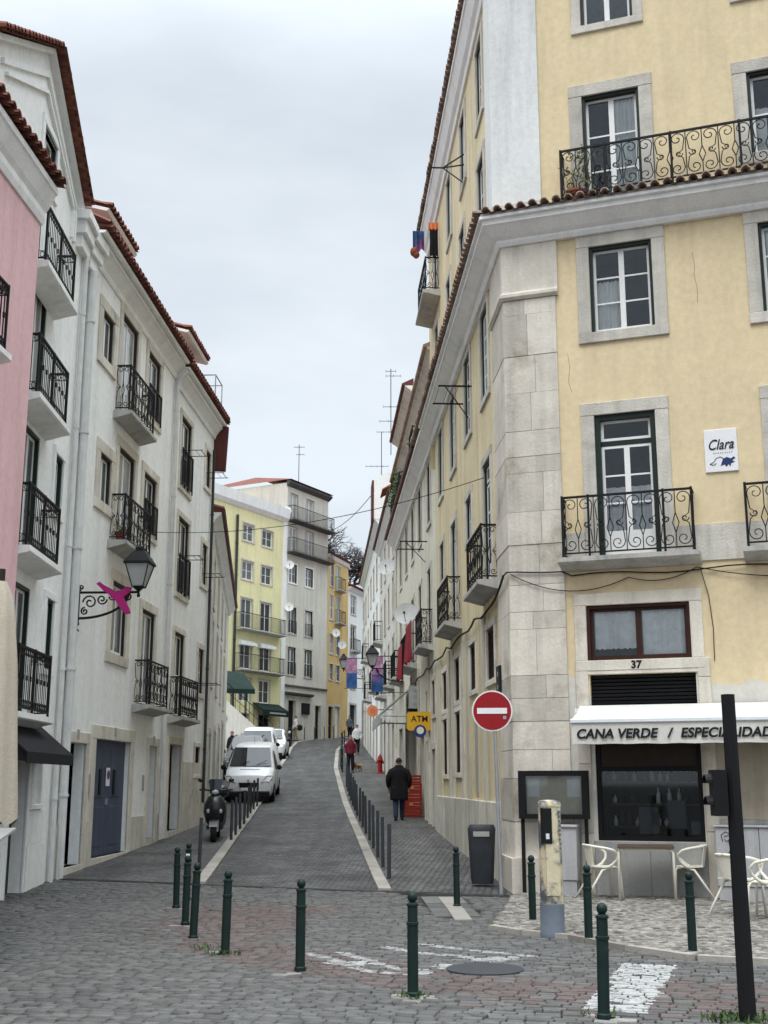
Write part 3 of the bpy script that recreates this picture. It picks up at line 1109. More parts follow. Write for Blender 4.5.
# front towards the square
F1 = [(1.47, 2.51, 9.0, 10.53), (4.21, 5.25, 9.0, 10.53), (1.45, 2.43, 5.18, 7.56), (4.27, 5.25, 5.18, 7.56), (1.20, 2.80, 3.56, 4.43), (4.2, 5.8, 3.56, 4.43), (1.22, 2.84, 2.4, 3.34), (1.26, 2.85, .83, 2.4), (4.2, 5.4, .1, 2.75)]
Rr = [(2.0, 2.95), (4.65, 5.6), (7.45, 8.4), (10.2, 11.15)]
R1o = [(a, b, 8.87, 10.62) for a, b in Rr] + [(1.98, 2.92, 5.18, 7.58), (4.7, 5.6, 6.62, 7.52), (7.5, 8.42, 5.18, 7.58), (10.1, 11.0, 6.65, 7.6)]
R1o += [(1.9, 2.85, 3.5, 4.43), (4.45, 5.35, 3.5, 4.42), (7.15, 8.1, 3.46, 4.4), (9.8, 10.75, 3.42, 4.32), (4.45, 5.35, 1.38, 3.22), (7.15, 8.1, 1.9, 3.22), (9.8, 10.75, 1.88, 3.18)]
mb = MB()
wall(mb, FF, .02, 9.5, -.5, 11.0, F1)
mb.build('front_wall', 'yellow_wall', yb)
mb = MB()
wall(mb, FR, .02, 12.2, -.5, 11.0, R1o)
mb.build('side_wall', 'yellow_side', yb)
CU = (1.95, 19.45)
UR, UF = Fr(CU, dR, 'L'), Fr(CU, dF, 'R')
F2 = [(1.64, 2.55, 14.78, 16.4), (1.60, 2.58, 11.25, 13.4), (4.36, 5.34, 11.8, 13.28), (4.36, 5.34, 14.78, 16.4)]
R2o = [(1.15, 1.95, 14.25, 15.85), (3.8, 4.6, 14.25, 15.85), (6.5, 7.3, 14.25, 15.85), (9.7, 10.55, 13.97, 15.85), (1.15, 2.0, 12.1, 13.35), (4.1, 4.95, 12.1, 13.35), (6.8, 7.6, 12.1, 13.35), (9.6, 10.4, 12.1, 13.3)]
mb = MB()
wall(mb, UF, .0, 9.6, 11.0, 16.95, F2)
mb.build('upper_front_wall', 'yellow_wall', yb)
mb = MB()
wall(mb, UR, .0, 12.2, 11.0, 16.95, R2o)
mb.poly([UR.p(12.2, 0, 10), UR.p(12.2, -9, 10), UR.p(12.2, -9, 16.95), UR.p(12.2, 0, 16.95)])
mb.poly([UF.p(9.6, 0, 0), UF.p(9.6, -9, 0), UF.p(9.6, -9, 16.95), UF.p(9.6, 0, 16.95)])
mb.plan([UR.xy(0), UR.xy(12.2), UR.xy(12.2, -9), UF.xy(9.6, -9), UF.xy(9.6)], 16.9, 16.95)
mb.build('upper_side_wall', 'yellow_side', yb)
# corner quoins: courses of pale blocks that wrap the corner
mb = MB()
rnd = random.Random(9)
z = .55
hs = []
while z < 9.72:
    h = rnd.choice((.28, .36, .44, .55, .66, .74))
    if z + h > 9.55: h = 9.74 - z
    hs.append((z, h))
    z += h
pr = .045
def outer(u, side, o):      # corner mitre point
    pass
def corner_pt(o, frA=FR, frB=FF):
    a = Vector(frA.xy(0, o)); da = Vector(frA.d)
    b = Vector(frB.xy(0, o)); db = Vector(frB.d)
    den = da.x * db.y - da.y * db.x
    t = ((b.x - a.x) * db.y - (b.y - a.y) * db.x) / den
    v = a + da * t
    return (v.x, v.y)
for z, h in hs:
    j = rnd.uniform(.28, .62)
    e = pr + rnd.uniform(-.006, .006)
    k = corner_pt(e)
    z1 = z + h - .007
    uR = 1.28 + rnd.uniform(-.03, .03)
    mb.tint = rnd.uniform(.76, 1.12)
    if rnd.random() < .35:
        mb.plan([FR.xy(uR, -.02), FR.xy(uR, e), k, FF.xy(.88, e), FF.xy(.88, -.02), FF.xy(.1, -.02)], z, z1)
    else:
        mb.plan([FR.xy(uR, -.02), FR.xy(uR, e), k, FF.xy(j, e), FF.xy(j, -.02), FF.xy(.1, -.02)], z, z1)
        mb.tint = rnd.uniform(.84, 1.1)
        mb.box(FF, j + .005, .88, -.02, e + rnd.uniform(-.003, .003), z, z1)
k = corner_pt(.11)
mb.tint = .92
mb.plan([FR.xy(1.36, -.02), FR.xy(1.36, .11), k, FF.xy(.5, .11), FF.xy(.5, -.02), FF.xy(.1, -.02)], -.2, .545)
mb.tint = .86
mb.box(FF, .506, .93, -.02, .1, -.2, .545, .01)
mb.build('quoin', 'pale_stone', yb)
mb = MB()
path = [FR.xy(1.36, 0), C0, FF.xy(.93, 0)]
mb.sweep(path, [(-.01, 9.74), (.06, 9.74), (.10, 9.78), (.11, 9.83), (.07, 9.86), (.05, 9.9), (.05, 10.72), (-.01, 10.72)], -1 if False else 1) if False else None
def sweepRF(prof, uR, uF, frA=FR, frB=FF, c=C0):
    # travel from far along the side street to the corner and along the front: street is on the right hand
    mb.sweep([frA.xy(uR), c, frB.xy(uF)], prof, SGN)
_a, _b = Vector(C0) - Vector(FR.xy(5)), Vector(FR.n)
SGN = 1 if (-_a.y * _b.x + _a.x * _b.y) > 0 else -1
sweepRF([(-.01, 9.745), (.06, 9.745), (.105, 9.79), (.105, 9.84), (.06, 9.88), (.052, 9.9), (.052, 10.76), (-.01, 10.76)], 1.36, .93)
mb.build('capital', 'pale_stone', yb)
# main cornice and its tiled edge
mb = MB()
sweepRF([(-.02, 10.74), (.09, 10.74), (.13, 10.80), (.13, 10.84), (.20, 10.88), (.36, 11.02), (.40, 11.04), (.40, 11.12), (.46, 11.13), (.46, 11.18), (-.02, 11.18)], 12.2, 9.5)
mb.build('cornice', 'white_trim', yb)
mb = MB()
tiles(mb, FR, [(-.35, 11.24), (12.2, 11.24)], -.05, .56, .20, .072, .06)
tiles(mb, FF, [(-.28, 11.24), (9.5, 11.24)], -.02, .56, .20, .072, .06)
mb.build('cornice_tiles', 'dark_tile', yb)
mb = MB()
sweepRF([(-.02, 11.186), (.44, 11.186), (.44, 11.235), (-.02, 11.30)], 12.2, 9.5)
mb.build('cornice_mortar', 'slab_concrete', yb)
# upper corner pilaster, base course, top cornice and eave
mb = MB()
k = corner_pt(.05, UR, UF)
mb.plan([UR.xy(.62, -.02), UR.xy(.62, .05), k, UF.xy(.84, .05), UF.xy(.84, -.02), UF.xy(.1, -.05)], 11.56, 16.9)
mb.build('upper_pilaster', 'grey_render', yb)
mb = MB()
mb.plan([UR.xy(.66, -.02), UR.xy(.66, .07), corner_pt(.07, UR, UF), UF.xy(.88, .07), UF.xy(.88, -.02), UF.xy(.1, -.05)], 11.2, 11.555)
mb.build('pilaster_base', 'stone', yb)
mb = MB()
sweepRF([(-.02, 16.2), (.05, 16.2), (.07, 16.28), (.07, 16.34), (.14, 16.42), (.24, 16.72), (.27, 16.74), (.27, 16.86), (-.02, 16.86)], 12.2, 9.6, UR, UF, CU)
mb.build('top_cornice', 'white_trim', yb)
mb = MB()
tiles(mb, UR, [(-.3, 16.93), (12.2, 16.93)], -.05, .36, .21, .09, .08)
tiles(mb, UF, [(-.3, 16.93), (9.6, 16.93)], -.02, .42, .21, .09, .08)
mb.build('eave_tiles', 'dark_tile', yb)
mb = MB()
roof_slope(mb, UR, -.2, 12.2, 17.0, 19.4, .3, -4.5)
roof_slope(mb, UF, -.2, 9.6, 17.0, 19.4, .3, -4.5)
mb.build('roof', 'dark_tile', yb)
# front windows
GW = dict(frame='green_frame', glass='window_glass', niche=True, dep=.1)
window(FF, yb, *F1[0], sur=.215, rows=3, curtain=[(.06, .44, 0, .62, 'curtain')], **GW)
window(FF, yb, *F1[1], sur=.215, rows=3, curtain=[(.1, .9, 0, 1, 'curtain')], **GW)
DW = dict(sur=.215, rows=3, sill=False, transom=.34, bottom_panel=.35, fw=.085, label='tall glazed door with a dark green frame')
window(FF, yb, *F1[2], curtain=[(.06, .95, .1, .5, 'curtain_lace')], **DW, **GW)
window(FF, yb, *F1[3], **DW, **GW)
mb = MB()
mb.box(FF, .88, 1.23, -.01, .03, 5.05, 5.62); mb.build('string_course', 'stone', yb)
mb = MB(); mb.tint = .9; mb.box(FF, 2.65, 2.92, -.01, .03, 5.05, 5.62); mb.tint = 1.08; mb.box(FF, 2.92, 4.05, -.01, .028, 5.05, 5.62)
mb.build('string_course', 'stone', yb)
w = window(FF, yb, 1.2, 2.8, 3.56, 4.43, sur=.19, frame='brown_wood', sash='brown_wood', rows=1, glass='window_glass', niche=True, dep=.08, stone='pale_stone', sill=True, curtain=[(.06, .47, .22, .95, 'curtain_lace'), (.53, .95, .05, .95, 'curtain_lace')], label='wide brown wooden window with lace curtains')
window(FF, yb, 4.2, 5.8, 3.56, 4.43, sur=.19, frame='brown_wood', sash='brown_wood', rows=1, glass='pane_dark', dep=.08, stone='pale_stone')
window(UF, yb, *F2[0], sur=.17, rows=2, **GW)
window(UF, yb, *F2[1], sur=.225, rows=3, curtain=[(.52, .95, .0, 1, 'curtain')], sill=False, **GW)
window(UF, yb, *F2[2], sur=.225, rows=2, curtain=[(.1, .9, 0, .6, 'curtain')], **GW)
window(UF, yb, *F2[3], sur=.17, rows=2, **GW)
# street side windows
for i, q in enumerate(R1o[:4]):
    window(FR, yb, *q, sur=.16, rows=4, frame='green_frame', glass='pane_mid' if i % 2 else 'pane_pale', dep=.035)
for q in (R1o[4], R1o[6]):
    window(FR, yb, *q, sur=.16, rows=3, frame='green_frame', glass='pane_mid', sill=False, transom=.3, bottom_panel=.4, dep=.04)
for q in (R1o[5], R1o[7]):
    window(FR, yb, *q, sur=.15, rows=2, frame='green_frame', glass='pane_dark', dep=.04)
for i, q in enumerate(R1o[8:12]):
    window(FR, yb, *q, sur=.13, rows=5 if i in (1, 3) else 1, frame='dark_wood', sash='dark_wood', glass='pane_dark', dep=.04, stone='pale_stone')
for q in R1o[13:15]:
    window(FR, yb, *q, sur=.13, rows=1, frame='dark_wood', sash='dark_wood', glass='pane_dark', dep=.05, stone='pale_stone')
mb = MB()
mb.box(FR, 4.45, 5.35, -.13, -.1, 1.38, 3.22)
mb.box(FR, 4.55, 4.88, -.1, -.05, 1.5, 3.1, .01); mb.box(FR, 4.94, 5.27, -.1, -.05, 1.5, 3.1, .01)
mb.build('blocked_door', 'panel_grey', yb)
for q in R2o:
    window(UR, yb, *q, sur=.15, rows=2, frame='green_frame', glass='pane_mid', dep=.035)
mb = MB()
rnd = random.Random(21)
u = 1.40
while u < 12.15:
    w_ = min(rnd.uniform(.7, 1.3), 12.2 - u)
    mb.tint = rnd.uniform(.8, 1.12)
    mb.box(FR, u, u + w_ - .008, -.02, .06, -.3, 1.36, .012)
    u += w_
mb.build('plinth', 'plinth_stone', yb)
mb = MB()
for u0, u1 in ((3.1, 3.45), (5.6, 5.95), (6.5, 6.85), (8.4, 8.75), (9.15, 9.5), (11.0, 11.35)):
    mb = MB()
    mb.tint = random.uniform(.9, 1.1)
    mb.box(FR, u0, u1, -.01, .03, 1.36, 4.75)
    mb.build('pilaster_strip', 'plinth_stone', yb)
# balconies
balcony(FF, yb, .90, 2.98, 5.16, .36, .98, 'scroll', mid=(1.35, 2.52), r=.0095)
balcony(FF, yb, 3.72, 5.9, 5.16, .36, .98, 'scroll', mid=(4.15, 5.35), r=.0095)
balcony(FR, yb, 1.25, 3.25, 5.13, .34, .98, 'scroll', r=.0095)
balcony(FR, yb, 6.75, 8.95, 5.13, .34, .98, 'scroll', r=.0095)
balcony(UR, yb, 9.2, 11.4, 13.95, .4, .9, 'scroll', r=.0095)
mb = railing(UF, 1.22, 6.5, 11.36, .36, .88, 'scroll', r=.0105, mid=(2.0, 3.1, 4.2, 5.3))
mb.build('balcony_railing', 'iron', yb)
# restaurant front
mb = MB()
rnd = random.Random(12)
for (a, b) in ((1.0, 1.2), (2.87, 3.06)):
    z = .0
    while z < 3.55:
        h = min(rnd.uniform(.7, 1.2), 3.56 - z)
        mb.tint = rnd.uniform(.75, 1.05)
        mb.box(FF, a, b, -.02, .04, z, z + h - .006, .01)
        z += h
mb.tint = 1.05
mb.box(FF, 1.0, 3.06, -.02, .034, 3.345, 3.395)
s_ = mb.build('shop_surround', 'pale_stone', yb)
mb = MB()
n = 16
for i in range(n):
    z = 2.42 + i * (.92 / n)
    mb.prism(FF, [(-.12, z), (-.09, z + .008), (-.085, z + .04), (-.12, z + .92 / n)], 1.22, 2.84)
mb.build('roller_shutter', 'black_plastic', yb)
mb = MB()
for a, b, c, d in ((1.26, 1.33, .83, 2.4), (2.78, 2.85, .83, 2.4), (1.33, 2.78, .83, .9), (1.33, 2.78, 1.86, 1.93), (1.33, 2.78, 2.33, 2.4)):
    mb.box(FF, a, b, -.1, -.03, c, d)
sw = mb.build('shop_window', 'black_plastic', yb)
mb = MB()
mb.box(FF, 1.33, 2.78, -.08, -.07, .9, 1.86)
mb.build('pane', 'window_glass', sw)
mb = MB()
mb.box(FF, 1.33, 2.78, -.08, -.07, 1.93, 2.33)
mb.build('fascia_panel', 'dark_wood', sw)
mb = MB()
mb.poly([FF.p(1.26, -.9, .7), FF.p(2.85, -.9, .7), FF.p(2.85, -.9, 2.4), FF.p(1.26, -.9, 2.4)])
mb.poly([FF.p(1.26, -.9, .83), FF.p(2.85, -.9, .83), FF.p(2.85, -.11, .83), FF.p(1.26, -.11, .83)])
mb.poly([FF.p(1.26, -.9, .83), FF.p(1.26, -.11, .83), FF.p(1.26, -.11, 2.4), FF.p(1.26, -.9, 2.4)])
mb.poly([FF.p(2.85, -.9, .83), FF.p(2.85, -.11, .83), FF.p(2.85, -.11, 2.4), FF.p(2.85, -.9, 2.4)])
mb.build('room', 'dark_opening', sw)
mb = MB()
for a, b, c, d, o in ((1.82, 2.12, .92, 1.32, -.5), (2.25, 2.52, 1.0, 1.42, -.6), (2.64, 2.77, .93, 1.12, -.12)):
    mb.box(FF, a, b, o - .05, o, c, d)
mb.build('display_board', 'bin_grey', sw)
mb = MB()
for k in range(3): mb.box(FF, 1.36, 2.74, -.86, -.62, 1.0 + k * .34, 1.03 + k * .34)
mb.build('shelf', 'dark_wood', sw)
rnd = random.Random(8)
for k in range(3):
    u = 1.42
    while u < 2.6:
        h = rnd.uniform(.12, .26)
        mb = MB(); mb.lathe(FF.p(u, -.74, 1.03 + k * .34), [(.035, 0), (.035, h * .6), (.014, h * .75), (.014, h)], 8); mb.build('bottle', rnd.choice(('iron_green', 'dark_wood', 'ink_grey', 'panel_grey')), sw, smooth=True)
        u += rnd.uniform(.09, .2)
mb = MB()
mb.box(FF, 1.205, 2.03, -.06, .02, -.1, .825, .008); mb.box(FF, 2.036, 2.865, -.06, .02, -.1, .825, .008)
mb.box(FF, 3.07, 4.15, -.02, .018, -.2, 1.15, .008)
mb.build('base_panel', 'panel_grey', yb)
mb = MB()
mb.box(FF, 3.08, 4.15, -.02, .016, 1.16, 2.55, .004)
mb.build('shop_infill', 'beige_cloth', yb)
door(FF, yb, 4.2, 5.4, .1, 2.6, 'dark_wood')

mb = MB()
mb.tint = 1.
mb.box(FF, 1.0, 3.06, -.02, .03, 3.398, 3.42)
mb.build('lintel', 'pale_stone', yb)

for pts in ([(3.16, 10.2), (3.19, 9.95), (3.17, 9.8), (3.21, 9.55), (3.2, 9.3)], [(1.05, 8.7), (1.08, 8.45), (1.05, 8.2), (1.1, 8.0)]):
    fr_ = UF if pts[0][1] > 11.5 else FF
    mb = MB(); mb.tube([fr_.p(u, .001, z) for u, z in pts], .0028, 3); mb.build('crack', 'grime', yb)

# ------------------------------------------------------------------ houses up the right side
def gz(fr, u): return g(fr.xy(u)[1])
cb = thing('apartment_building', 'cream plastered house beside the yellow corner building, sharing its cornice line up the street', 'building', (*FR.xy(12.2), 0))
bays = [(13.6, 14.5), (16.6, 17.5), (19.4, 20.3), (22.2, 23.1), (25.0, 25.9)]
ops = [(a, b, 8.87, 10.6) for a, b in bays] + [(a, b, 5.4 if i % 2 == 0 else 6.6, 7.55) for i, (a, b) in enumerate(bays)]
gro = [(12.75, 13.55, gz(FR, 13) - .05, 2.55), (14.7, 15.3, 2.9, 4.2), (15.9, 17.4, gz(FR, 16) - .05, 3.1), (18.6, 20.2, gz(FR, 19) - .05, 3.3), (21.6, 23.2, gz(FR, 22) - .05, 3.5), (24.6, 26.4, gz(FR, 25) - .05, 3.6), (12.7, 13.5, 3.45, 4.35)]
mb = MB()
wall(mb, FR, 12.205, 27.8, -.5, 11.0, ops + gro)
body(mb, FR, 12.205, 27.8, -.5, 11.0, 9)
mb.build('wall', 'cream_wall', cb)
mb = MB()
mb.prism(FR, [(-.02, 10.70), (.10, 10.70), (.13, 10.78), (.36, 10.98), (.42, 11.0), (.42, 11.1), (-.02, 11.1)], 12.205, 27.8)
mb.build('cornice', 'white_trim', cb)
mb = MB()
mb.prism(FR, [(-.05, 11.12), (.5, 11.12), (.52, 11.2), (-.05, 11.34)], 14.2, 27.8)
mb.build('eave_board', 'red_eave', cb)
mb = MB()
tiles(mb, FR, [(12.205, 11.22), (14.2, 11.22)], -.05, .54, .21, .085, .06)
roof_slope(mb, FR, 14.2, 27.8, 11.24, 11.5, .5, -.1)
mb.build('eave_tiles', 'dark_tile', cb)
mb = MB()
au = [(13.4, 14.2, 11.9, 13.1), (16.2, 17.0, 11.5, 13.1), (19, 19.8, 11.9, 13.1), (22.5, 23.3, 11.5, 13.2), (25.2, 26, 11.5, 13.2)]
wall(mb, FR, 12.205, 27.8, 11.0, 13.6, au, o=-.08)
wall(mb, FR, 20.5, 27.8, 13.6, 15.25, [], o=-.08)
body(mb, FR, 12.21, 27.79, 11.0, 13.6, 8, o=-.08)
body(mb, FR, 20.5, 27.79, 13.6, 15.25, 7, o=-.08)
mb.build('attic_wall', 'cream_pale', cb)
mb = MB()
mb.prism(FR, [(-.1, 13.25), (-.03, 13.28), (.12, 13.42), (.2, 13.45), (.2, 13.5), (-.1, 13.5)], 12.205, 27.8)
mb.build('attic_cornice', 'cream_pale', cb)
mb = MB()
mb.prism(FR, [(-.1, 14.95), (-.03, 14.98), (.12, 15.1), (.2, 15.13), (.2, 15.18), (-.1, 15.18)], 20.5, 27.79)
mb.build('top_cornice', 'cream_pale', cb)
mb = MB()
mb.prism(FR, [(-.1, 13.505), (.30, 13.505), (.31, 13.57), (-.1, 13.75)], 12.205, 27.8)
mb.build('attic_eave', 'dark_tile', cb)
mb = MB()
mb.prism(FR, [(-.1, 15.185), (.30, 15.185), (.31, 15.25), (-.1, 15.45)], 20.5, 27.79)
mb.build('top_eave', 'red_eave', cb)
for q in au: window(FR, cb, *q, o=-.08, sur=.1, rows=2, frame='dark_wood', glass='pane_mid', dep=.06)
for i, q in enumerate(ops):
    tall = q[3] < 8 and q[2] < 6
    window(FR, cb, *q, sur=.15, rows=3, frame='dark_wood', glass=('pane_dark', 'pane_mid')[i % 2], dep=.04, sill=not tall)
window(FR, cb, *gro[1], sur=.12, rows=2, frame='dark_wood', sash='dark_wood', dep=.12)
window(FR, cb, *gro[6], sur=.12, rows=2, frame='dark_wood', sash='dark_wood', dep=.12)
for i in (0, 2, 3, 4, 5): door(FR, cb, *gro[i], ('blue_grey_door', 'dark_opening', 'dark_wood', 'dark_opening', 'dark_wood')[i % 5], leaves=1 if i == 0 else 2, sur=.18, dep=.14)
balcony(FR, cb, 13.2, 15.0, 5.35, .36, .95, 'scroll')
balcony(FR, cb, 18.6, 21.2, 5.35, .36, .95, 'plain', r=.009)
balcony(FR, cb, 24.2, 26.6, 5.4, .36, .95, 'plain', r=.009)
balcony(FR, cb, 16.0, 17.4, 11.45, .42, .9, 'plain', o=-.08, r=.009)
balcony(FR, cb, 21.6, 27.0, 11.45, .42, .9, 'plain', o=-.08, iron='iron_green', r=.009)
mb = MB()
for u in (14.35, 17.6, 20.6):
    mb = MB(); mb.box(FR, u, u + .3, .0, .05, .2, 5.1); mb.build('pilaster_strip', 'plinth_stone', cb)

def row_house(name, label, fr, u0, u1, ztop, wmat, trim, bays, rows, eave='red_eave', D=8, eo=.35, bal=(), seed=1, ground=True, doors='dark_wood', quoin=None, roofm='red_tile', roofz=1.6, cor='white_trim', rise=None):
    b = thing(name, label, 'building', (*fr.xy(u0), gz(fr, u0)))
    rnd = random.Random(seed)
    ops = []
    for zi, (za, zb) in enumerate(rows):
        for (ua, ub) in bays: ops.append((ua, ub, za, zb))
    gd = []
    if ground:
        for (ua, ub) in bays:
            z = gz(fr, ua)
            gd.append((ua - .15, ub + .15, z - .05, z + 2.4))
    mb = MB()
    wall(mb, fr, u0, u1, -1, ztop, ops + gd)
    body(mb, fr, u0, u1, -1, ztop, D)
    mb.build('wall', wmat, b)
    mb = MB()
    mb.prism(fr, [(-.02, ztop - .3), (.06, ztop - .28), (.12, ztop - .18), (eo - .1, ztop - .04), (eo - .08, ztop + .02), (-.02, ztop + .02)], u0, u1)
    mb.build('cornice', cor, b)
    mb = MB()
    mb.prism(fr, [(-.02, ztop + .03), (eo, ztop + .03), (eo + .03, ztop + .11), (-.02, ztop + .22)], u0, u1)
    mb.build('eave', eave, b)
    if roofm:
        mb = MB()
        roof_slope(mb, fr, u0, u1, ztop + .14, ztop + roofz, eo, -D / 2)
        mb.build('roof', roofm, b)
    for i, q in enumerate(ops):
        window(fr, b, *q, sur=trim, rows=2, frame='dark_wood' if rnd.random() < .4 else 'white_paint', glass=rnd.choice(('pane_dark', 'pane_mid', 'pane_dark')), dep=.05)
    for i, q in enumerate(gd):
        door(fr, b, *q, doors if i % 2 else 'dark_opening', sur=.16, dep=.14)
    for (ua, ub, z, kind) in bal: balcony(fr, b, ua, ub, z, .4, .95, kind, r=.009)
    if quoin:
        mb = MB()
        z = -.5
        while z < ztop - .35:
            h = .5
            mb.tint = rnd.uniform(.85, 1.1)
            mb.box(fr, u0 - .02, u0 + quoin, -.02, .05, z, z + h - .008, .01)
            z += h
        mb.build('quoin', 'plinth_stone', b)
    return b
row_house('terraced_house', 'white house with a pale stone corner strip, past the cream house on the right', FR, 27.82, 41, 13.2, 'cream_pale', .14, [(29.6, 30.5), (32.6, 33.5), (35.6, 36.5), (38.6, 39.5)], [(5.6, 7.5), (8.4, 10.0), (10.9, 12.4)], bal=[(29.2, 30.9, 5.5, 'plain'), (35, 37, 5.5, 'plain'), (38.2, 40, 8.3, 'plain')], seed=3, quoin=.9)
h4 = row_house('terraced_house', 'far white house with a bare gable end rising over its neighbour on the right side', FR, 41.02, 62, 14.9, 'white_wall_b', .14, [(43, 44), (46.5, 47.5), (50, 51), (53.5, 54.5), (57, 58), (60, 61)], [(6.4, 8.2), (9.0, 10.7), (11.7, 13.3)], bal=[(42.6, 44.4, 6.3, 'plain'), (49.6, 51.4, 6.3, 'plain'), (53.2, 55, 8.9, 'plain')], seed=5)
mb = MB()
gp_ = [FR.p(41.0, .3, 14.9), FR.p(41.0, -8, 14.9), FR.p(41.0, -8, 19.5), FR.p(41.0, -4, 20.0), FR.p(41.0, .3, 16.9)]
gp2 = [FR.p(41.35, .3, 14.9), FR.p(41.35, -8, 14.9), FR.p(41.35, -8, 19.5), FR.p(41.35, -4, 20.0), FR.p(41.35, .3, 16.9)]
mb.faces(gp_ + gp2, [(0, 1, 2, 3, 4), (5, 6, 7, 8, 9)] + [(i, (i + 1) % 5, 5 + (i + 1) % 5, 5 + i) for i in range(5)])
mb.build('gable_end', 'white_wall', h4)
mb = MB()
mb.prism(FR, [(.3, 14.95), (.4, 14.95), (.4, 16.95), (.3, 16.95)], 41.0, 42.5)
mb.build('gable_edge', 'red_eave', h4)
# small tiled dormer on the house before it
ht = bpy.data.objects['terraced_house']
mb = MB()
mb.box(FR, 36.2, 37.4, -1.6, -.2, 13.3, 15.2)
dm = mb.build('dormer', 'cream_wall', ht)
mb = MB()
roof_slope(mb, FR, 35.9, 37.7, 15.2, 15.9, .15, -1.0)
mb.build('dormer_roof', 'red_tile', dm)
mb = MB(); mb.box(FR, 36.5, 37.1, -.2, -.17, 13.8, 14.9); mb.build('dormer_window', 'pane_dark', dm)
FR5 = Fr(FR.xy(62.02), vpdir(700), 'L')
row_house('terraced_house', 'white house where the street bends away, just showing past the right hand row', FR5, 0, 14, 15.5, 'white_wall_b', .14, [(2, 3), (5, 6), (8, 9), (11, 12)], [(7.5, 9.3), (10.2, 12), (12.8, 14.3)], seed=8, bal=[(1.6, 3.4, 7.4, 'plain')])

# ------------------------------------------------------------------ houses on the left side
lb = thing('townhouse', 'white house with carved stone window frames, two balconied bays and a big blue garage door', 'building', (*P0, .05))
L1 = [(1.3, 2.1, 10.0, 10.95), (2.7, 3.95, 9.2, 11.45), (4.9, 6.05, 9.95, 11.42), (1.6, 2.4, 7.12, 8.08), (2.9, 4.15, 6.5, 8.56), (4.95, 6.1, 7.25, 8.55), (2.9, 4.05, 4.25, 5.72), (5.3, 6.5, 3.38, 5.48)]
G1 = [(.5, 1.7, .22, 2.4), (2.3, 4.85, .28, 2.52), (6.45, 7.15, .45, 2.5)]
mb = MB()
wall(mb, FL, 0.01, 7.6, -.5, 12.0, L1 + G1)
body(mb, FL, 0.01, 7.6, -.5, 12.0, 8, ends=(1, 0))
mb.build('wall', 'white_wall', lb)
for i, q in enumerate(L1):
    window(FL, lb, *q, sur=.24 if i in (0, 3, 6) else .2, rows=1, cols=2, frame='dark_wood', glass=('pane_mid', 'pane_pale', 'pane_mid', 'pane_mid', 'pane_pale', 'pane_dark', 'pane_mid', 'pane_mid')[i], dep=.06, sill=i not in (1, 4, 7), stone='pale_stone')
mb = railing(FL, 4.9, 6.05, 9.9, .1, .7, 'plain'); mb.build('window_guard', 'iron', lb)
mb = railing(FL, 4.95, 6.1, 7.2, .1, .7, 'plain'); mb.build('window_guard', 'iron', lb)
balcony(FL, lb, 2.4, 4.45, 9.17, .34, .98, 'scroll', r=.0095)
balcony(FL, lb, 2.45, 4.6, 6.46, .34, .95, 'scroll', r=.0095)
balcony(FL, lb, 4.85, 6.75, 3.33, .34, .95, 'scroll', r=.0095)
door(FL, lb, *G1[0], 'blue_door', sur=.2, dep=.34, leaves=1, stone='pale_stone', label='narrow blue door deep in its stone frame')
gd = door(FL, lb, *G1[1], 'blue_door', sur=.26, dep=.10, leaves=2, stone='pale_stone', label='big blue garage door in a stone frame')
mb = MB()
for u in (2.95, 3.95):
    mb = MB(); mb.box(FL, u, u + .12, -.09, -.06, 1.45, 1.95); mb.build('ventilator_slot', 'ink', gd)
mb = MB(); mb.box(FL, 3.45, 3.68, -.085, -.07, 1.62, 1.98); sg = mb.build('notice', 'sign_white', gd)
mb = MB(); mb.disc(FL.p(3.565, -.069, 1.84), (*FL.n, 0), .095, .004, 16); mb.build('notice_ring', 'sign_red', sg)
mb = MB(); mb.disc(FL.p(3.565, -.064, 1.84), (*FL.n, 0), .068, .004, 16); mb.build('notice_disc', 'atm_blue', sg)
door(FL, lb, *G1[2], 'blue_door', sur=.18, dep=.26, leaves=1, stone='pale_stone')
mb = MB()
for a, b in ((1.95, 2.03), (5.13, 6.25), (7.36, 7.6), (.02, .28)):
    mb = MB(); mb.box(FL, a, b, -.01, .028, -.2, .97); mb.build('plinth', 'plinth_stone', lb)
mb = MB()
for u, z in ((1.1, 2.52), (3.55, 2.66), (6.8, 2.6)):
    mb = MB(); mb.box(FL, u - .06, u + .06, .03, .047, z - .06, z + .12); mb.build('number_plate', 'ink_grey', lb)
mb = MB()
mb.box(FL, 1.98, 2.1, 0, .03, 1.45, 1.85); mb.build('intercom', 'panel_grey', lb)
mb = MB(); mb.box(FL, 6.0, 6.08, 0, .03, 1.5, 1.85); mb.build('intercom', 'panel_grey', lb)
mb = MB(); mb.box(FL, .35, .62, 0, .06, 3.45, 3.85); mb.build('meter_box', 'panel_grey', lb)
mb = MB()
CP = [(-.02, 11.62), (.03, 11.62), (.05, 11.68), (.05, 11.74), (.09, 11.8), (.2, 11.93), (.24, 11.95), (.24, 12.02), (-.02, 12.02)]
mb.prism(FL, CP, 0.35, 7.6)
mb.build('cornice', 'white_trim', lb)
mb = MB()
mb.prism(FL, [(-.05, 12.03), (.33, 12.03), (.36, 12.08), (-.05, 12.10)], .1, 7.6)
mb.build('eave_soffit', 'white_trim', lb)
mb = MB()
tiles(mb, FL, [(.1, 12.14), (7.6, 12.14)], -.3, .46, .2, .08, .14)
mb.build('eave_tiles', 'red_tile', lb)
mb = MB()
roof_slope(mb, FL, 0, 7.6, 12.2, 14.4, .45, -4)
mb.build('roof', 'red_tile', lb)
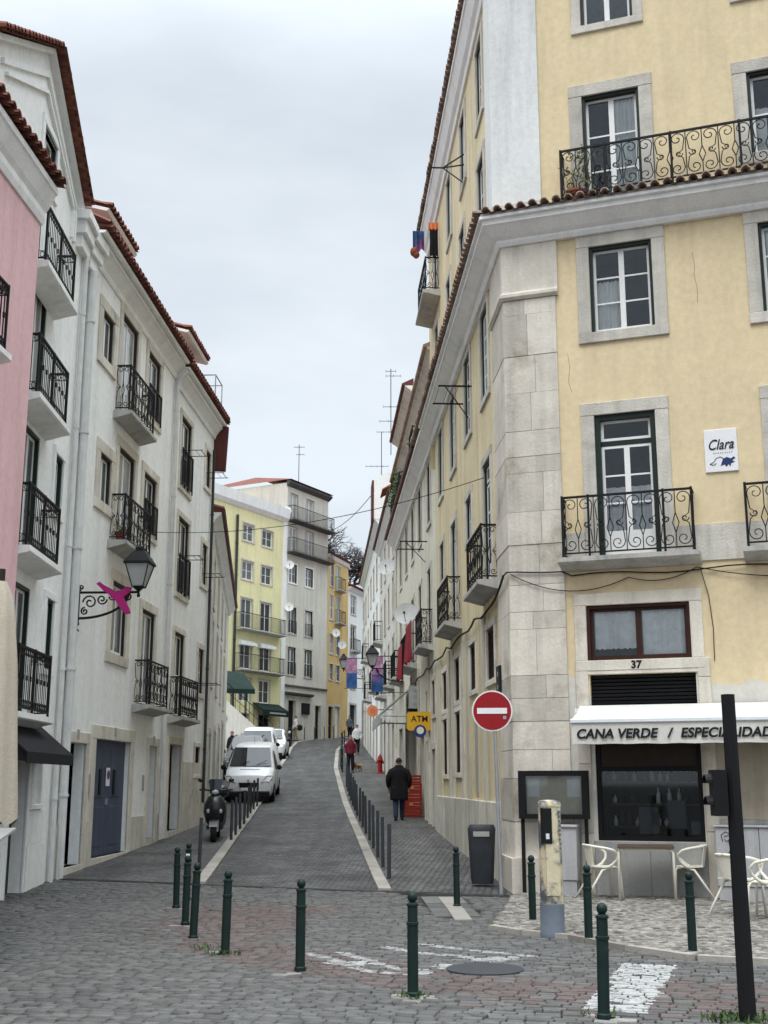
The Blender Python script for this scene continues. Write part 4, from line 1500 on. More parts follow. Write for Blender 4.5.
def dormer(par, fr, u0, u1, o0, z0, z1, wm='white_wall_b', railing_=False):
    mb = MB()
    mb.box(fr, u0, u1, o0 - 2, o0, z0, z1)
    d = mb.build('dormer', wm, par)
    mb = MB()
    mb.prism(fr, [(o0 + .3, z1), (o0 + .35, z1 + .06), (o0 - 2, z1 + .70), (o0 - 2, z1 + .6)], u0 - .3, u1 + .3)
    mb.build('dormer_soffit', 'white_trim', d)
    mb = MB()
    tiles(mb, fr, [(u0 - .3, z1 + .16), (u1 + .3, z1 + .16)], o0 - .3, o0 + .40, .2, .075, .1)
    roof_slope(mb, fr, u0 - .3, u1 + .3, z1 + .15, z1 + .85, o0 + .3, o0 - 2)
    mb.build('dormer_roof', 'red_tile', d)
    mb = MB(); mb.box(fr, u0 + .3, u1 - .3, o0, o0 + .02, z0 + .5, z1 - .25); mb.build('dormer_window', 'pane_mid', d)
dormer(lb, FL, 2.3, 4.0, -.55, 12.2, 13.45)
mb = MB()
mb.box(FL, .05, .55, -.01, .10, 11.3, 11.55, .01); mb.box(FL, -.02, .62, -.01, .17, 11.55, 11.78, .01); mb.box(FL, -.1, .7, -.01, .26, 11.78, 12.0, .01)
mb.build('corner_capital', 'white_trim', lb)
pipe(FL, lb, .28, .05, 11.3, .09, .075, bend=False)
pipe(FL, lb, 7.5, .55, 11.4, .09, .055)
# continuation of the white row
l2 = thing('townhouse', 'plainer white house with iron window guards, right of the blue garage door house', 'building', (*FL.xy(7.6), .5))
L2 = [(8.4, 9.6, 9.1, 10.95), (11.5, 12.15, 9.85, 10.9), (8.45, 9.7, 6.35, 8.3), (11.4, 12.1, 7.05, 8.18), (8.5, 9.6, 3.3, 5.36), (11.35, 12.05, 4.05, 5.25)]
G2 = [(8.4, 9.7, .55, 2.6), (11.35, 11.95, 1.9, 2.62)]
mb = MB()
wall(mb, FL, 7.605, 12.6, -.5, 11.9, L2 + G2)
body(mb, FL, 7.605, 12.6, -.5, 11.9, 8, ends=(0, 1))
mb.build('wall', 'white_wall_b', l2)
for i, q in enumerate(L2):
    window(FL, l2, *q, sur=.15, rows=2, frame='dark_wood', glass=('pane_dark', 'pane_mid')[i % 2], dep=.06, stone='pale_stone', sill=i != 4)
for i in (0, 2):
    q = L2[i]
    railing(FL, q[0] - .02, q[1] + .02, q[2] + .0, .11, .95, 'plain', r=.012).build('window_guard', 'iron', l2)
balcony(FL, l2, 8.15, 10.1, 3.25, .34, .95, 'scroll')
door(FL, l2, *G2[0], 'dark_wood', sur=.18, dep=.26, leaves=1, stone='pale_stone')
window(FL, l2, *G2[1], sur=.12, rows=1, frame='dark_wood', glass='pane_dark', stone='pale_stone')
mb = MB()
mb.box(FL, 9.95, 12.58, -.01, .025, -.2, 2.2)
mb.build('plinth', 'plinth_stone', l2)
mb = MB()
mb.prism(FL, [(-.02, 11.5), (.04, 11.5), (.07, 11.6), (.2, 11.78), (.24, 11.8), (.24, 11.9), (-.02, 11.9)], 7.605, 12.6)
mb.build('cornice', 'white_trim', l2)
mb = MB()
mb.prism(FL, [(-.05, 11.91), (.33, 11.91), (.36, 11.96), (-.05, 11.98)], 7.605, 12.75)
mb.build('eave_soffit', 'white_trim', l2)
mb = MB()
tiles(mb, FL, [(7.605, 12.02), (12.75, 12.02)], -.3, .45, .2, .08, .14)
mb.build('eave_tiles', 'red_tile', l2)
mb = MB(); roof_slope(mb, FL, 7.605, 12.7, 12.1, 14.2, .45, -4); mb.build('roof', 'red_tile', l2)
mb = MB()      # end of the roof, folded down round the corner
mb.prism(Fr(FL.xy(12.6), dL3, 'R'), [(-.2, 10.6), (.36, 10.6), (.42, 11.9), (-.2, 11.95)], 0.01, .30)
mb.build('roof_end', 'red_eave', l2)
dormer(l2, FL, 9.2, 11.2, -.35, 12.1, 13.4)
mb = MB()
fr_ = FL
for (u, o) in ((11.35, -.3), (11.35, .25), (12.3, .25), (12.3, -.3)): mb.tube([fr_.p(u, o, 12.1), fr_.p(u, o, 13.05)], .02, 4)
mb.tube([fr_.p(11.35, -.3, 13.05), fr_.p(11.35, .25, 13.05), fr_.p(12.3, .25, 13.05), fr_.p(12.3, -.3, 13.05)], .02, 4)
mb.build('roof_rail', 'galvanised', l2)
pipe(FL, l2, 12.35, 1.15, 11.1, .07, .042, 'pipe_dark', bend=False)
mb = MB()
for u, z in ((8.6, 10.05), (11.5, 10.2), (11.4, 7.3), (8.7, 7.3), (11.4, 4.3)):
    mb.tube([FL.p(u, 0, z), FL.p(u, .55, z)], .012, 4); mb.tube([FL.p(u + .6, 0, z), FL.p(u + .6, .55, z)], .012, 4)
    mb.tube([FL.p(u - .02, .5, z), FL.p(u + .65, .5, z)], .009, 4); mb.tube([FL.p(u - .02, .35, z), FL.p(u + .65, .35, z)], .006, 3)
mb.build('drying_rack', 'iron', l2)
# stone cornered low building
l3 = row_house('stone_cornered_house', 'low pale building with a stone pilaster corner and red eave beyond the white row', FL3, .0, 20, 9.3, 'cream_pale', .14, [(2.5, 3.4), (6.5, 7.4), (10.5, 11.4), (14.5, 15.4)], [(4.6, 6.5), (7, 8.4)], seed=12, quoin=1.5, eo=.36, roofz=1.2)

# gabled white house
nb = thing('gabled_house', 'white house with a steep gable, black balconies and a dark shop awning at the left', 'building', (*P0, 0))
Nn = [(-3.3, -2.45, 11.45, 12.35), (-3.2, -2.35, 9.6, 11.4) if False else (-3.2, -2.35, 7.38 + 2.05, 9.75), (-3.2, -2.3, 5.05, 7.2), (-1.3, -.72, 6.25, 7.24), (-3.2, -2.3, 2.72, 4.7), (-1.3, -.78, 3.55, 4.72)]
Nn[1] = (-3.2, -2.4, 7.4, 9.62)
Gn = [(-2.75, -1.75, -.05, 2.35), (-1.42, -.92, 1.35, 2.15), (-5.2, -4.0, -.05, 2.4)]
top = [(-4.75, 13.75), (-2.95, 13.75), (-.55, 12.35), (-.02, 12.05)]
mb = MB()
wall(mb, FN, -7, -.01, -.5, 11.2, Nn[1:] + Gn)
wall(mb, FN, -7, -.01, 11.2, 12.35, [(-3.3, -2.45, 11.45, 12.35)])
mb.poly([FN.p(-6.3, 0, 11.9), FN.p(-7, 0, 11.2), FN.p(-7, 0, 12.35), FN.p(-6.3, 0, 12.35)])
mb.poly([FN.p(-5.55, 0, 12.35), FN.p(-1.15, 0, 12.35), FN.p(-3.35, 0, 13.62)])
body(mb, FN, -7, -.01, -.5, 12.3, 8)
mb.build('wall', 'white_wall', nb)
mb = MB()
for off_, th in ((.30, .10), (.58, .06)):
    pts = [(-3.35, 13.62 - off_ * 1.2), (-.75 - off_ * .75, 12.08 - off_ * .35), (-.75 - off_ * .75, 11.3)]
    (ua, za), (ub, zb), (uc, zc) = pts
    for sg in (0, 1):
        f = (lambda u: -6.7 - u) if sg else (lambda u: u)
        mb.slab(FN, [(f(ua), za), (f(ub), zb), (f(ub), zb - th), (f(ua), za - th)], -.01, .05 + off_ * .02)
    mb.slab(FN, [(ub, zb), (ub - th, zb), (uc - th, zc), (uc, zc)], -.01, .05 + off_ * .02)
mb.build('gable_moulding', 'white_trim', nb)
mb = MB()
mb.slab(FN, [(-6.5, 11.78), (-3.35, 13.6), (-.75, 12.1), (-.75, 12.18), (-3.35, 13.7), (-6.5, 11.88)], -.02, .12)
mb.build('verge_soffit', 'white_trim', nb)
mb = MB()
tiles(mb, FN, [(-6.5, 11.94), (-3.35, 13.74), (-.75, 12.2)], -.3, .28, .2, .08, .06)
mb.build('verge_tiles', 'red_tile', nb)
mb = MB()
mb.poly([FN.p(-3.35, .3, 13.74), FN.p(-.7, .3, 12.2), FN.p(-.7, -8, 12.2), FN.p(-3.35, -8, 13.74)])
mb.poly([FN.p(-6.5, .3, 11.95), FN.p(-3.35, .3, 13.74), FN.p(-3.35, -8, 13.74), FN.p(-6.5, -8, 11.95)])
mb.build('roof', 'red_tile', nb)
mb = MB()
mb.box(FN, -6.6, -4.3, -3.2, -1.6, 11.5, 14.6)
mb.build('parapet', 'white_wall_b', nb)
for i, q in enumerate(Nn):
    window(FN, nb, *q, sur=.13 if i in (0, 3, 5) else 0, rows=1, cols=2 if i not in (3, 5) else 1, frame='green_frame', glass=('pane_mid', 'pane_pale', 'pane_mid', 'pane_dark', 'pane_mid', 'pane_dark')[i], dep=.07, stone='white_trim')
for z in (9.6, 7.46, 5.1, 2.69):
    balcony(FN, nb, -3.95, -2.02, z, .36, .95, 'bars', m='white_wall_b', th=.15, r=.0072, mid=(-3.0,))
door(FN, nb, *Gn[0], 'dark_wood', sur=.1, dep=.2, leaves=1, stone='white_trim')
window(FN, nb, *Gn[1], sur=.1, rows=1, cols=2, frame='white_paint', glass='pane_dark', stone='white_trim')
door(FN, nb, *Gn[2], 'white_paint', sur=.12, dep=.1, leaves=2, stone='black_plastic')
mb = MB()
mb.box(FN, -1.6, -.55, -.01, .02, .75, 1.25); mb.box(FN, -1.7, -.5, -.01, .035, -.2, .72)
mb.build('plinth', 'white_wall_b', nb)
pipe(FN, nb, -.22, .0, 11.4, .08, .05, bend=False)
mb = MB()
mb.box(FN, -.75, -.1, -.01, .12, 11.35, 11.6, .01); mb.box(FN, -.82, -.12, -.01, .2, 11.6, 11.85, .01); mb.box(FN, -.9, -.14, -.01, .28, 11.85, 12.02, .01)
mb.build('corner_capital', 'white_trim', nb)

# pink house
pk = thing('pink_house', 'pink plastered house with a white cornice at the left edge', 'building', (*FN.xy(-3.45), 0))
mb = MB()
PW = [(-2.6, -1.62, 7.35, 9.25), (-2.6, -1.62, 4.6, 6.7), (-5.2, -4.2, 7.35, 9.25), (-5.2, -4.2, 4.6, 6.7), (-3.4, -1.8, -.1, 2.6)]
wall(mb, FP, -9, 0, -.5, 10.2, PW, o=.06)
body(mb, FP, -9, 0, -.5, 10.2, 8, o=.06)
mb.build('wall', 'pink_wall', pk)
for q in PW[:4]: window(FP, pk, *q, o=.06, sur=0, rows=2, glass='pane_dark', dep=.16, stone='white_trim')
door(FP, pk, *PW[4], 'dark_wood', o=.06, dep=.15)
mb = MB()
mb.prism(FP, [(.05, 10.02), (.09, 10.02), (.12, 10.12), (.12, 10.22), (.17, 10.3), (.26, 10.5), (.29, 10.52), (.29, 10.62), (.05, 10.62)], -9, .05)
mb.build('cornice', 'white_trim', pk)
mb = MB()
tiles(mb, FP, [(-9, 10.70), (.08, 10.70)], -.2, .40, .21, .085, .12)
roof_slope(mb, FP, -9, .05, 10.74, 12.0, .32, -4)
mb.build('eave_tiles', 'red_tile', pk)
balcony(FP, pk, -3.4, -1.72, 7.28, .32, .95, 'bars', o=.06, m='white_wall_b', th=.14)
balcony(FP, pk, -6, -3.9, 7.28, .32, .95, 'bars', o=.06, m='white_wall_b', th=.14)

# ------------------------------------------------------------------ houses closing the street
FG = Fr((-7.1, 86), vpdir(1050), 'R')
ye = thing('lemon_building', 'lemon yellow apartment house with iron balconies closing the street', 'building', (*FG.xy(-7), 3.9))
YW = [(a, b, z0, z1) for (z0, z1) in ((18.0, 19.2), (15.3, 16.6), (11.95, 14.0), (9.2, 11.05), (7.0, 8.6)) for (a, b) in ((-5.55, -4.2), (-3.2, -1.85))]
YW += [(-8.4, -7.6, z, z + 1.8) for z in (7, 9.2, 12)]
yg = [(-5.6, -4.3, 3.6, 6.2), (-3.2, -1.7, 3.8, 6.2)]
mb = MB()
wall(mb, FG, -12, -.02, 1, 20.7, YW + yg)
body(mb, FG, -12, -.02, 1, 20.7, 9)
mb.build('wall', 'lemon_wall', ye)
for i, q in enumerate(YW): window(FG, ye, *q, sur=.12 if i < 4 else .1, rows=2, glass='pane_dark' if i % 2 else 'pane_mid', dep=.1, sill=i < 4)
for q in yg: door(FG, ye, *q, 'dark_opening', sur=.1)
mb = MB(); mb.prism(FG, [(-.02, 20.2), (.05, 20.2), (.25, 20.5), (.3, 21.2), (-.3, 21.2)], -12, -.02); mb.build('parapet', 'white_trim', ye)
mb = MB(); mb.box(FG, -.55, -.03, -.01, .06, 2, 20.2); mb.build('end_strip', 'white_trim', ye)
for (z, kd) in ((11.85, 'plain'), (9.1, 'plain')): balcony(FG, ye, -6.1, -.8, z, .6, 1.05, kd, r=.014, th=.12, iron='iron')
for q in YW[6:8]:
    mb = MB(); mb.prism(FG, [(0, q[3] + .1), (.35, q[3] - .12), (.35, q[3] - .3), (.0, q[3] - .3)], q[0] - .25, q[1] + .25); mb.build('blind_box', 'white_trim', ye)
pipe(FG, ye, -6.35, 3, 19.6, .12, .09, 'pipe_dark', bend=False)
mb = MB(); roof_slope(mb, FG, -12, -.02, 20.9, 21.6, -.3, -4); mb.build('roof', 'dark_tile', ye)
mb = MB(); mb.box(FG, -8.2, -7.0, -3.2, -2.2, 21, 23.8); mb.box(FG, -7.0, -6.2, -3.2, -2.4, 21, 23.2); mb.build('chimney', 'chimney_brick', ye)

ge = thing('beige_building', 'weathered beige apartment house with two long top balconies, next to the lemon one', 'building', (*FG.xy(3), 4.4))
GW_ = [(a, b, z0, z1) for (z0, z1) in ((20.7, 22.6), (18.3, 20.1), (15.9, 17.3), (12.2, 14.1), (9.2, 11.2)) for (a, b) in ((.35, 1.4), (2.6, 3.65))]
gg = [(.55, 1.5, 4.4, 7.4), (4.2, 4.95, 4.6, 7.2)]
mb = MB()
wall(mb, FG, .0, 5.8, 1, 23.3, GW_ + gg)
body(mb, FG, .0, 5.8, 1, 23.3, 9)
mb.build('wall', 'beige_wall', ge)
for i, q in enumerate(GW_): window(FG, ge, *q, sur=.12, rows=2, glass='pane_pale' if i in (0, 1, 2, 3, 7) else 'pane_mid', frame='dark_wood' if i > 3 else 'white_paint', dep=.1, sill=i > 3, stone='white_trim' if i in (4, 5) else 'stone')
for q in gg: door(FG, ge, *q, 'dark_opening', sur=.1)
for z in (20.55, 18.15): balcony(FG, ge, .1, 5.9, z, .55, 1.0, 'plain', r=.014, th=.14, m='dark_stone')
for q in GW_[6:10]: railing(FG, q[0], q[1], q[2], .1, .9, 'plain', r=.014).build('window_guard', 'iron', ge)
mb = MB(); mb.prism(FG, [(-.02, 23.0), (.3, 23.25), (.35, 23.4), (-.02, 23.5)], -.1, 5.9); mb.build('eave', 'dark_stone', ge)
mb = MB()
mb.poly([FG.p(-.15, .4, 23.5), FG.p(5.95, .4, 23.5), FG.p(4.0, -4, 24.5), FG.p(1.6, -4, 24.5)])
mb.poly([FG.p(-.15, .4, 23.5), FG.p(1.6, -4, 24.5), FG.p(-.15, -9, 23.5)])
mb.poly([FG.p(5.95, .4, 23.5), FG.p(4.0, -4, 24.5), FG.p(5.95, -9, 23.5)])
mb.build('roof', 'red_tile', ge)
mb = MB()
mb.prism(FG, [(0, 7.75), (.25, 7.8), (.3, 7.95), (0, 8.0)], 0, 3.6); mb.prism(FG, [(0, 8.35), (.1, 8.38), (.1, 8.5), (0, 8.5)], 0, 5.8)
mb.build('shop_cornice', 'dark_stone', ge)
mb = MB(); mb.box(FG, 2.3, 3.3, .02, .12, 6.5, 7.3); mb.build('shop_board', 'ink', ge)

FO = Fr((-4.34 + .02, 91.12), vpdir(750), 'R')
oc = row_house('ochre_house', 'narrow ochre house with two small balconies beside the beige building', FO, 0, 5.0, 18.9, 'ochre_wall', .1, [(.5, 1.3), (2.0, 2.9)], [(16.5, 18.3), (13.9, 15.8), (11.3, 12.8), (9.3, 10.5)], seed=21, bal=[(1.7, 3.3, 16.4, 'plain'), (1.7, 3.3, 13.8, 'plain')], eo=.25, doors='white_paint')
row_house('white_house', 'white house with a small red roof past the ochre one', FO, 5.02, 14, 17.1, 'white_wall_b', .1, [(5.7, 7.0), (9, 10), (12, 13)], [(15.0, 16.5), (12.1, 14.1), (9, 11)], seed=23, bal=[(5.5, 7.2, 12.0, 'plain')])

# ================================================================== the things
def at0(name, label, cat, group=None): return thing(name, label, cat, (0, 0, 0), 0, group)
def put(o, x, y, z=None, rz=0., rx=0.):
    o.location = (x, y, g(y) if z is None else z)
    o.rotation_euler = (rx, 0, rz)
    return o
AF = math.atan2(FF.d[1], FF.d[0])

# awning over the restaurant window
aw = thing('awning', 'cream fabric awning with black capital lettering over the restaurant window', 'awning', tuple(FF.p(1.05, 0, 2.6)), 0)
mb = MB()
N = 24
P = []
for i in range(N + 1):
    u = 1.06 + (7.0 - 1.06) * i / N
    sg = .012 * math.sin(i * 1.7)
    for o, z in ((.06, 2.86), (.3, 2.78 - .01 + sg), (.56, 2.69 - .012 + sg), (.80, 2.615)): P.append(FF.p(u, o, z))
mb.faces(P, [(i * 4 + j, i * 4 + j + 1, (i + 1) * 4 + j + 1, (i + 1) * 4 + j) for i in range(N) for j in range(3)])
mb.slab(Fr(FF.xy(1.06), FF.n, 'L') if False else FF, [(1.06, 2.61), (1.066, 2.61), (1.066, 2.80), (1.06, 2.80)], .1, .5)
mb.build('canopy', 'awning_cloth', aw, smooth=True)
mb = MB(); mb.box(FF, 1.04, 7.02, .78, .84, 2.555, 2.62, .012); mb.build('front_bar', 'awning_bar', aw)
mb = MB()
P = []
for i in range(60 + 1):
    u = 1.06 + (7.0 - 1.06) * i / 60
    w_ = .008 * math.sin(i * .8)
    for z in (2.555, 2.4, 2.25): P.append(FF.p(u, .81 + w_ * (2.56 - z) * 3, z + (.004 * math.sin(i * 1.3) if z < 2.3 else 0)))
mb.faces(P, [(i * 3 + j, i * 3 + j + 1, (i + 1) * 3 + j + 1, (i + 1) * 3 + j) for i in range(60) for j in range(2)])
va = mb.build('valance', 'awning_cloth', aw, smooth=True)
for wd_, u in (('CANA VERDE', 1.125), ('/', 2.465), ('ESPECIALIDADES', 2.645)):
    text(wd_, va, FF.p(u, .832, 2.335), Vector((*FF.d, 0)), (0, 0, 1), .19, 'ink', shear=.2, off=.0062, sx=1.03)
mb = MB()
for u in (1.2, 3.9, 6.8):
    mb.tube([FF.p(u, .02, 2.5), FF.p(u, .42, 2.66), FF.p(u, .8, 2.58)], .018, 5)
mb.build('arm', 'awning_bar', aw)
text('37', yb, FF.p(1.875, .05, 3.425), Vector((*FF.d, 0)), (0, 0, 1), .16, 'ink', 'house_number', off=.006)

# wall sign
sg = thing('wall_sign', 'white square sign with black script and a blue animal on the yellow front', 'sign', tuple(FF.p(3.42, 0, 6.4)), 0)
mb = MB(); mb.box(FF, 3.17, 3.67, .002, .03, 6.44, 7.13, .006); bd = mb.build('board', 'sign_white', sg)
text('Clara', bd, FF.p(3.215, .033, 6.80), Vector((*FF.d, .03)), (-.0, 0, 1), .235, 'ink', 'name_lettering', shear=.35, off=.002, sx=.78)
mb = MB()
for k in range(9): mb.box(FF, 3.30 + k * .034, 3.318 + k * .034, .03, .033, 6.735, 6.752)
mb.build('small_lettering', 'ink_grey', bd)
mb = MB()
mb.slab(FF, [(3.40, 6.53), (3.44, 6.64), (3.50, 6.67), (3.56, 6.64), (3.61, 6.67), (3.63, 6.64), (3.58, 6.61), (3.62, 6.58), (3.56, 6.56), (3.55, 6.51), (3.52, 6.55), (3.49, 6.51), (3.46, 6.55)], .03, .033)
mb.build('animal_mark', 'ink_blue', bd)
mb = MB()
mb.tube([FF.p(3.24, .032, 6.57), FF.p(3.30, .032, 6.60), FF.p(3.34, .032, 6.66), FF.p(3.40, .032, 6.68), FF.p(3.45, .032, 6.65)], .006, 4)
mb.tube([FF.p(3.24, .032, 6.57), FF.p(3.30, .032, 6.55), FF.p(3.34, .032, 6.58)], .006, 4)
mb.build('animal_outline', 'ink', bd)

# menu case, cabinets
mc = thing('menu_case', 'black framed glass menu case on two thin legs against the corner quoin', 'menu case', tuple(FF.p(.6, .2, 0)), 0)
mb = MB()
for a, b, c, d in ((.10, 1.17, 1.79, 1.87), (.10, 1.17, 1.15, 1.22), (.10, .20, 1.22, 1.79), (1.08, 1.17, 1.22, 1.79)): mb.box(FF, a, b, .13, .30, c, d)
mb.build('frame', 'black_plastic', mc)
mb = MB(); mb.box(FF, .2, 1.08, .15, .18, 1.22, 1.79); mb.build('back_panel', 'cork', mc)
for a, b, c in ((.22, .41, 1.48), (.84, 1.04, 1.48)):
    mb = MB(); mb.box(FF, a, b, .18, .185, c, c + .26); mb.build('menu_sheet', 'paper', mc)
mb = MB(); mb.box(FF, .2, 1.08, .27, .275, 1.22, 1.79); mb.build('glass_door', 'window_glass', mc)
for u in (.14, 1.12):
    mb = MB(); mb.box(FF, u - .025, u + .025, .18, .23, -.02, 1.15); mb.build('leg', 'black_plastic', mc)
c1 = thing('utility_cabinet', 'narrow grey utility cabinet behind the old ticket post', 'cabinet', tuple(FF.p(.74, .2, 0)), 0)
mb = MB(); mb.box(FF, .52, .99, .06, .36, .26, 1.03, .01); mb.box(FF, .50, 1.01, .05, .39, 1.03, 1.07, .008); mb.build('body', 'cabinet_grey', c1)
mb = MB(); mb.box(FF, .54, .97, .07, .34, -.02, .255); mb.build('base', 'cabinet_grey', c1)
c2 = thing('utility_cabinet', 'wide grey utility cabinet with a scribbled drawing, behind the black traffic post', 'cabinet', tuple(FF.p(3.6, .2, 0)), 0)
for a, b in ((3.02, 3.62), (3.626, 4.3)):
    mb = MB(); mb.box(FF, a, b, .06, .40, .24, 1.06, .008); mb.build('door', 'cabinet_grey', c2)
mb = MB(); mb.box(FF, 3.03, 4.29, .07, .38, -.02, .235); mb.build('base', 'cabinet_grey', c2)
mb = MB(); mb.box(FF, 2.99, 4.33, .05, .43, 1.062, 1.09, .008); mb.build('lid', 'cabinet_grey', c2)
mb = MB()
scr = [[(3.12, .86), (3.10, .95), (3.16, 1.0), (3.22, .97), (3.27, 1.0), (3.29, .93), (3.26, .88), (3.22, .9), (3.17, .86), (3.14, .9)], [(3.2, .88), (3.22, .75), (3.17, .66), (3.12, .6)], [(3.24, .88), (3.29, .8), (3.31, .7), (3.26, .62), (3.2, .68), (3.24, .76)], [(3.14, .93), (3.2, .95), (3.24, .93)]]
for ln in scr: mb.tube([FF.p(u, .402, z) for u, z in ln], .006, 4)
mb.build('scribble', 'ink', c2)

# old ticket post
tp = at0('ticket_post', 'old cylindrical ticket post with peeling cream and grey paint on the corner pavement', 'ticket post')
mb = MB(); mb.lathe((0, 0, 0), [(.145, 0), (.145, .05), (.137, .06), (.137, .34), (.13, .36)], 24); mb.build('base', 'post_base', tp, smooth=True, auto=True)
mb = MB(); mb.lathe((0, 0, 0), [(.13, .36), (.13, 1.42), (.135, 1.425), (.135, 1.46), (.12, 1.485), (.06, 1.5)], 24); mb.build('body', 'rust_post', tp, smooth=True, auto=True)
q = Fr((0, 0), (1, 0), 'R')
mb = MB(); mb.box(q, -.125, -.015, .06, .15, 1.02, 1.41, .006); pn = mb.build('screen_panel', 'black_plastic', tp)
mb = MB(); mb.box(q, -.09, -.05, .15, .153, 1.07, 1.13); mb.build('sticker', 'paper', pn)
mb = MB(); mb.box(q, -.09, .07, .115, .137, .45, 1.02, .004); mb.build('hatch', 'rust_post', tp)
mb = MB()
for k in range(9): mb.box(q, .075, .09, .10, .128, .95 + k * .05, .98 + k * .05)
mb.build('faded_lettering', 'post_base', tp)
put(tp, *gp(553, 937), rz=R_(8))

# traffic light post
tl = at0('traffic_light', 'tall black post with a small black pedestrian signal on its left side', 'traffic light')
mb = MB(); mb.lathe((0, 0, 0), [(.066, -.05), (.064, .3), (.054, 1.9), (.053, 2.36), (.0, 2.365)], 10); mb.build('post', 'black_plastic', tl)
mb = MB(); mb.box(W0, -.17, -.065, -.08, .07, 1.45, 1.79, .012); hd = mb.build('signal_head', 'black_plastic', tl)
for z in (1.54, 1.70):
    mb = MB()
    P = []
    for s_, r in ((0, .062), (.085, .055)):
        for k in range(9):
            a = math.pi * (k / 8) * 1.1 - .05 * math.pi
            P.append((-.17 - s_ * .6, -.005 + r * math.cos(a), z + r * math.sin(a)))
    mb.faces(P, [(k, k + 1, 9 + k + 1, 9 + k) for k in range(8)])
    v = mb.build('visor', 'black_plastic', hd)
mb = MB(); mb.box(W0, -.08, -.04, -.02, .02, 1.5, 1.54); mb.box(W0, -.08, -.04, -.02, .02, 1.74, 1.78); mb.build('mount', 'black_plastic', tl)
put(tl, *gp(748, 1021), rz=0)

# green cast bollards
def bollard_green():
    b = at0('bollard', 'green', 'bollard', 'green cast bollards round the square')
    mb = MB(); mb.lathe((0, 0, 0), [(.055, -.05), (.055, .03), (.045, .04), (.045, .55), (.052, .555), (.052, .575), (.043, .58), (.042, .70), (.05, .705), (.05, .72), (.03, .735)], 14); mb.build('shaft', 'iron_green', b, smooth=True, auto=True)
    mb = MB(); mb.ell((0, 0, .772), .042, .042, .044, 14, 9); mb.build('ball_cap', 'iron_green', b, smooth=True)
    return b
gb = bollard_green()
spots = [((413, 997), 'green bollard with a ball top standing alone right of the white road markings'), ((300, 971), 'green bollard with chipped paint at the left end of the white road markings'), ((225, 954), 'green bollard in front of the left kerb line, right of the tight cluster'), ((604, 1019), 'nearest green bollard, in front of the white painted stripe'), ((457, 907), 'green bollard beside the rubbish bin at the foot of the right pavement'), ((533, 924), 'green bollard close left of the old ticket post'), ((589, 943), 'green bollard on the kerb between the ticket post and the table'), ((693, 956), 'green bollard on the kerb in front of the right hand cafe chair'), ((176, 908), 'leftmost green bollard of the cluster on the left'), ((185, 925), 'second green bollard of the left cluster, with a chipped foot'), ((193, 939), 'frontmost green bollard of the left cluster'), ((187, 900), 'rearmost green bollard of the left cluster with a white sticker')]
for i, (p, lab) in enumerate(spots):
    o = gb if i == 0 else copy_tree(gb, (0, 0, 0), 0)
    o['label'] = lab
    x, y = gp(*p)
    put(o, x, y, rz=random.uniform(0, 6), rx=0)
    o.rotation_euler = (random.gauss(0, .012), random.gauss(0, .014), random.uniform(0, 6))
mb = MB()
mb.box(W0, -.028, .028, -.051, -.046, .60, .66)
st = mb.build('sticker', 'sign_white', None)
st.parent = o
o.rotation_euler = (0, 0, 0)

# slim steel bollards
ORD = ['nearest', 'second', 'third', 'fourth', 'fifth', 'sixth', 'seventh', 'eighth', 'ninth', 'tenth', 'eleventh', 'twelfth', 'thirteenth', 'fourteenth', 'fifteenth', 'sixteenth']
mb = MB(); mb.lathe((0, 0, 0), [(.034, -.05), (.034, .90), (.03, .915), (.0, .92)], 10)
sb = mb.build('bollard', 'steel_grey', None, smooth=True, auto=True)
first = [True]
def steel(x, y, lab, grp):
    o = sb if first[0] else sb.copy()
    if not first[0]: COL.objects.link(o)
    first[0] = False
    tag(o, lab, 'bollard', grp)
    o.location = (x, y, g(y) + .018)
    o.rotation_euler = (random.gauss(0, .01), random.gauss(0, .012), 0)
pa, pb = gp(384, 878), gp(348, 788)
for k in range(15):
    t = k / 14
    t2 = t
    y = 21.4 + 26.5 * t2
    steel(xr(y) + .27 + .05 * t, y, f'{ORD[k]} slim grey bollard from the square in the row along the right pavement', 'slim steel bollards along the right pavement')
for k, (x, y) in enumerate([(199, 870), (231, 842), (235.5, 837), (240, 831), (244, 826), (247.5, 820), (250.5, 815), (253.5, 811), (257, 808)]):
    lab = 'slim grey steel bollard alone beside the scooter, behind the green cluster' if k == 0 else f'{ORD[k - 1]} slim grey bollard from the scooter in the line before the white van'
    steel(*gp(x, y), lab, 'slim steel bollards along the left kerb')
for k, x in enumerate((296, 304, 313, 320)):
    p = FG.xy(1.2 + k * 1.35, 1.0)
    steel(p[0], p[1], f'{ORD[k]} thin dark bollard from the lemon building, before the beige shopfront', 'thin bollards at the bend')
# barrier on the kerb at the bend
br = thing('street_barrier', 'dark green iron barrier along the right kerb towards the bend', 'barrier', (xr(56), 56, g(56)), 0)
mb = MB()
y = 56.
pts = []
while y < 80:
    x = xr(y) + .35
    mb = MB(); mb.tube([(x, y, g(y)), (x, y, g(y) + 1.1)], .035, 5); mb.build('post', 'iron_green', br)
    pts.append((x, y))
    y += 2.0
for h in (1.05, .65, .3):
    mb = MB(); mb.tube([(x, y, g(y) + h) for x, y in pts], .03, 4); mb.build('rail', 'iron_green', br)

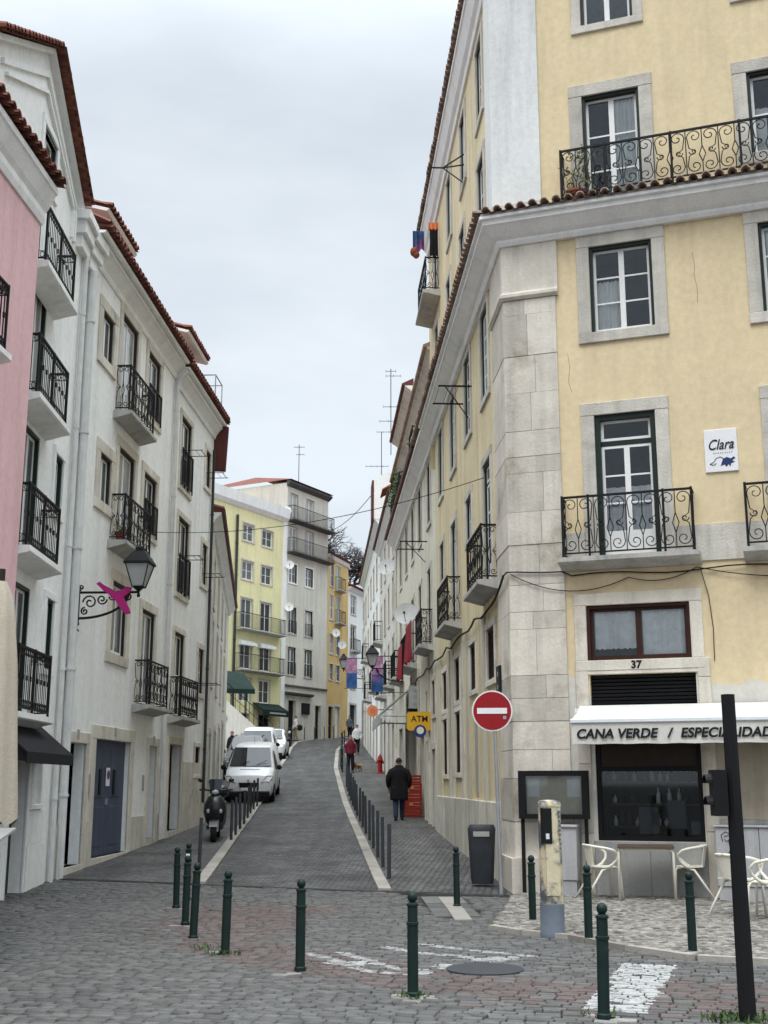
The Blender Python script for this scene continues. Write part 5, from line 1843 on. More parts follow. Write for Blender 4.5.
# bin and sign
bn = at0('rubbish_bin', 'dark grey rubbish bin hung on the no entry sign pole', 'bin')
mb = MB()
P = []
for z, hx, hy in ((.06, .17, .15), (.10, .185, .16), (.84, .225, .19), (.92, .23, .195), (.98, .20, .16)):
    for k in range(16):
        a = 2 * math.pi * k / 16
        cx_, sx_ = math.cos(a), math.sin(a)
        P.append((hx * math.copysign(abs(cx_) ** .5, cx_), hy * math.copysign(abs(sx_) ** .5, sx_), z))
mb.faces(P, [(j * 16 + k, j * 16 + (k + 1) % 16, (j + 1) * 16 + (k + 1) % 16, (j + 1) * 16 + k) for j in range(4) for k in range(16)] + [tuple(range(16)), tuple(range(64, 80))])
mb.build('body', 'bin_grey', bn, smooth=True, auto=True)
mb = MB(); mb.box(q, -.13, .13, .185, .2, .80, .88); mb.build('opening_label', 'panel_grey', bn)
put(bn, 1.60, 20.35, rz=R_(-6))
ns = at0('no_entry_sign', 'round red no entry sign with a white bar on a thin leaning pole', 'road sign')
b0 = Vector((1.80, 19.25, 0))
ctr = atY(492, 711, 19.25)
mb = MB(); mb.tube([b0, Vector((ctr.x + .03, 19.25, ctr.z + .2))], .03, 8); mb.build('pole', 'galvanised', ns, smooth=True, auto=True)
mb = MB(); mb.disc(ctr + Vector((0, -.035, 0)), (-.08, -1, -.02), .32, .006, 40); ds = mb.build('disc', 'sign_white', ns)
mb = MB(); mb.disc(ctr + Vector((-.0006, -.043, 0)), (-.08, -1, -.02), .298, .003, 40); mb.build('red_field', 'sign_red', ds)
mb = MB(); mb.box(Fr((ctr.x, 19.25), (1, -.08), 'R'), -.235, .235, .047, .051, ctr.z - .045, ctr.z + .045); mb.build('white_bar', 'sign_white', ds)
mb = MB(); mb.box(Fr((ctr.x, 19.25), (1, -.08), 'R'), .17, .22, .047, .05, ctr.z - .13, ctr.z - .08); mb.build('sticker', 'ink_grey', ds)
pl = thing('street_plaque', 'small dark plaque with pale marks high on the side of the corner quoin', 'plaque', tuple(FR.p(1.2, 0, 3.2)), 0)
mb = MB(); mb.box(FR, .95, 1.3, .05, .09, 3.14, 3.62); pq = mb.build('plate', 'ink', pl)
mb = MB()
for z in (3.26, 3.48): mb.disc(FR.p(1.12, .091, z), (*FR.n, 0), .05, .003, 12)
mb.build('mark', 'ink_grey', pq)

# chairs and table
def make_chair():
    c = at0('cafe_chair', 'x', 'chair', 'cream metal cafe chairs')
    mb = MB()
    P = []
    n = 9
    for j in range(n):
        for i in range(n):
            a, b = -1 + 2 * i / (n - 1), -1 + 2 * j / (n - 1)
            x, y = .205 * a * math.sqrt(1 - b * b * .18), .20 * b * math.sqrt(1 - a * a * .18)
            P.append((x, y, .445 - .018 * (1 - a * a) * (1 - b * b) + .012 * max(0, -b)))
    m2 = len(P)
    P += [(x, y, z - .014) for x, y, z in P]
    fs = [(j * n + i, j * n + i + 1, (j + 1) * n + i + 1, (j + 1) * n + i) for j in range(n - 1) for i in range(n - 1)]
    fs += [tuple(m2 + k for k in f) for f in fs]
    ed = [i for i in range(n)] + [j * n + n - 1 for j in range(1, n)] + [(n - 1) * n + i for i in range(n - 2, -1, -1)] + [j * n for j in range(n - 2, 0, -1)]
    fs += [(ed[i], ed[(i + 1) % len(ed)], m2 + ed[(i + 1) % len(ed)], m2 + ed[i]) for i in range(len(ed))]
    mb.faces(P, fs)
    mb.build('seat', 'chair_cream', c, smooth=True, auto=True)
    mb = MB()
    P = []
    for k in range(7):
        a = (k - 3) / 3
        for z in (.45, .60, .745):
            w = .12 + (z - .45) * .22
            P.append((a * w, -.20 - (z - .45) * .16 + .05 * a * a * .8, z))
    nn = len(P)
    P += [(x, y - .010, z) for x, y, z in P]
    fs = [(k * 3 + j, k * 3 + j + 1, (k + 1) * 3 + j + 1, (k + 1) * 3 + j) for k in range(6) for j in range(2)]
    fs += [tuple(nn + v for v in f) for f in fs] + [(k * 3 + e, (k + 1) * 3 + e, nn + (k + 1) * 3 + e, nn + k * 3 + e) for k in range(6) for e in (0, 2)] + [(j + e, j + 1 + e, nn + j + 1 + e, nn + j + e) for j in range(2) for e in (0, 18)]
    mb.faces(P, fs)
    mb.build('backrest', 'chair_cream', c, smooth=True, auto=True)
    for sg_ in (-1, 1):
        mb = MB()
        ctl = [(0, -.255, .745), (.12, -.235, .742), (.21, -.16, .73), (.265, -.03, .71), (.275, .09, .68), (.26, .16, .62), (.235, .15, .54), (.205, .08, .47), (.19, .0, .43)]
        pts = []
        for a, b in zip(ctl, ctl[1:]):
            for t in (0, .5): pts.append((sg_ * (a[0] + (b[0] - a[0]) * t), a[1] + (b[1] - a[1]) * t, a[2] + (b[2] - a[2]) * t))
        pts.append((sg_ * ctl[-1][0], ctl[-1][1], ctl[-1][2]))
        mb.tube(pts, .021, 7); mb.build('armrest', 'chair_cream', c, smooth=True)
        mb = MB(); mb.tube([(sg_ * .12, .12, .43), (sg_ * .18, .185, .425), (sg_ * .198, .205, .39), (sg_ * .215, .225, 0)], .018, 7); mb.build('leg', 'chair_cream', c, smooth=True)
        mb = MB(); mb.tube([(sg_ * .17, .05, .43), (sg_ * .19, -.06, .40), (sg_ * .22, -.33, 0)], .018, 7); mb.build('leg', 'chair_cream', c, smooth=True)
    return c
ch = make_chair()
zc = .055
cs = [((603, 902), 'cream metal armchair left of the small table, turned towards it', R_(-80)), ((692, 902), 'cream metal armchair right of the small table, turned towards it', R_(75)), ((741, 920), 'cream metal armchair half behind the black traffic post, front one of its group', R_(-62)), ((772, 924), 'cream metal armchair cut by the right edge of the photo', R_(60)), ((744, 900), 'cream metal armchair furthest back behind the black traffic post', R_(178))]
for i, (p, lab, rz) in enumerate(cs):
    o = ch if i == 0 else copy_tree(ch, (0, 0, 0), 0)
    o['label'] = lab
    x, y = gp(*p)
    put(o, x, y, zc, rz)
tb = at0('cafe_table', 'small table with a brown top and cream tube legs between two armchairs', 'table')
mb = MB(); mb.box(W0, -.40, .40, -.34, .34, .715, .745); mb.build('tabletop', 'table_top', tb)
for sy in (-1, 1):
    for sx in (-1, 1):
        mb = MB(); mb.tube([(sx * .30, sy * .29, .70), (sx * .355, sy * .29, .70), (sx * .38, sy * .29, .66), (sx * .39, sy * .29, 0)], .021, 7); mb.build('leg', 'chair_cream', tb, smooth=True)
mb = MB(); mb.box(W0, -.35, .35, -.30, -.27, .68, .714); mb.box(W0, -.35, .35, .27, .30, .68, .714); mb.build('rail', 'chair_cream', tb)
put(tb, *gp(648, 903), zc, AF * .6)

# ------------------------------------------------------------------ street lamps
def lamp():
    l = at0('wall_lamp', 'x', 'street lamp', 'wall mounted street lamps')
    A = Fr((0, 0), (1, 0))
    mb = MB()
    mb.tube([(.02, 0, -.62), (.02, 0, .14)], .034, 6)
    mb.tube([(.0, 0, -.0), (1.24, 0, .0)], .026, 6)
    pts = [(.04 + 1.0 * math.sin(t * math.pi / 2), 0, -.52 + .50 * (1 - math.cos(t * math.pi / 2))) for t in [i / 12 for i in range(13)]]
    mb.tube(pts, .027, 5)
    for cx_, cz_, r, a0, sg_ in ((.26, -.2, .15, math.pi, -1), (.5, -.14, .11, 0, -1), (.16, -.38, .08, math.pi / 2, 1), (.72, -.09, .075, math.pi, 1), (1.02, -.10, .08, math.pi / 2, -1), (.07, .1, .06, -math.pi / 2, -1)):
        mb.tube([(x, 0, z) for x, z in spiral(cx_, cz_, r, a0, 1.4, sg_)], .019, 4)
    mb.tube([(.06, 0, -.62), (.0, 0, -.7), (.06, 0, -.78)], .018, 4)
    mb.build('bracket', 'iron', l)
    c = 1.24
    mb = MB()
    def ring(h, s): return [(c + sx * s, sy * s, h) for sx, sy in ((-1, -1), (1, -1), (1, 1), (-1, 1))]
    lv = [(.10, .11), (.56, .235)]
    for (ax, ay, az), (bx, by, bz) in zip(ring(*lv[0]), ring(*lv[1])): mb.tube([(ax, ay, az), (bx, by, bz)], .013, 4)
    for h, s in lv: mb.tube(ring(h, s), .015, 4, closed=True)
    mb.lathe((c, 0, 0), [(.03, -.10), (.035, -.06), (.02, 0), (.05, .04), (.09, .07), (.10, .10)], 8)
    ln = mb.build('lantern', 'iron', l)
    mb = MB()
    a, b = ring(.12, .105), ring(.55, .225)
    mb.faces(a + b, [(i, (i + 1) % 4, 4 + (i + 1) % 4, 4 + i) for i in range(4)])
    mb.build('lantern_glass', 'glass_lamp', ln)
    mb = MB()
    P = ring(.555, .27) + ring(.60, .265) + ring(.82, .12) + ring(.83, .085) + ring(.90, .085) + ring(.95, .02)
    mb.faces(P, [(k * 4 + i, k * 4 + (i + 1) % 4, k * 4 + 4 + (i + 1) % 4, k * 4 + 4 + i) for k in range(5) for i in range(4)] + [(0, 1, 2, 3), (20, 21, 22, 23)])
    mb.build('lantern_roof', 'iron', ln)
    return l
lm = lamp()
lm['label'] = 'big black lantern on a scrolled bracket on the white house, with a magenta paper bird'
p = FL.p(.72, .0, 5.12)
put(lm, p.x, p.y, p.z, math.atan2(FL.n[1], FL.n[0]))
lm.scale = (.92, .92, .92)
for (u, z, lab) in ((20.8, None, 'lantern on the right hand house fronts, nearer of the two above the banners'), (38.6, None, 'small lantern further up the right side, before the ochre house')):
    o = copy_tree(lm, (0, 0, 0), 0, lab)
    yy = FR.xy(u)[1]
    tgt = atY(372, 660, yy) if u < 30 else atY(343.5, 664, yy)
    b = FR.p(u, 0, tgt.z - .35)
    o.scale = (.82, .82, .82)
    put(o, tgt.x + 1.02, b.y + .05, tgt.z - .28, math.atan2(FR.n[1], FR.n[0]))
    o['_'] = 0
    del o['_']
# paper bird tied to the lamp
bird = thing('paper_bird', 'magenta cut out bird tied on the bracket of the big lantern', 'decoration', tuple(FL.p(.72, .6, 5.1)), 0)
B = Fr(FL.xy(.66), FL.n, 'L')
mb = MB()
mb.slab(B, [(.36, 5.27), (.42, 5.31), (.50, 5.25), (.66, 5.17), (.78, 5.10), (.86, 5.05), (.99, 4.82), (1.03, 4.72), (.94, 4.70), (.84, 4.80), (.74, 4.95), (.62, 5.06), (.50, 5.14), (.42, 5.22)], -.02, .02)
mb.build('body', 'magenta', bird)
mb = MB()
mb.slab(B, [(.66, 5.02), (.78, 5.14), (.93, 5.22), (1.02, 5.20), (.99, 5.12), (.86, 5.02), (.76, 4.93)], .021, .045)
mb.build('wing', 'magenta', bird)
# banners
for (x0, x1, y0, y1, Y, lab) in ((371.5, 383, 664, 692, 41.5, 'blue and purple street banner under the nearer right hand lantern'), (346.5, 357, 664, 688, 57, 'blue and purple street banner under the far right hand lantern')):
    a, b = atY(x0, y0, Y), atY(x1, y1, Y)
    t = thing('street_banner', lab, 'banner', ((a.x + b.x) / 2, Y, b.z), 0, 'street banners on the right side')
    zm = b.z + (a.z - b.z) * .62
    mb = MB(); mb.box(W0, a.x, b.x, Y - .012, Y + .012, b.z, zm); mb.build('lower_cloth', 'banner_blue', t)
    mb = MB(); mb.box(W0, a.x, b.x, Y - .012, Y + .012, zm + .003, a.z + .25); mb.build('upper_cloth', 'banner_pink', t)
    mb = MB(); mb.tube([(a.x - .1, Y, a.z + .27), (FR.xy(Y - 19.35)[0] + .05, Y, a.z + .27)], .02, 4); mb.tube([(a.x - .1, Y, b.z - .02), (FR.xy(Y - 19.35)[0] + .05, Y, b.z - .02)], .015, 4); mb.build('rod', 'iron', t)

# ------------------------------------------------------------------ shop things on the right side
u = 14.25
Y = FR.xy(u)[1]
a, b = atY(407, 712, Y), atY(432, 730.5, Y)
am = thing('cash_machine_sign', 'yellow projecting sign reading ATM above the right pavement', 'sign', (a.x, Y, b.z), 0)
A = Fr((a.x, Y), (.998, .056), 'R')
w_ = b.x - a.x
zt, zb = a.z, b.z
mb = MB(); mb.slab(A, [(0, zb + .04), (.04, zb), (w_ - .04, zb), (w_, zb + .04), (w_, zt - .04), (w_ - .04, zt), (.04, zt), (0, zt - .04)], -.06, .06); bx = mb.build('panel', 'atm_yellow', am)
text('ATM', bx, A.p(w_ * .5, .063, zt - .27), Vector((*A.d, 0)), (0, 0, 1), .24, 'ink', off=.003, sx=.95, align='CENTER')
mb = MB(); mb.disc(A.p(w_ * .52, .06, zb - .02), (*A.n, 0), .17, .02, 24); lo = mb.build('round_badge', 'atm_blue', am)
mb = MB(); mb.disc(A.p(w_ * .52, .082, zb + .0), (*A.n, 0), .10, .004, 20); mb.build('badge_centre', 'dish_white', lo)
mb = MB(); mb.tube([A.p(w_, 0, zt - .1), A.p(w_ + .25, 0, zt - .1)], .025, 5); mb.build('arm', 'iron', am)
Y = 37.2
a, b = atY(409, 686, Y), atY(424, 711, Y)
ac = thing('air_conditioner', 'grey air conditioning unit on the wall above the yellow ATM sign', 'air conditioner', (b.x, Y, b.z), 0)
mb = MB(); mb.box(W0, a.x, b.x, Y, Y + .8, b.z + .08, a.z, ); mb.build('casing', 'cabinet_grey', ac)
mb = MB()
for k in range(3): mb.box(W0, a.x + .12, b.x - .12, Y - .012, Y, b.z + .18 + k * .22, b.z + .25 + k * .22)
mb.build('grille', 'panel_grey', ac)
mb = MB(); mb.box(W0, a.x - .05, FR.xy(Y - 19.3)[0], Y + .1, Y + .16, b.z + .02, b.z + .075); mb.box(W0, a.x - .05, FR.xy(Y - 19.3)[0], Y + .6, Y + .66, b.z + .02, b.z + .075); mb.build('bracket', 'iron', ac)
Y = 50
c = atY(372.5, 711, Y)
os_ = thing('round_sign', 'small round orange projecting sign before the slanting shop awning', 'sign', tuple(c), 0)
mb = MB(); mb.disc(c, (0, -1, 0), .23, .08, 28); dk = mb.build('disc', 'orange_sign', os_)
mb = MB(); mb.disc(c + Vector((0, -.081, 0)), (0, -1, 0), .11, .004, 20); mb.build('centre', 'orange', dk)
mb = MB(); mb.tube([c + Vector((.2, -.04, .05)), Vector((FR.xy(30.7)[0], Y, c.z + .05))], .02, 4); mb.build('arm', 'iron', os_)
sa = thing('shop_awning', 'slanting pale shop awning over the right pavement near the ATM sign', 'awning', tuple(FR.p(20.5, 0, 4.4)), 0)
mb = MB(); mb.prism(FR, [(.03, 4.75), (.03, 4.72), (1.15, 3.75), (1.15, 3.45), (1.18, 3.45), (1.18, 3.78)], 18.6, 23.4); mb.build('canopy', 'grey_cloth', sa)
for uu in (18.62, 23.36):
    mb = MB(); mb.tube([FR.p(uu, 0, 3.7), FR.p(uu, 1.12, 3.72)], .025, 5); mb.build('arm', 'galvanised', sa)
# red crates
for k in range(5):
    cr_ = at0('crate', ['bottom crate of the red stack beside the doorway behind the walker', 'second crate up in the red stack beside the doorway', 'middle crate of the red stack beside the doorway', 'fourth crate up in the red stack beside the doorway', 'top crate of the red stack beside the doorway'][k], 'crate', 'red plastic crates stacked by the doorway')
    mb = MB()
    hw, hd_, h = .27, .19, .235
    for a, b, c_, d in ((-hw, hw, -hd_, -hd_ + .015), (-hw, hw, hd_ - .015, hd_), (-hw, -hw + .015, -hd_, hd_), (hw - .015, hw, -hd_, hd_)):
        for z0, z1 in ((.0, .07), (.085, .155), (.17, h)): mb.box(W0, a, b, c_, d, z0, z1)
    for sx in (-1, 1):
        for sy in (-1, 1): mb.box(W0, sx * hw - .02, sx * hw + .02, sy * hd_ - .02, sy * hd_ + .02, 0, h)
    mb.build('frame', 'crate_red', cr_)
    mb = MB(); mb.box(W0, -hw + .016, hw - .016, -hd_ + .016, hd_ - .016, .004, .016); mb.build('floor', 'crate_red', cr_)
    if k in (1, 3):
        mb = MB()
        mb.box(W0, -.06, .06, -hd_ - .022, -hd_ - .004, .09, .15); mb.build('handle', 'orange', cr_)
    put(cr_, .80 + random.uniform(-.015, .015), 36.2, g(36.2) + .02 + k * .237, random.uniform(-.05, .05))
hy = at0('fire_hydrant', 'red fire hydrant against the wall on the right pavement', 'hydrant')
mb = MB(); mb.lathe((0, 0, 0), [(.17, 0), (.17, .05), (.11, .07), (.10, .55), (.14, .57), (.14, .62), (.11, .64), (.10, .74), (.05, .80), (.03, .86)], 12); mb.build('barrel', 'hydrant_red', hy, smooth=True, auto=True)
for sx in (-1, 1):
    mb = MB(); mb.lathe((sx * .14, 0, .5), [(.05, -.05), (.06, .02), (.06, .05)], 8, 'x'); mb.build('outlet', 'hydrant_red', hy)
put(hy, -.18, 55.5)

# ------------------------------------------------------------------ satellite dishes, aerials, wires
def dish(lab, c, r, m, face=(-.25, -1, .25), wall_=None):
    t = thing('satellite_dish', lab, 'satellite dish', tuple(c), 0, 'satellite dishes on the house fronts')
    f = Vector(face).normalized()
    x = f.cross(Vector((0, 0, 1))).normalized()
    y = x.cross(f) * -1
    mb = MB()
    P, fs = [], []
    n = 20
    for j in range(5):
        rr = r * j / 4
        for k in range(n):
            a = 2 * math.pi * k / n
            P.append(c + x * (rr * math.cos(a)) + y * (rr * math.sin(a)) + f * (.18 * rr * rr / r))
    fs = [(j * n + k, j * n + (k + 1) % n, (j + 1) * n + (k + 1) % n, (j + 1) * n + k) for j in range(4) for k in range(n)]
    mb.faces(P, fs)
    mb.build('bowl', m, t, smooth=True)
    mb = MB(); e = c + f * (r * .75) - Vector((0, 0, r * .15)); mb.tube([c - Vector((0, 0, r * .9)) + f * .05, e], .012, 4); mb.ell(e, .04, .04, .05, 8, 5); mb.build('receiver_arm', 'steel_grey', t)
    mb = MB(); w = wall_ if wall_ else c - f * .3; mb.tube([c, c - f * .08 - Vector((0, 0, .1)), w], .02, 5); mb.build('bracket', 'iron', t)
    return t
c = atY(406, 614, 37.5); dish('large grey satellite dish beside the red cloth on the right side', c, .36, 'dish_grey', wall_=FR.p(18.2, 0, c.z - .2))
c = atY(387, 567, 49); dish('grey satellite dish under the cornice end on the right side', c, .36, 'dish_grey', wall_=FR.p(29.7, 0, c.z - .2))
for (x, y, uu, on, lab, m) in ((287, 511, .15, FG, 'white satellite dish under the top balcony of the beige building', 'dish_white'), (289.5, 565, .1, FG, 'white satellite dish halfway up the joint of lemon and beige buildings', 'dish_white'), (289, 607, .1, FG, 'lowest white satellite dish at the joint of lemon and beige buildings', 'dish_white'), (336, 633, 1.4, FO, 'white satellite dish on the ochre house front', 'dish_white'), (342, 645, 2.4, FO, 'pale satellite dish lower right on the ochre house', 'dish_white')):
    b = on.p(uu, .45, 0)
    c = atY(x, y, b.y)
    dish(lab, c, .33, m, (.1, -1, .2), wall_=on.p(uu + .1, 0, c.z - .2))
def aerial(lab, base, h, arms, r=.018):
    t = thing('aerial', lab, 'aerial', tuple(base), 0)
    mb = MB(); mb.tube([base, base + Vector((0, 0, h))], r, 5); mb.build('mast', 'steel_grey', t)
    mb = MB()
    for (z, l, dx) in arms:
        mb.tube([base + Vector((-l + dx, 0, z)), base + Vector((l + dx, 0, z))], r * .7, 4)
        n = max(2, int(l / .12))
        for k in range(n + 1): mb.tube([base + Vector((-l + dx + 2 * l * k / n, -.18, z)), base + Vector((-l + dx + 2 * l * k / n, .18, z))], r * .45, 3)
    mb.build('antenna_array', 'steel_grey', t)
    return t
b = atY(391, 455, 46); aerial('tall tv aerial mast with a bushy top on the right roofs', b, 3.6, [(3.5, .2, 0), (3.3, .3, .1), (2.0, .4, .1), (1.4, .35, -.1)])
b = atY(381.5, 475, 52); aerial('second tv aerial, on the roofs left of the plants', b, 2.0, [(2.0, .4, .2), (.4, .5, -.2)])
b = FG.p(4.6, -2, 24.6); aerial('tv aerial on the roof of the beige building', b, 3.0, [(2.8, .4, 0), (2.2, .3, .1)], .03)
b = FG.p(-9, -2.5, 21.8); aerial('tv aerial on the roof of the lemon building', b, 4.0, [(3.9, .6, .3)], .03)
def sag(a, b, d, n=24):
    a, b = Vector(a), Vector(b)
    return [a + (b - a) * (i / n) - Vector((0, 0, d * 4 * (i / n) * (1 - i / n))) for i in range(n + 1)]
def cable(lab, pts, r=.012):
    mb = MB(); mb.tube(pts, r, 4)
    return tag(mb.build('cable', 'black_plastic', None), lab, 'cable')
cable('thin overhead wire slung across the street from the left houses', sag(FL.p(5.2, .05, 7.2), FR.p(2.6, .05, 7.3), .35), .008)
cable('black cable sagging along the street side of the yellow building', [FR.p(20 - 18.6 * i / 40, .07, 4.82 - .10 * abs(math.sin(i * .55)) + .02 * math.sin(i * 1.7)) for i in range(41)] + [FR.p(.7, .09, 4.9), FR.p(.2, .1, 5.02)], .022)
cable('black cable running level round the corner below the front balconies', [FR.p(.25, .09, 5.02)] + [Vector((*corner_pt(.09), 5.03))] + [FF.p(.1 + i * .25, .07, 5.03 - .012 * i - .01 * math.sin(i)) for i in range(4)] + [FF.p(1 + i * .3, .05, 4.92 + .03 * math.sin(i * .9)) for i in range(20)], .013)
cable('thin cable looping low over the brown wooden window', sag(FF.p(.0, .08, 5.0), FF.p(1.9, .05, 4.85), .25, 12) + sag(FF.p(1.9, .05, 4.85), FF.p(2.95, .05, 4.95), .12, 10)[1:] + sag(FF.p(2.95, .05, 4.95), FF.p(6, .05, 4.9), .2, 14)[1:], .009)
cable('thin wire hanging down the yellow wall right of the brown window', [FF.p(3.0, .03, 4.93), FF.p(3.1, .02, 4.5), FF.p(3.14, .02, 4.0), FF.p(3.13, .02, 3.5)], .007)
cable('wire stretched between the far house fronts below the tree', sag(FG.p(5.6, .1, 20.6), FR.p(46, .1, 17.5), .4), .02)
for (u, z, ln, lab) in ((4.5, 9.75, .7, 'iron clothes line bracket by the second floor windows of the yellow side'), (14.8, 8.5, .8, 'iron clothes line bracket on the cream house beside the yellow one')):
    t = thing('clothes_line', lab, 'clothes line', tuple(FR.p(u, 0, z)), 0)
    mb = MB(); mb.tube([FR.p(u, 0, z), FR.p(u, ln, z)], .022, 4); mb.tube([FR.p(u + 1.2, 0, z), FR.p(u + 1.2, ln, z)], .022, 4); mb.tube([FR.p(u + .6, 0, z - .5), FR.p(u, ln * .8, z)], .012, 4); mb.build('arm', 'iron', t)
    mb = MB()
    for k in range(3): mb.tube([FR.p(u, ln * (.4 + .28 * k), z), FR.p(u + 1.2, ln * (.4 + .28 * k), z)], .006, 3)
    mb.build('line', 'iron', t)
t = thing('clothes_line', 'branching iron clothes line frame high on the yellow side wall', 'clothes line', tuple(UR.p(4.2, 0, 14.6)), 0)
mb = MB()
for dz in (.25, 0, -.45): mb.tube([UR.p(4.0, 0, 14.6 + dz), UR.p(4.2, .45, 14.62)], .016, 4)
mb.tube([UR.p(4.2, .4, 14.62), UR.p(4.2, .75, 14.62)], .018, 4)
mb.build('arm', 'iron', t)

# ------------------------------------------------------------------ cloths, laundry, plants
def cloth(lab, name, cat, fr, u0, u1, o, z0, z1, m, wob=.03, grp=None, fold=9):
    mb = MB()
    n = 14
    P = []
    for i in range(n + 1):
        for j in range(4):
            t = j / 3
            P.append(fr.p(u0 + (u1 - u0) * i / n, o + wob * math.sin(i * fold * .13) * t, z1 + (z0 - z1) * t + .03 * t * math.sin(i * .7)))
    mm = len(P)
    P += [p + Vector((*fr.n, 0)) * .006 for p in P]
    fs = [(i * 4 + j, i * 4 + j + 1, (i + 1) * 4 + j + 1, (i + 1) * 4 + j) for i in range(n) for j in range(3)]
    mb.faces(P, fs + [tuple(mm + v for v in f) for f in fs])
    return tag(mb.build(name, m, None, smooth=True), lab, cat, grp)
A1 = Fr(FR.xy(15.05, .05), (-FR.n[0] * -1, -FR.n[1] * -1)) if False else FR
cloth('red cloth with pale marks hanging over the balcony by the big satellite dish', 'hanging_cloth', 'cloth', FR, 14.9, 17.2, .46, 5.15, 6.25, 'red_cloth', .08)
cloth('lower red cloth hanging behind the first, further up the street', 'hanging_cloth', 'cloth', FR, 18.7, 20.6, .46, 4.95, 6.0, 'red_cloth', .08)
LA = Fr(UR.xy(9.15), UR.n, 'R')
cloth('black garment hanging at the near end of the topmost right hand balcony', 'laundry', 'laundry', LA, .05, .26, .02, 14.85, 15.62, 'black_cloth', .03)
cloth('orange top hung above the black garment on the topmost balcony', 'laundry', 'laundry', LA, .03, .29, .03, 15.58, 15.80, 'orange', .03)
cloth('blue patterned cloth fluttering over the rail of the topmost right hand balcony', 'laundry', 'laundry', LA, .40, .70, .02, 15.02, 15.55, 'banner_blue', .06)
c = UR.p(9.2, .66, 14.98)
mb = MB(); mb.ell(c, .11, .11, .13, 9, 6); mb.ell(c + Vector((.05, 0, -.08)), .09, .10, .10, 9, 6); tag(mb.build('hanging_ball', 'terracotta', None, smooth=True), 'brown round hanging decoration below the blue fluttering cloth', 'decoration')
rnd = random.Random(31)
def leaves(mb, c, rx, ry, rz, n, s):
    for _ in range(n):
        while True:
            v = Vector((rnd.uniform(-1, 1), rnd.uniform(-1, 1), rnd.uniform(-1, 1)))
            if v.length < 1: break
        p = Vector(c) + Vector((v.x * rx, v.y * ry, v.z * rz))
        a = Vector((rnd.gauss(0, 1), rnd.gauss(0, 1), rnd.gauss(0, 1))).normalized()
        b = a.orthogonal().normalized()
        k = s * rnd.uniform(.6, 1.4)
        mb.tint = rnd.uniform(.6, 1.4)
        mb.faces([p, p + a * k * .5 + b * k * .28, p + a * k, p + a * k * .5 - b * k * .28], [(0, 1, 2, 3)])
def pot_plant(lab, c, r, h, rx, rz, n, s, leaf='leaf', dx=0, ry=None):
    t = thing('potted_plant', lab, 'plant', tuple(c), 0, 'potted plants on balconies')
    mb = MB(); mb.lathe(c, [(r * .7, 0), (r, h * .85), (r * 1.1, h * .86), (r * 1.1, h), (r * .9, h), (r * .85, h * .8)], 14); mb.build('pot', 'terracotta', t, smooth=True, auto=True)
    mb = MB()
    for k in range(6): mb.tube([Vector(c) + Vector((0, 0, h * .7)), Vector(c) + Vector((rnd.uniform(-.5, .5) * rx + dx * .5, 0, h + rz * rnd.uniform(.4, 1.2))), Vector(c) + Vector((rnd.uniform(-1, 1) * rx + dx, rnd.uniform(-.3, .3) * rx, h + rz * rnd.uniform(.8, 1.9)))], .008, 3)
    mb.build('stem', 'leaf_dry', t)
    mb = MB(); leaves(mb, Vector(c) + Vector((dx, 0, h + rz)), rx, ry or rx * .6, rz, n, s); mb.build('foliage', leaf, t)
pot_plant('straggly plant in a terracotta pot at the end of the long upper balcony', UF.p(1.47, .16, 11.26), .17, .27, .42, .42, 70, .09, 'leaf_dry', .12)
pot_plant('small plant in a red pot on the middle balcony of the garage door house', FL.p(2.7, .18, 6.47), .11, .2, .14, .14, 40, .05)
for k, (u, z) in enumerate(((22.3, 12.0), (23.6, 12.1), (25.2, 11.9))):
    pot_plant(['bushy dark plant nearest the street end of the green attic balcony', 'middle bushy plant of the green attic balcony on the right', 'furthest bushy plant of the green attic balcony on the right'][k], FR.p(u, .16, 11.46), .15, .25, .45, .5, 260, .12)
pot_plant('small pot of dark leaves hanging high on the right roofs above the tiles', FR.p(16.6, .12, 11.46), .12, .2, .3, .35, 120, .09)

# ------------------------------------------------------------------ left edge of the square
pa_ = at0('parasol', 'closed beige parasol at the left edge of the square', 'parasol')
mb = MB()
P = []
prof = [(.04, 3.25), (.10, 3.1), (.155, 2.6), (.19, 2.0), (.215, 1.6), (.225, 1.40)]
n = 28
for r, z in prof:
    for k in range(n):
        a = 2 * math.pi * k / n
        rr = r * (1 + .10 * math.cos(7 * a))
        P.append((rr * math.cos(a), rr * math.sin(a), z + .03 * math.cos(7 * a) * (r > .2)))
mb.faces(P, [(j * n + k, j * n + (k + 1) % n, (j + 1) * n + (k + 1) % n, (j + 1) * n + k) for j in range(len(prof) - 1) for k in range(n)])
mb.build('folded_canopy', 'beige_cloth', pa_, smooth=True)
mb = MB(); mb.tube([(0, 0, .05), (0, 0, 3.35)], .025, 8); mb.build('pole', 'dark_wood', pa_)
mb = MB(); mb.lathe((0, 0, 0), [(.2, 0), (.2, .06), (.05, .09), (.04, .3)], 16); mb.build('base', 'steel_grey', pa_)
put(pa_, -3.03, 9.4)
tt = at0('long_table', 'pale grey table top jutting in at the left edge below the parasol', 'table')
mb = MB(); mb.plan([(-4.86, 16.4), (-3.62, 11.35), (-6.2, 10.9), (-7.2, 15.9)], 1.08, 1.11); mb.build('tabletop', 'grey_cloth', tt)
for x, y in ((-5.3, 15.7), (-4.5, 11.6), (-6.0, 11.2), (-6.9, 15.5)):
    mb = MB(); mb.tube([(x, y, 0), (x, y, 1.08)], .03, 6); mb.build('leg', 'steel_grey', tt)
ba = thing('shop_awning', 'small black shop awning under the lowest balcony of the gabled house', 'awning', tuple(FN.p(-2, 0, 2.5)), 0)
mb = MB()
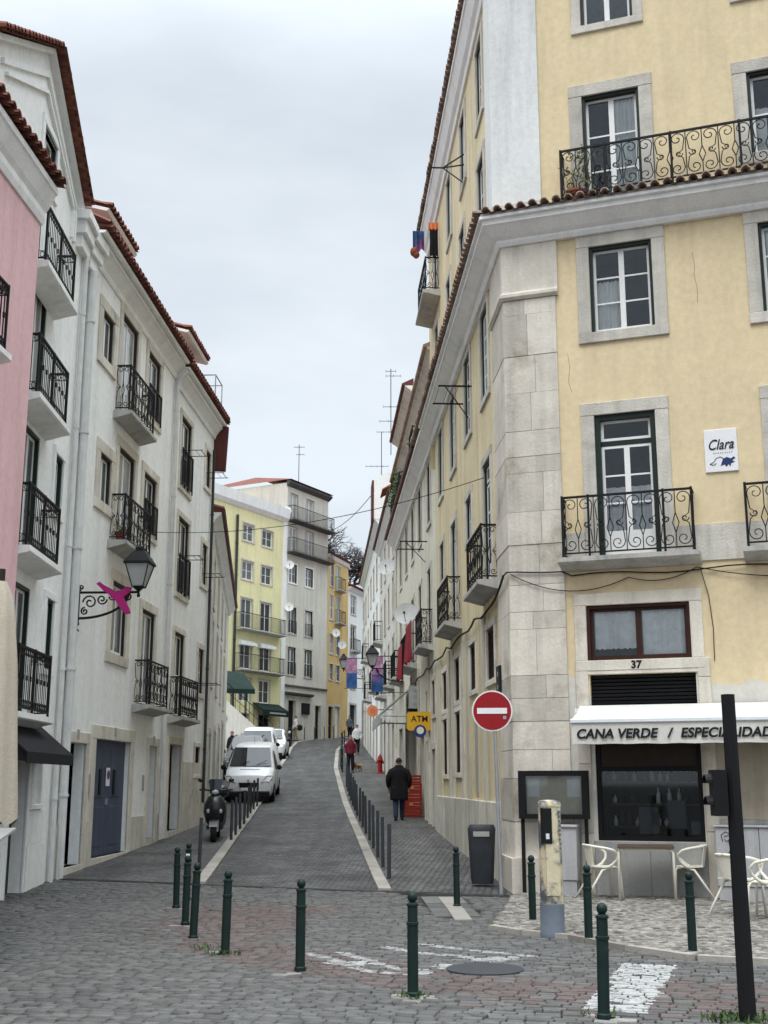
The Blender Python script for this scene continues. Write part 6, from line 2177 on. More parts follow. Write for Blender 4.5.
mb.prism(FN, [(.02, 2.62), (.62, 2.12), (.62, 1.96), (.60, 1.96), (.60, 2.10), (.02, 2.58)], -4.2, -1.35)
mb.build('canopy', 'black_cloth', ba)
for uu in (-1.38, -4.17):
    mb = MB(); mb.slab(Fr(FN.xy(uu), FN.n, 'R'), [(.02, 2.60), (.61, 2.11), (.61, 1.98), (.35, 2.02), (.02, 2.1)], -.006, .006); mb.build('side_cloth', 'black_cloth', ba)

# ------------------------------------------------------------------ wall and terrace left of the bend
rw = thing('retaining_wall', 'white sloping retaining wall behind the parked cars', 'wall', (-8, 64, 2.6), 0)
a, b, c = atY(221, 696, 64), atY(272, 742, 64), atY(200, 680, 64)
mb = MB(); mb.slab(W0, [(a.x - 4, 1.5), (b.x, 1.5), (b.x, b.z), (a.x, a.z), (a.x - 4, a.z + 2.6)], 64, 64.35); mb.build('face', 'cream_pale', rw)
mb = MB()
for k in range(12):
    t = k / 11
    x, z = a.x + (b.x - a.x) * t, a.z + (b.z - a.z) * t
    mb.tube([(x, 64.15, z), (x, 64.15, z + .95)], .02, 4)
mb.tube([(a.x - 3, 64.15, a.z + 2.8), (a.x, 64.15, a.z + .95), (b.x, 64.15, b.z + .95)], .028, 4); mb.tube([(a.x, 64.15, a.z + .5), (b.x, 64.15, b.z + .5)], .02, 4)
mb.build('handrail', 'iron', rw)
mb = MB(); mb.disc(atY(223.5, 718, 63.99), (0, -1, 0), .22, .02, 20); mb.build('round_plate', 'panel_grey', rw)
ga = thing('terrace_awning', 'dark green awning above the sloping white wall', 'awning', (-8, 66, 6), 0)
a, b = atY(221, 672, 66), atY(256, 690, 66)
mb = MB(); mb.faces([Vector((a.x - 1.5, 68, a.z + .5)), Vector((b.x - .9, 68, a.z + .1)), Vector((b.x, 65.5, b.z)), Vector((a.x - 1.5, 65.5, b.z + .1)), Vector((a.x - 1.5, 68, a.z + .44)), Vector((b.x - .9, 68, a.z + .04)), Vector((b.x, 65.5, b.z - .25)), Vector((a.x - 1.5, 65.5, b.z - .15))], [(0, 1, 2, 3), (4, 5, 6, 7), (0, 1, 5, 4), (1, 2, 6, 5), (2, 3, 7, 6), (3, 0, 4, 7)])
mb.build('canopy', 'green_cloth', ga)
for x in (a.x - 1, b.x - .5):
    mb = MB(); mb.tube([(x, 65.8, 3.2), (x, 65.8, b.z)], .04, 5); mb.build('post', 'iron', ga)
g2 = thing('shop_awning', 'dark green shop awning with a pale strip on the lemon building ground floor', 'awning', tuple(FG.p(-2.5, 0, 6.5)), 0)
mb = MB(); mb.prism(FG, [(.02, 7.0), (.9, 6.5), (.9, 6.1), (.87, 6.1), (.87, 6.45), (.02, 6.93)], -3.9, -.7); mb.build('canopy', 'green_cloth', g2)
mb = MB(); mb.box(FG, -3.1, -1.1, .905, .912, 6.24, 6.36); mb.build('pale_strip', 'panel_grey', g2)

# ------------------------------------------------------------------ manhole, litter of weeds
mx_, my_ = gp(485, 970)
mh = thing('manhole_cover', 'round iron manhole cover among the cobbles right of the white markings', 'manhole cover', (mx_, my_, 0), 0)
mb = MB(); mb.lathe((mx_, my_, 0), [(.36, -.02), (.36, .012), (.33, .014)], 32); mb.build('ring', 'steel_grey', mh)
mb = MB(); mb.lathe((mx_, my_, 0), [(.325, -.02), (.325, .012), (.0, .013)], 32); mb.build('lid', 'dark_stone', mh)
for (px_, py_, lab) in ((304, 782, 'square iron drain cover in the middle of the road near the van'), (306, 809, 'iron drain cover in the road, lower one before the van')):
    x, y = gp(px_, py_)
    mb = MB(); mb.plan([(x - .4, y - .35), (x + .4, y - .35), (x + .4, y + .35), (x - .4, y + .35)], lambda p: g(p[1]) - .02, lambda p: g(p[1]) + .006)
    tag(mb.build('drain_cover', 'dark_stone', None), lab, 'drain cover')
mb = MB()
rnd = random.Random(77)
for (x, y, r, n) in [(*gp(x_, y_), r_, n_) for x_, y_, r_, n_ in ((748, 1020, .22, 160), (722, 1021, .15, 60), (413, 997, .14, 50), (225, 954, .2, 60), (205, 948, .2, 40), (600, 1016, .14, 30), (590, 912, .2, 40), (660, 912, .3, 60), (693, 956, .12, 30))]:
    for _ in range(n):
        a, d = rnd.uniform(0, 6.3), r * math.sqrt(rnd.random())
        p = Vector((x + d * math.cos(a), y + d * math.sin(a), 0))
        h = rnd.uniform(.015, .07)
        l = Vector((rnd.gauss(0, .025), rnd.gauss(0, .025), h))
        s_ = Vector((rnd.gauss(0, .008), rnd.gauss(0, .008), 0))
        mb.tint = rnd.uniform(.6, 1.5)
        mb.poly([p - s_, p + s_, p + l])
tag(mb.build('weeds', 'weeds', None), 'small weeds growing between the cobbles round the posts', 'weeds', kind='stuff')

# ------------------------------------------------------------------ vehicles
def vehicle(label, sections, paint, glass, wheels, lamps, kind='van', cat='van', name='parked_van', wr=.31, mirror=(-1.0, 1.12, .95), grille=True, lower=True, cargo=False):
    o = at0(name, label, cat)
    def ring(hw, zb, zm, hwt, zt):
        half = [(hw * .90, zb), (hw * .98, zb + .12), (hw * 1.0, (zb + zm) * .5), (hw, zm - .03), (hw * .985, zm + .02), (hw + (hwt - hw) * .5 + .012, (zm + zt) / 2), (hwt, zt - .06), (hwt * .90, zt - .012), (hwt * .5, zt + .012), (0, zt + .018)]
        return half + [(-x, z) for x, z in half[-2::-1]]
    mb = MB()
    P = []
    for (y, zb, zm, zt, hw, hwt) in sections: P += [(x, y, z) for x, z in ring(hw, zb, zm, hwt, zt)]
    k = 19
    fs = [(i * k + j, i * k + j + 1, (i + 1) * k + j + 1, (i + 1) * k + j) for i in range(len(sections) - 1) for j in range(k - 1)]
    fs += [(i * k, i * k + k - 1, (i + 1) * k + k - 1, (i + 1) * k) for i in range(len(sections) - 1)]
    fs += [tuple(range(k)), tuple(range((len(sections) - 1) * k, len(sections) * k))]
    mb.faces(P, fs)
    bd = mb.build('body', paint, o, smooth=True, auto=True)
    for (nm, quads, th) in glass:
        for q in quads:
            mb = MB()
            A, B, C, D = [Vector(p) for p in q]
            n = (B - A).cross(D - A).normalized() * th
            nu, nv = 8, 4
            bow = Vector((0, -.05, 0)) if nm == 'windscreen' else Vector((0, 0, 0))
            G = []
            for j in range(nv + 1):
                for i in range(nu + 1):
                    t = i / nu
                    G.append(A.lerp(B, t).lerp(D.lerp(C, t), j / nv) + bow * (4 * t * (1 - t)))
            m2 = len(G)
            P = G + [p + n for p in G]
            fs = [(j * (nu + 1) + i, j * (nu + 1) + i + 1, (j + 1) * (nu + 1) + i + 1, (j + 1) * (nu + 1) + i) for j in range(nv) for i in range(nu)]
            mb.faces(P, fs + [tuple(m2 + v for v in f) for f in fs])
            mb.build(nm, 'car_glass', o, smooth=True)
    for x, y in wheels:
        mb = MB(); mb.lathe((x, y, wr), [(wr * .62, -.10), (wr * .95, -.10), (wr, -.06), (wr, .06), (wr * .95, .10), (wr * .62, .10)], 20, 'x'); w = mb.build('wheel', 'tyre', o, smooth=True, auto=True)
        mb = MB(); mb.lathe((x + math.copysign(.02, x), y, wr), [(wr * .62, -.06), (wr * .60, .075), (wr * .2, .085), (wr * .1, .095)], 14, 'x') if x > 0 else mb.lathe((x - .02, y, wr), [(wr * .62, .06), (wr * .60, -.075), (wr * .2, -.085), (wr * .1, -.095)], 14, 'x'); mb.build('rim', 'rim', w, smooth=True, auto=True)
    for sx in (-1, 1):
        mb = MB()
        A = [Vector((sx * x, y, z)) for x, y, z in lamps]
        c = sum(A, Vector()) / len(A)
        P = A + [c + (a - c) * .8 + Vector((0, -.035, .01)) for a in A]
        n = len(A)
        mb.faces(P, [tuple(range(n, 2 * n))] + [(i, (i + 1) % n, n + (i + 1) % n, n + i) for i in range(n)] + [tuple(range(n))])
        h = mb.build('headlight', 'headlight', o)
        mb = MB(); p = A[1].lerp(A[2], .5) + Vector((-sx * .03, -.03, -.02)); mb.ell(p, .05, .03, .03, 8, 5); mb.build('indicator', 'amber', h)
        mx, my_, mz = sx * mirror[2], mirror[0], mirror[1]
        mb = MB(); mb.ell((mx + sx * .07, my_, mz), .10, .06, .09, 10, 6); mb.tube([(mx - sx * .06, my_, mz - .05), (mx + sx * .04, my_, mz - .03)], .025, 5); mb.build('wing_mirror', 'black_plastic', o, smooth=True)
    f = sections[0]
    if lower:
        mb = MB()
        hw = f[4]
        mb.box(Fr((0, f[0] + .35), (1, 0), 'R'), -hw * 1.16, hw * 1.16, 0, .42, .17, .40, .04); mb.build('lower_bumper', 'black_plastic', o)
    if grille:
        mb = MB(); zg = f[2] - .02
        mb.slab(Fr((0, f[0] - .02), (1, 0)), [(-.34, zg + .10), (.34, zg + .10), (.28, zg - .07), (-.28, zg - .07)], -.035, .05); mb.build('grille', 'black_plastic', o)
    for sx in (-1, 1):      # door seams, handles and wipers
        A = sections[5] if len(sections) > 11 else sections[4]
        wd = max(q_[4] for q_ in sections)
        for yy in (-.92, .18):
            mb = MB(); mb.tube([(sx * (wd + .003), yy, .34), (sx * (wd + .004), yy, .95)], .006, 4); mb.build('door_seam', 'ink', o)
        mb = MB(); mb.box(W0, sx * wd - .02, sx * wd + .02, -.02, .12, .90, .93); mb.build('door_handle', 'black_plastic', o)
        (ax, ay, az), (bx_, by, bz), (cx2, cy2, cz2), _d = glass[0][1][0]
        mb = MB(); mb.tube([(sx * .12, ay - .055, az + .0), (sx * .12 + .48, ay + .10, az + .20)] if sx > 0 else [(-.5, ay - .03, az + .0), (-.05, ay + .09, az + .18)], .010, 4); mb.build('wiper', 'ink', o)
    mb = MB(); mb.disc((0, f[0] - .02, f[2] + .14), (0, -1, .25), .05, .02, 14); mb.build('badge', 'galvanised', o)
    mb = MB(); mb.box(Fr((0, f[0] - .03), (1, 0)), -.26, .26, -.035, -.015, .42, .52); mb.build('number_plate', 'sign_white', o)
    return o
q0 = W0
VAN = [(-2.12, .30, .60, .74, .66, .58), (-2.04, .24, .68, .90, .80, .70), (-1.80, .22, .80, 1.0, .865, .78), (-1.35, .22, .95, 1.13, .885, .80), (-1.25, .22, .98, 1.17, .89, .79), (-.86, .22, 1.03, 1.50, .895, .73), (-.50, .22, 1.05, 1.74, .90, .69), (-.1, .22, 1.06, 1.83, .90, .685), (.8, .22, 1.06, 1.86, .90, .69), (1.9, .22, 1.06, 1.85, .89, .69), (2.1, .24, 1.06, 1.80, .87, .67), (2.16, .34, 1.05, 1.7, .84, .64)]
VG = [('windscreen', [[(-.765, -1.28, 1.17), (.765, -1.28, 1.17), (.655, -.50, 1.755), (-.655, -.50, 1.755)]], .02),
      ('side_window', [[(.905, -.95, 1.10), (.905, .1, 1.10), (.745, .1, 1.66), (.775, -.50, 1.62)], [(-.905, -.95, 1.10), (-.905, .1, 1.10), (-.745, .1, 1.66), (-.775, -.50, 1.62)]], .008)]
VL = [(.42, -2.14, .66), (.76, -2.09, .69), (.905, -1.76, .90), (.64, -2.03, .91)]
VW = [(.80, -1.38), (-.80, -1.38), (.80, 1.35), (-.80, 1.35)]
def slope_at(y): return math.atan2(g(y + 2) - g(y - 2), 4)
van = vehicle('white delivery van parked nearest behind the line of slim bollards', VAN, 'car_white', VG, VW, VL)
mb = MB()
for k in range(8):      # faint lettering over the bonnet
    mb.box(Fr((0, -1.62), (1, 0)), -.34 + k * .09, -.28 + k * .09, -.0, .05, 1.085, 1.098)
mb.build('bonnet_lettering', 'ink_grey', van)
mb = MB(); mb.tube([(0, .2, 1.86), (0, .35, 2.12)], .008, 4); mb.build('roof_aerial', 'ink', van)
put(van, -4.62, 43.5, None, R_(1.5), slope_at(43.5))
van.scale = (.94, 1, 1)
CAR = [(-2.0, .32, .58, .70, .62, .54), (-1.92, .24, .66, .82, .78, .68), (-1.5, .22, .80, .95, .85, .76), (-1.1, .22, .90, 1.05, .865, .77), (-1.0, .22, .92, 1.08, .87, .76), (-.55, .22, .95, 1.36, .875, .70), (-.2, .22, .96, 1.51, .875, .66), (.6, .22, .97, 1.56, .875, .66), (1.5, .24, .98, 1.50, .86, .64), (1.9, .28, .98, 1.3, .84, .66), (2.0, .36, .95, 1.1, .80, .66)]
CG = [('windscreen', [[(-.68, -1.06, 1.10), (.68, -1.06, 1.10), (.58, -.20, 1.54), (-.58, -.20, 1.54)]], .012), ('side_window', [[(.885, -.7, 1.0), (.885, 1.4, 1.02), (.70, 1.2, 1.44), (.73, -.25, 1.42)], [(-.885, -.7, 1.0), (-.885, 1.4, 1.02), (-.70, 1.2, 1.44), (-.73, -.25, 1.42)]], .008)]
CL = [(.42, -2.01, .62), (.74, -1.96, .66), (.87, -1.62, .84), (.58, -1.90, .83)]
CW = [(.77, -1.3), (-.77, -1.3), (.77, 1.28), (-.77, 1.28)]
car = vehicle('silver people carrier squeezed between the wall and the white van', CAR, 'car_silver', CG, CW, CL, cat='car', name='parked_car', mirror=(-.75, 1.02, .93))
mb = MB()
for sx in (-1, 1): mb.tube([(sx * .6, -.1, 1.56), (sx * .6, 1.4, 1.55)], .02, 4)
mb.build('roof_bars', 'ink', car)
put(car, -5.95, 53.6, None, R_(2), slope_at(53.6))
car.scale = (1.0, 1.05, 1.12)
van2 = vehicle('second white van, parked behind the silver car and the nearest van', VAN, 'car_white', VG, VW, VL)
put(van2, -6.2, 60.2, None, R_(2), slope_at(60.2))
car2 = vehicle('small white car furthest up in the parked row', CAR, 'car_white', CG, CW, CL, cat='car', name='parked_car', mirror=(-.75, 1.02, .93))
put(car2, -6.2, 67.4, None, R_(1), slope_at(67.4))

def scooter():
    o = at0('scooter', 'black scooter parked on the left pavement, facing the square', 'scooter')
    for y in (-.62, .62):
        mb = MB(); mb.lathe((0, y, .23), [(.13, -.05), (.21, -.055), (.23, -.02), (.23, .02), (.21, .055), (.13, .05)], 18, 'x'); w = mb.build('wheel', 'tyre', o, smooth=True, auto=True)
        mb = MB(); mb.lathe((0, y, .23), [(.13, -.04), (.03, -.05), (.03, .05), (.13, .04)], 12, 'x'); mb.build('rim', 'rim', w)
    mb = MB()
    P, k = [], 9
    for z, w, y, dp in ((.30, .10, -.42, .06), (.45, .19, -.44, .10), (.65, .235, -.46, .14), (.82, .22, -.45, .13), (.95, .15, -.42, .10), (1.0, .08, -.40, .06)):
        P += [(w * math.cos(a), y - dp * math.sin(a), z) for a in [math.pi * i / (k - 1) for i in range(k)]]
    mb.faces(P, [(i * k + j, i * k + j + 1, (i + 1) * k + j + 1, (i + 1) * k + j) for i in range(5) for j in range(k - 1)] + [(i * k, i * k + k - 1, (i + 1) * k + k - 1, (i + 1) * k) for i in range(5)] + [tuple(range(k)), tuple(range(5 * k, 6 * k))])
    mb.build('front_shield', 'scooter_black', o, smooth=True)
    mb = MB(); mb.lathe((0, -.62, .0), [(.0, 0)], 3) if False else None
    P = []
    for i in range(9):
        a = math.pi * (.15 + .75 * i / 8)
        for x in (-.085, .085): P.append((x, -.62 - .26 * math.cos(a), .23 + .27 * math.sin(a)))
    mb.faces(P, [(2 * i, 2 * i + 1, 2 * i + 3, 2 * i + 2) for i in range(8)]); mb.build('mudguard', 'scooter_black', o, smooth=True)
    mb = MB(); mb.tube([(-.07, -.62, .23), (-.07, -.5, .5)], .025, 6); mb.tube([(.07, -.62, .23), (.07, -.5, .5)], .025, 6); mb.build('fork', 'galvanised', o)
    mb = MB(); mb.box(W0, -.17, .17, -.40, .15, .26, .34, .02); mb.build('footboard', 'scooter_black', o)
    mb = MB()
    P = []
    for y, w, z0, z1 in ((.08, .12, .32, .72), (.25, .17, .30, .78), (.6, .18, .36, .80), (.92, .13, .50, .80), (1.0, .08, .60, .76)):
        P += [(w, y, z0), (w * 1.1, y, (z0 + z1) / 2), (w, y, z1), (-w, y, z1), (-w * 1.1, y, (z0 + z1) / 2), (-w, y, z0)]
    mb.faces(P, [(i * 6 + j, i * 6 + (j + 1) % 6, (i + 1) * 6 + (j + 1) % 6, (i + 1) * 6 + j) for i in range(4) for j in range(6)] + [tuple(range(6)), tuple(range(24, 30))])
    mb.build('rear_body', 'scooter_black', o, smooth=True, auto=True)
    mb = MB(); mb.ell((0, .45, .82), .16, .42, .07, 12, 6); mb.build('seat', 'black_plastic', o, smooth=True)
    mb = MB(); mb.tube([(0, -.44, .9), (0, -.34, 1.08)], .03, 6); mb.tube([(-.34, -.20, 1.10), (-.18, -.34, 1.10), (0, -.36, 1.08), (.18, -.34, 1.10), (.34, -.20, 1.10)], .02, 6); mb.ell((0, -.38, 1.08), .13, .09, .09, 10, 6); hb = mb.build('handlebar', 'scooter_black', o, smooth=True)
    for sx in (-1, 1):
        mb = MB(); mb.tube([(sx * .22, -.30, 1.12), (sx * .30, -.30, 1.28)], .008, 4); mb.ell((sx * .32, -.30, 1.31), .06, .015, .045, 10, 6); mb.build('mirror', 'scooter_black', o, smooth=True)
        mb = MB(); mb.ell((sx * .13, -.575, .66), .035, .02, .05, 8, 5); mb.build('front_light', 'headlight', o, smooth=True)
    mb = MB(); mb.ell((0, -.47, 1.06), .075, .025, .05, 10, 6); mb.build('headlight', 'headlight', o, smooth=True)
    mb = MB(); mb.ell((0, .95, 1.0), .22, .2, .16, 12, 7); mb.build('top_box', 'scooter_black', o, smooth=True)
    mb = MB()
    P = []
    for i in range(7):
        a = -.6 + 1.2 * i / 6
        for z, r in ((1.10, .16), (1.30, .22), (1.34, .16)): P.append((r * math.sin(a) * 1.2, -.42 - .05 * math.cos(a) + (z - 1.1) * .3, z))
    mb.faces(P, [(i * 3 + j, i * 3 + j + 1, (i + 1) * 3 + j + 1, (i + 1) * 3 + j) for i in range(6) for j in range(2)]); mb.build('windshield', 'car_glass', o, smooth=True)
    return o
sc_ = scooter()
x, y = gp(213.5, 843)
put(sc_, x - .06, y + .75, None, R_(4), slope_at(y))
sc_.scale = (1.12, 1.1, 1.06)
# a small motorcycle beyond the parked cars
mo = at0('motorcycle', 'small motorcycle parked beyond the white cars at the bend', 'motorcycle')
for y in (-.65, .65):
    mb = MB(); mb.lathe((0, y, .31), [(.22, -.05), (.29, -.05), (.31, 0), (.29, .05), (.22, .05)], 18, 'x'); w = mb.build('wheel', 'tyre', mo)
    mb = MB(); mb.lathe((0, y, .31), [(.22, -.02), (.22, .02), (.03, .05), (.03, -.05)], 12, 'x'); mb.build('rim', 'rim', w)
mb = MB(); mb.ell((0, -.1, .82), .16, .32, .14, 10, 6); mb.build('tank', 'steel_grey', mo, smooth=True)
mb = MB(); mb.ell((0, .4, .80), .14, .4, .07, 10, 6); mb.build('seat', 'black_plastic', mo, smooth=True)
mb = MB(); mb.ell((0, .0, .48), .18, .28, .2, 10, 6); mb.build('engine', 'steel_grey', mo, smooth=True)
mb = MB(); mb.tube([(0, -.65, .31), (0, -.38, .95)], .035, 5); mb.tube([(-.36, -.25, 1.05), (0, -.38, 1.0), (.36, -.25, 1.05)], .02, 5); mb.build('handlebar', 'steel_grey', mo)
mb = MB(); mb.ell((0, -.52, .90), .1, .08, .1, 10, 6); mb.build('headlight', 'headlight', mo, smooth=True)
put(mo, *gp(287, 747), None, R_(20))

# ------------------------------------------------------------------ people
def skinned(name, V, Edg, rad, m, parent, sub=1, root=0):
    me = bpy.data.meshes.new(name)
    me.from_pydata(V, Edg, [])
    me.materials.append(M[m])
    o = bpy.data.objects.new(name, me)
    COL.objects.link(o)
    o.parent = parent
    WM[o.name] = WM[parent.name]
    md = o.modifiers.new('skin', 'SKIN')
    md.use_smooth_shade = True
    if not me.skin_vertices: return o
    for i, r in enumerate(rad):
        d = me.skin_vertices[0].data[i]
        d.radius = r if isinstance(r, tuple) else (r, r)
        d.use_root = (i == root)
    sd = o.modifiers.new('smooth', 'SUBSURF')
    sd.levels = sd.render_levels = sub
    return o
def person(label, x, y, rz, H=1.72, top='coat_black', legs='jeans', hair='hair_dark', coat=.40, stride=.04, arms=0., sit=False, z=None, bulk=1.0):
    o = at0('person', label, 'person')
    h = H
    def s(*p): return (p[0] * h, p[1] * h, p[2] * h)
    V, E, Rr_ = [], [], []
    def v(p, r, par=None):
        V.append(s(*p)); Rr_.append(r * h if not isinstance(r, tuple) else (r[0] * h, r[1] * h))
        if par is not None: E.append((par, len(V) - 1))
        return len(V) - 1
    dz = -.25 if sit else 0
    pel = v((0, 0, .53 + dz), (.085, .06))
    sp = v((0, 0, .65 + dz), (.078, .055), pel)
    chs = v((0, 0, .77 + dz), (.09, .06), sp)
    nk = v((0, .0, .855 + dz), .032, chs)
    hb = v((0, .012, .895 + dz), (.042, .047), nk)
    hd = v((0, .016, .94 + dz), (.046, .055), hb)
    v((0, .010, .978 + dz), (.034, .042), hd)
    J = {}
    for sx in (-1, 1):
        sh = v((sx * .105, 0, .815 + dz), .038, chs)
        el = v((sx * .140 * bulk, -.02 + arms * .06, .655 + dz), .029, sh)
        wr = v((sx * (.130 * bulk - arms * .06), .05 + arms * .10, .515 + dz + arms * .08), .020, el)
        pm = v((sx * (.126 * bulk - arms * .06), .065 + arms * .11, .475 + dz + arms * .09), (.016, .024), wr)
        px_, py_, pz = V[pm][0] / h, V[pm][1] / h, V[pm][2] / h
        for f, (fy, fl) in enumerate(((.016, .040), (.005, .044), (-.006, .041), (-.015, .033))):
            a = v((px_, py_ + fy, pz - fl * .55), .0058, pm)
            v((px_ - sx * .008, py_ + fy + .004, pz - fl), .005, a)
        t_ = v((px_ - sx * .006, py_ + .028, pz - .008), .0065, pm)
        v((px_ - sx * .008, py_ + .036, pz - .026), .0055, t_)
        if sit:
            hp = v((sx * .055, .02, .51 + dz), .058, pel); kn = v((sx * .07, .24, .50 + dz), .042, hp); an = v((sx * .06, .23, .27 + dz), .028, kn)
        else:
            hp = v((sx * .052, 0, .50), .058, pel); kn = v((sx * .054, .02 + sx * stride * .5, .28), .041, hp); an = v((sx * .052, -.012 + sx * stride, .045), .027, kn)
        to = v((V[an][0] / h, V[an][1] / h + .075, V[an][2] / h - .028), .020, an)
        J[sx] = (sh, el, wr, hp, kn, an, to)
    P_ = lambda i: (V[i][0] / h, V[i][1] / h, V[i][2] / h)
    skinned('body', V, E, Rr_, 'skin', o)
    # clothes follow the same joints
    base = (V, E, Rr_)
    def garment(name, m, pts, links):
        VV = [s(*p) for p, r in pts]
        RR = [(r[0] * h, r[1] * h) if isinstance(r, tuple) else r * h for p, r in pts]
        skinned(name, VV, links, RR, m, o)
    def away(a, b, k): return tuple(a[i] + (b[i] - a[i]) * k for i in range(3))
    mb = MB()
    P, n = [], 16
    prof = [(coat, .112, .088), (coat + .03, .116, .092), (.53, .112, .088), (.60, .104, .080), (.68, .108, .080), (.76, .120, .084), (.80, .122, .080), (.835, .095, .066), (.86, .058, .054), (.885, .050, .054)]
    prof = [q_ for i_, q_ in enumerate(prof) if i_ < 2 or q_[0] > coat + .04]
    for z_, rx_, ry_ in prof:
        for k in range(n):
            a = 2 * math.pi * k / n
            w_ = 1 + .02 * math.sin(3 * a + z_ * 20)
            P.append((h * rx_ * bulk * w_ * math.cos(a), h * (ry_ * bulk * w_ * math.sin(a) + .004), h * (z_ + dz)))
    m_ = len(prof)
    mb.faces(P, [(i_ * n + k, i_ * n + (k + 1) % n, (i_ + 1) * n + (k + 1) % n, (i_ + 1) * n + k) for i_ in range(m_ - 1) for k in range(n)] + [tuple(range(n))])
    ct = mb.build('coat' if coat < .45 else 'jacket', top, o, smooth=True)
    for sx in (-1, 1):
        sh, el, wr = [P_(k) for k in J[sx][:3]]
        sh = (sh[0] * .97 * bulk, sh[1], sh[2] - .02)
        VV = [s(sh[0] * .6, sh[1], sh[2]), s(*sh), s(*el), s(*wr)]
        skinned('sleeve', VV, [(0, 1), (1, 2), (2, 3)], [.040 * h * bulk, .044 * h * bulk, .039 * h * bulk, .030 * h], top, ct)
    pts = [((0, 0, .545 + dz), (.088, .066))]
    ln = []
    for sx in (-1, 1):
        hp, kn, an = [P_(k) for k in J[sx][3:6]]
        pts += [(hp, .066), (kn, .050), (away(kn, an, 1.06), .037)]
        n = len(pts)
        ln += [(0, n - 3), (n - 3, n - 2), (n - 2, n - 1)]
    garment('trousers', legs, pts, ln)
    for sx in (-1, 1):
        an, to = P_(J[sx][5]), P_(J[sx][6])
        mb = MB(); mb.ell((an[0] * h, (an[1] + .035) * h, (an[2] - .022) * h), .030 * h, .075 * h, .024 * h, 10, 6); mb.build('shoe', 'ink', o, smooth=True)
    mb = MB()
    c = P_(hd)
    n, m_ = 12, 8
    P = []
    for i in range(m_ + 1):
        t = math.pi * (.02 + .56 * i / m_)
        for k in range(n):
            a = 2 * math.pi * k / n
            fr_ = 1 - .55 * max(0, math.sin(a)) * (i / m_)      # open over the face
            P.append((h * (c[0] + .051 * math.sin(t * fr_) * math.cos(a)), h * (c[1] - .006 + .062 * math.sin(t * fr_) * math.sin(a)), h * (c[2] + .006 + .058 * math.cos(t * fr_))))
    mb.faces(P, [(i * n + k, i * n + (k + 1) % n, (i + 1) * n + (k + 1) % n, (i + 1) * n + k) for i in range(m_) for k in range(n)])
    mb.build('hair', hair, o, smooth=True)
    mb = MB(); mb.ell((0, (c[1] + .058) * h, (c[2] - .012) * h), .008 * h, .012 * h, .013 * h, 8, 5); mb.build('nose', 'skin', o, smooth=True)
    for sx in (-1, 1):
        mb = MB(); mb.ell((sx * .018 * h, (c[1] + .052) * h, (c[2] + .002) * h), .006 * h, .004 * h, .004 * h, 8, 5); mb.build('eye', 'ink', o, smooth=True)
        mb = MB(); mb.ell((sx * .050 * h, (c[1] - .002) * h, (c[2] - .006) * h), .006 * h, .010 * h, .016 * h, 8, 5); mb.build('ear', 'skin', o, smooth=True)
    mb = MB(); mb.ell((0, (c[1] + .054) * h, (c[2] - .034) * h), .014 * h, .004 * h, .004 * h, 8, 4); mb.build('mouth', 'coat_red', o, smooth=True)
    put(o, x, y, z, rz)
    return o
person('person in a long black coat and jeans walking away up the right pavement', *gp(399, 821), R_(0), 1.74, coat=.33, hair='hair_dark', bulk=1.28, stride=.085)
px_, py_ = gp(350.5, 773)
person('person in a dark red jacket standing with a small dog on the right pavement', px_, py_, R_(170), 1.68, 'coat_red', 'trouser_dark', 'hair_grey', coat=.50, stride=.02)
px2, py2 = gp(295.5, 741)
person('person in a white shirt and beige trousers by the beige shopfront', px2, py2, R_(120), 1.74, 'coat_white', 'trouser_beige', coat=.50, arms=.4)
b = thing('shoulder_bag', 'black bag carried by the person in the white shirt', 'bag', (px2 + .3, py2 - .1, g(py2) + .95), 0)
mb = MB(); mb.ell((px2 + .30, py2 - .08, g(py2) + .92), .20, .12, .22, 10, 7); mb.build('pouch', 'black_cloth', b, smooth=True)
mb = MB(); mb.tube([(px2 + .3, py2 - .1, g(py2) + 1.08), (px2 + .12, py2 - .1, g(py2) + 1.40)], .02, 4); mb.build('strap', 'black_cloth', b)
p = FO.xy(2.2, 1.1)
person('person in a grey jacket walking past the ochre house', p[0], p[1], R_(200), 1.72, 'coat_grey', 'trouser_dark', coat=.48)
p = (FR.xy(52)[0] - .75, FR.xy(52)[1])
person('person in a white top further up the right pavement by the wall', p[0], p[1], R_(185), 1.7, 'coat_white', 'trouser_dark', coat=.5)
p = atY(232, 742, 60)
person('person in dark clothes by the sloping white wall behind the silver car', p.x, 60, R_(160), 1.72, 'coat_black', 'trouser_dark', coat=.48)
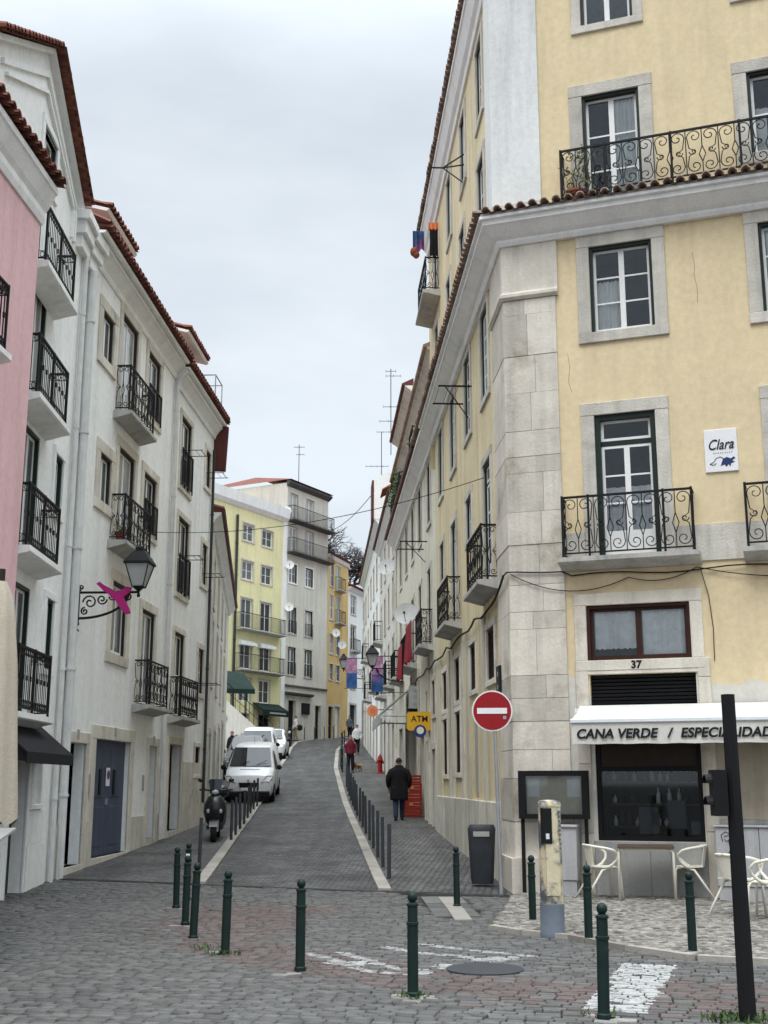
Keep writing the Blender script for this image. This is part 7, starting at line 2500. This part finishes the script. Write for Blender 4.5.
# the small dog
dg_ = at0('dog', 'small sandy dog on the pavement beside the person in the red jacket', 'dog')
V = [(0, 0, .27), (0, .14, .28), (0, .26, .30), (0, .33, .37), (0, .40, .42), (0, .50, .39), (0, -.14, .27), (0, -.24, .28), (0, -.30, .36), (0, -.31, .44)]
E = [(0, 1), (1, 2), (2, 3), (3, 4), (4, 5), (0, 6), (6, 7), (7, 8), (8, 9)]
Rd = [.085, .10, .10, .06, .062, .03, .08, .078, .022, .012]
for sx in (-1, 1):
    n = len(V)
    V += [(sx * .06, .24, .22), (sx * .062, .235, .11), (sx * .062, .25, .015), (sx * .06, -.22, .21), (sx * .065, -.17, .15), (sx * .065, -.27, .09), (sx * .065, -.245, .012)]
    E += [(2, n), (n, n + 1), (n + 1, n + 2), (7, n + 3), (n + 3, n + 4), (n + 4, n + 5), (n + 5, n + 6)]
    Rd += [.042, .026, .024, .055, .035, .022, .024]
    n = len(V)
    V += [(sx * .05, .39, .47), (sx * .075, .38, .44)]
    E += [(4, n), (n, n + 1)]
    Rd += [.022, .012]
skinned('body', V, E, Rd, 'fur', dg_)
mb = MB(); mb.ell((0, .54, .395), .014, .012, .012, 8, 5); mb.build('nose', 'ink', dg_, smooth=True)
mb = MB(); mb.tube([(0, .30, .27), (.06, .31, .33), (0, .33, .40), (-.06, .31, .33)], .012, 5, closed=True); mb.build('collar', 'coat_red', dg_)
x, y = gp(357.5, 772)
put(dg_, x, y, None, R_(150))

# ------------------------------------------------------------------ the bare tree on the hill
tr = thing('bare_tree', 'bare many stemmed leafless tree on the hill behind the street', 'tree', (-5.2, 128, g(128)), 0)
mbT, mbB = MB(), MB()
rnd = random.Random(41)
def grow(p, d, l, r, lev):
    if lev > 5: return
    q = p + d * l
    (mbT if lev == 0 else mbB).tube([p, p.lerp(q, .5) + Vector((rnd.gauss(0, .04), rnd.gauss(0, .04), 0)) * l, q], r, 6 if lev < 2 else 3, r1=r * .68)
    n = (4, 4, 4, 4, 4, 3, 3)[lev]
    for k in range(n):
        a = Vector((rnd.gauss(0, .62), rnd.gauss(0, .62), rnd.gauss(.10, .42)))
        nd = (d * .72 + a).normalized()
        grow(p.lerp(q, (1., .8, .6, .95)[k]), nd, l * rnd.uniform(.60, .84), max(.022, r * .6), lev + 1)
base = Vector((-5.2, 128, g(128) - .3))
grow(base, Vector((.03, 0, 1)), 3.1, .30, 0)
grow(base + Vector((1.6, 3, .3)), Vector((.15, 0, 1)), 2.4, .22, 0)
grow(base + Vector((-1.5, 2, .0)), Vector((-.05, 0, 1)), 3.0, .26, 0)
mbT.build('trunk', 'bark', tr)
mbB.build('crown', 'bark', tr)
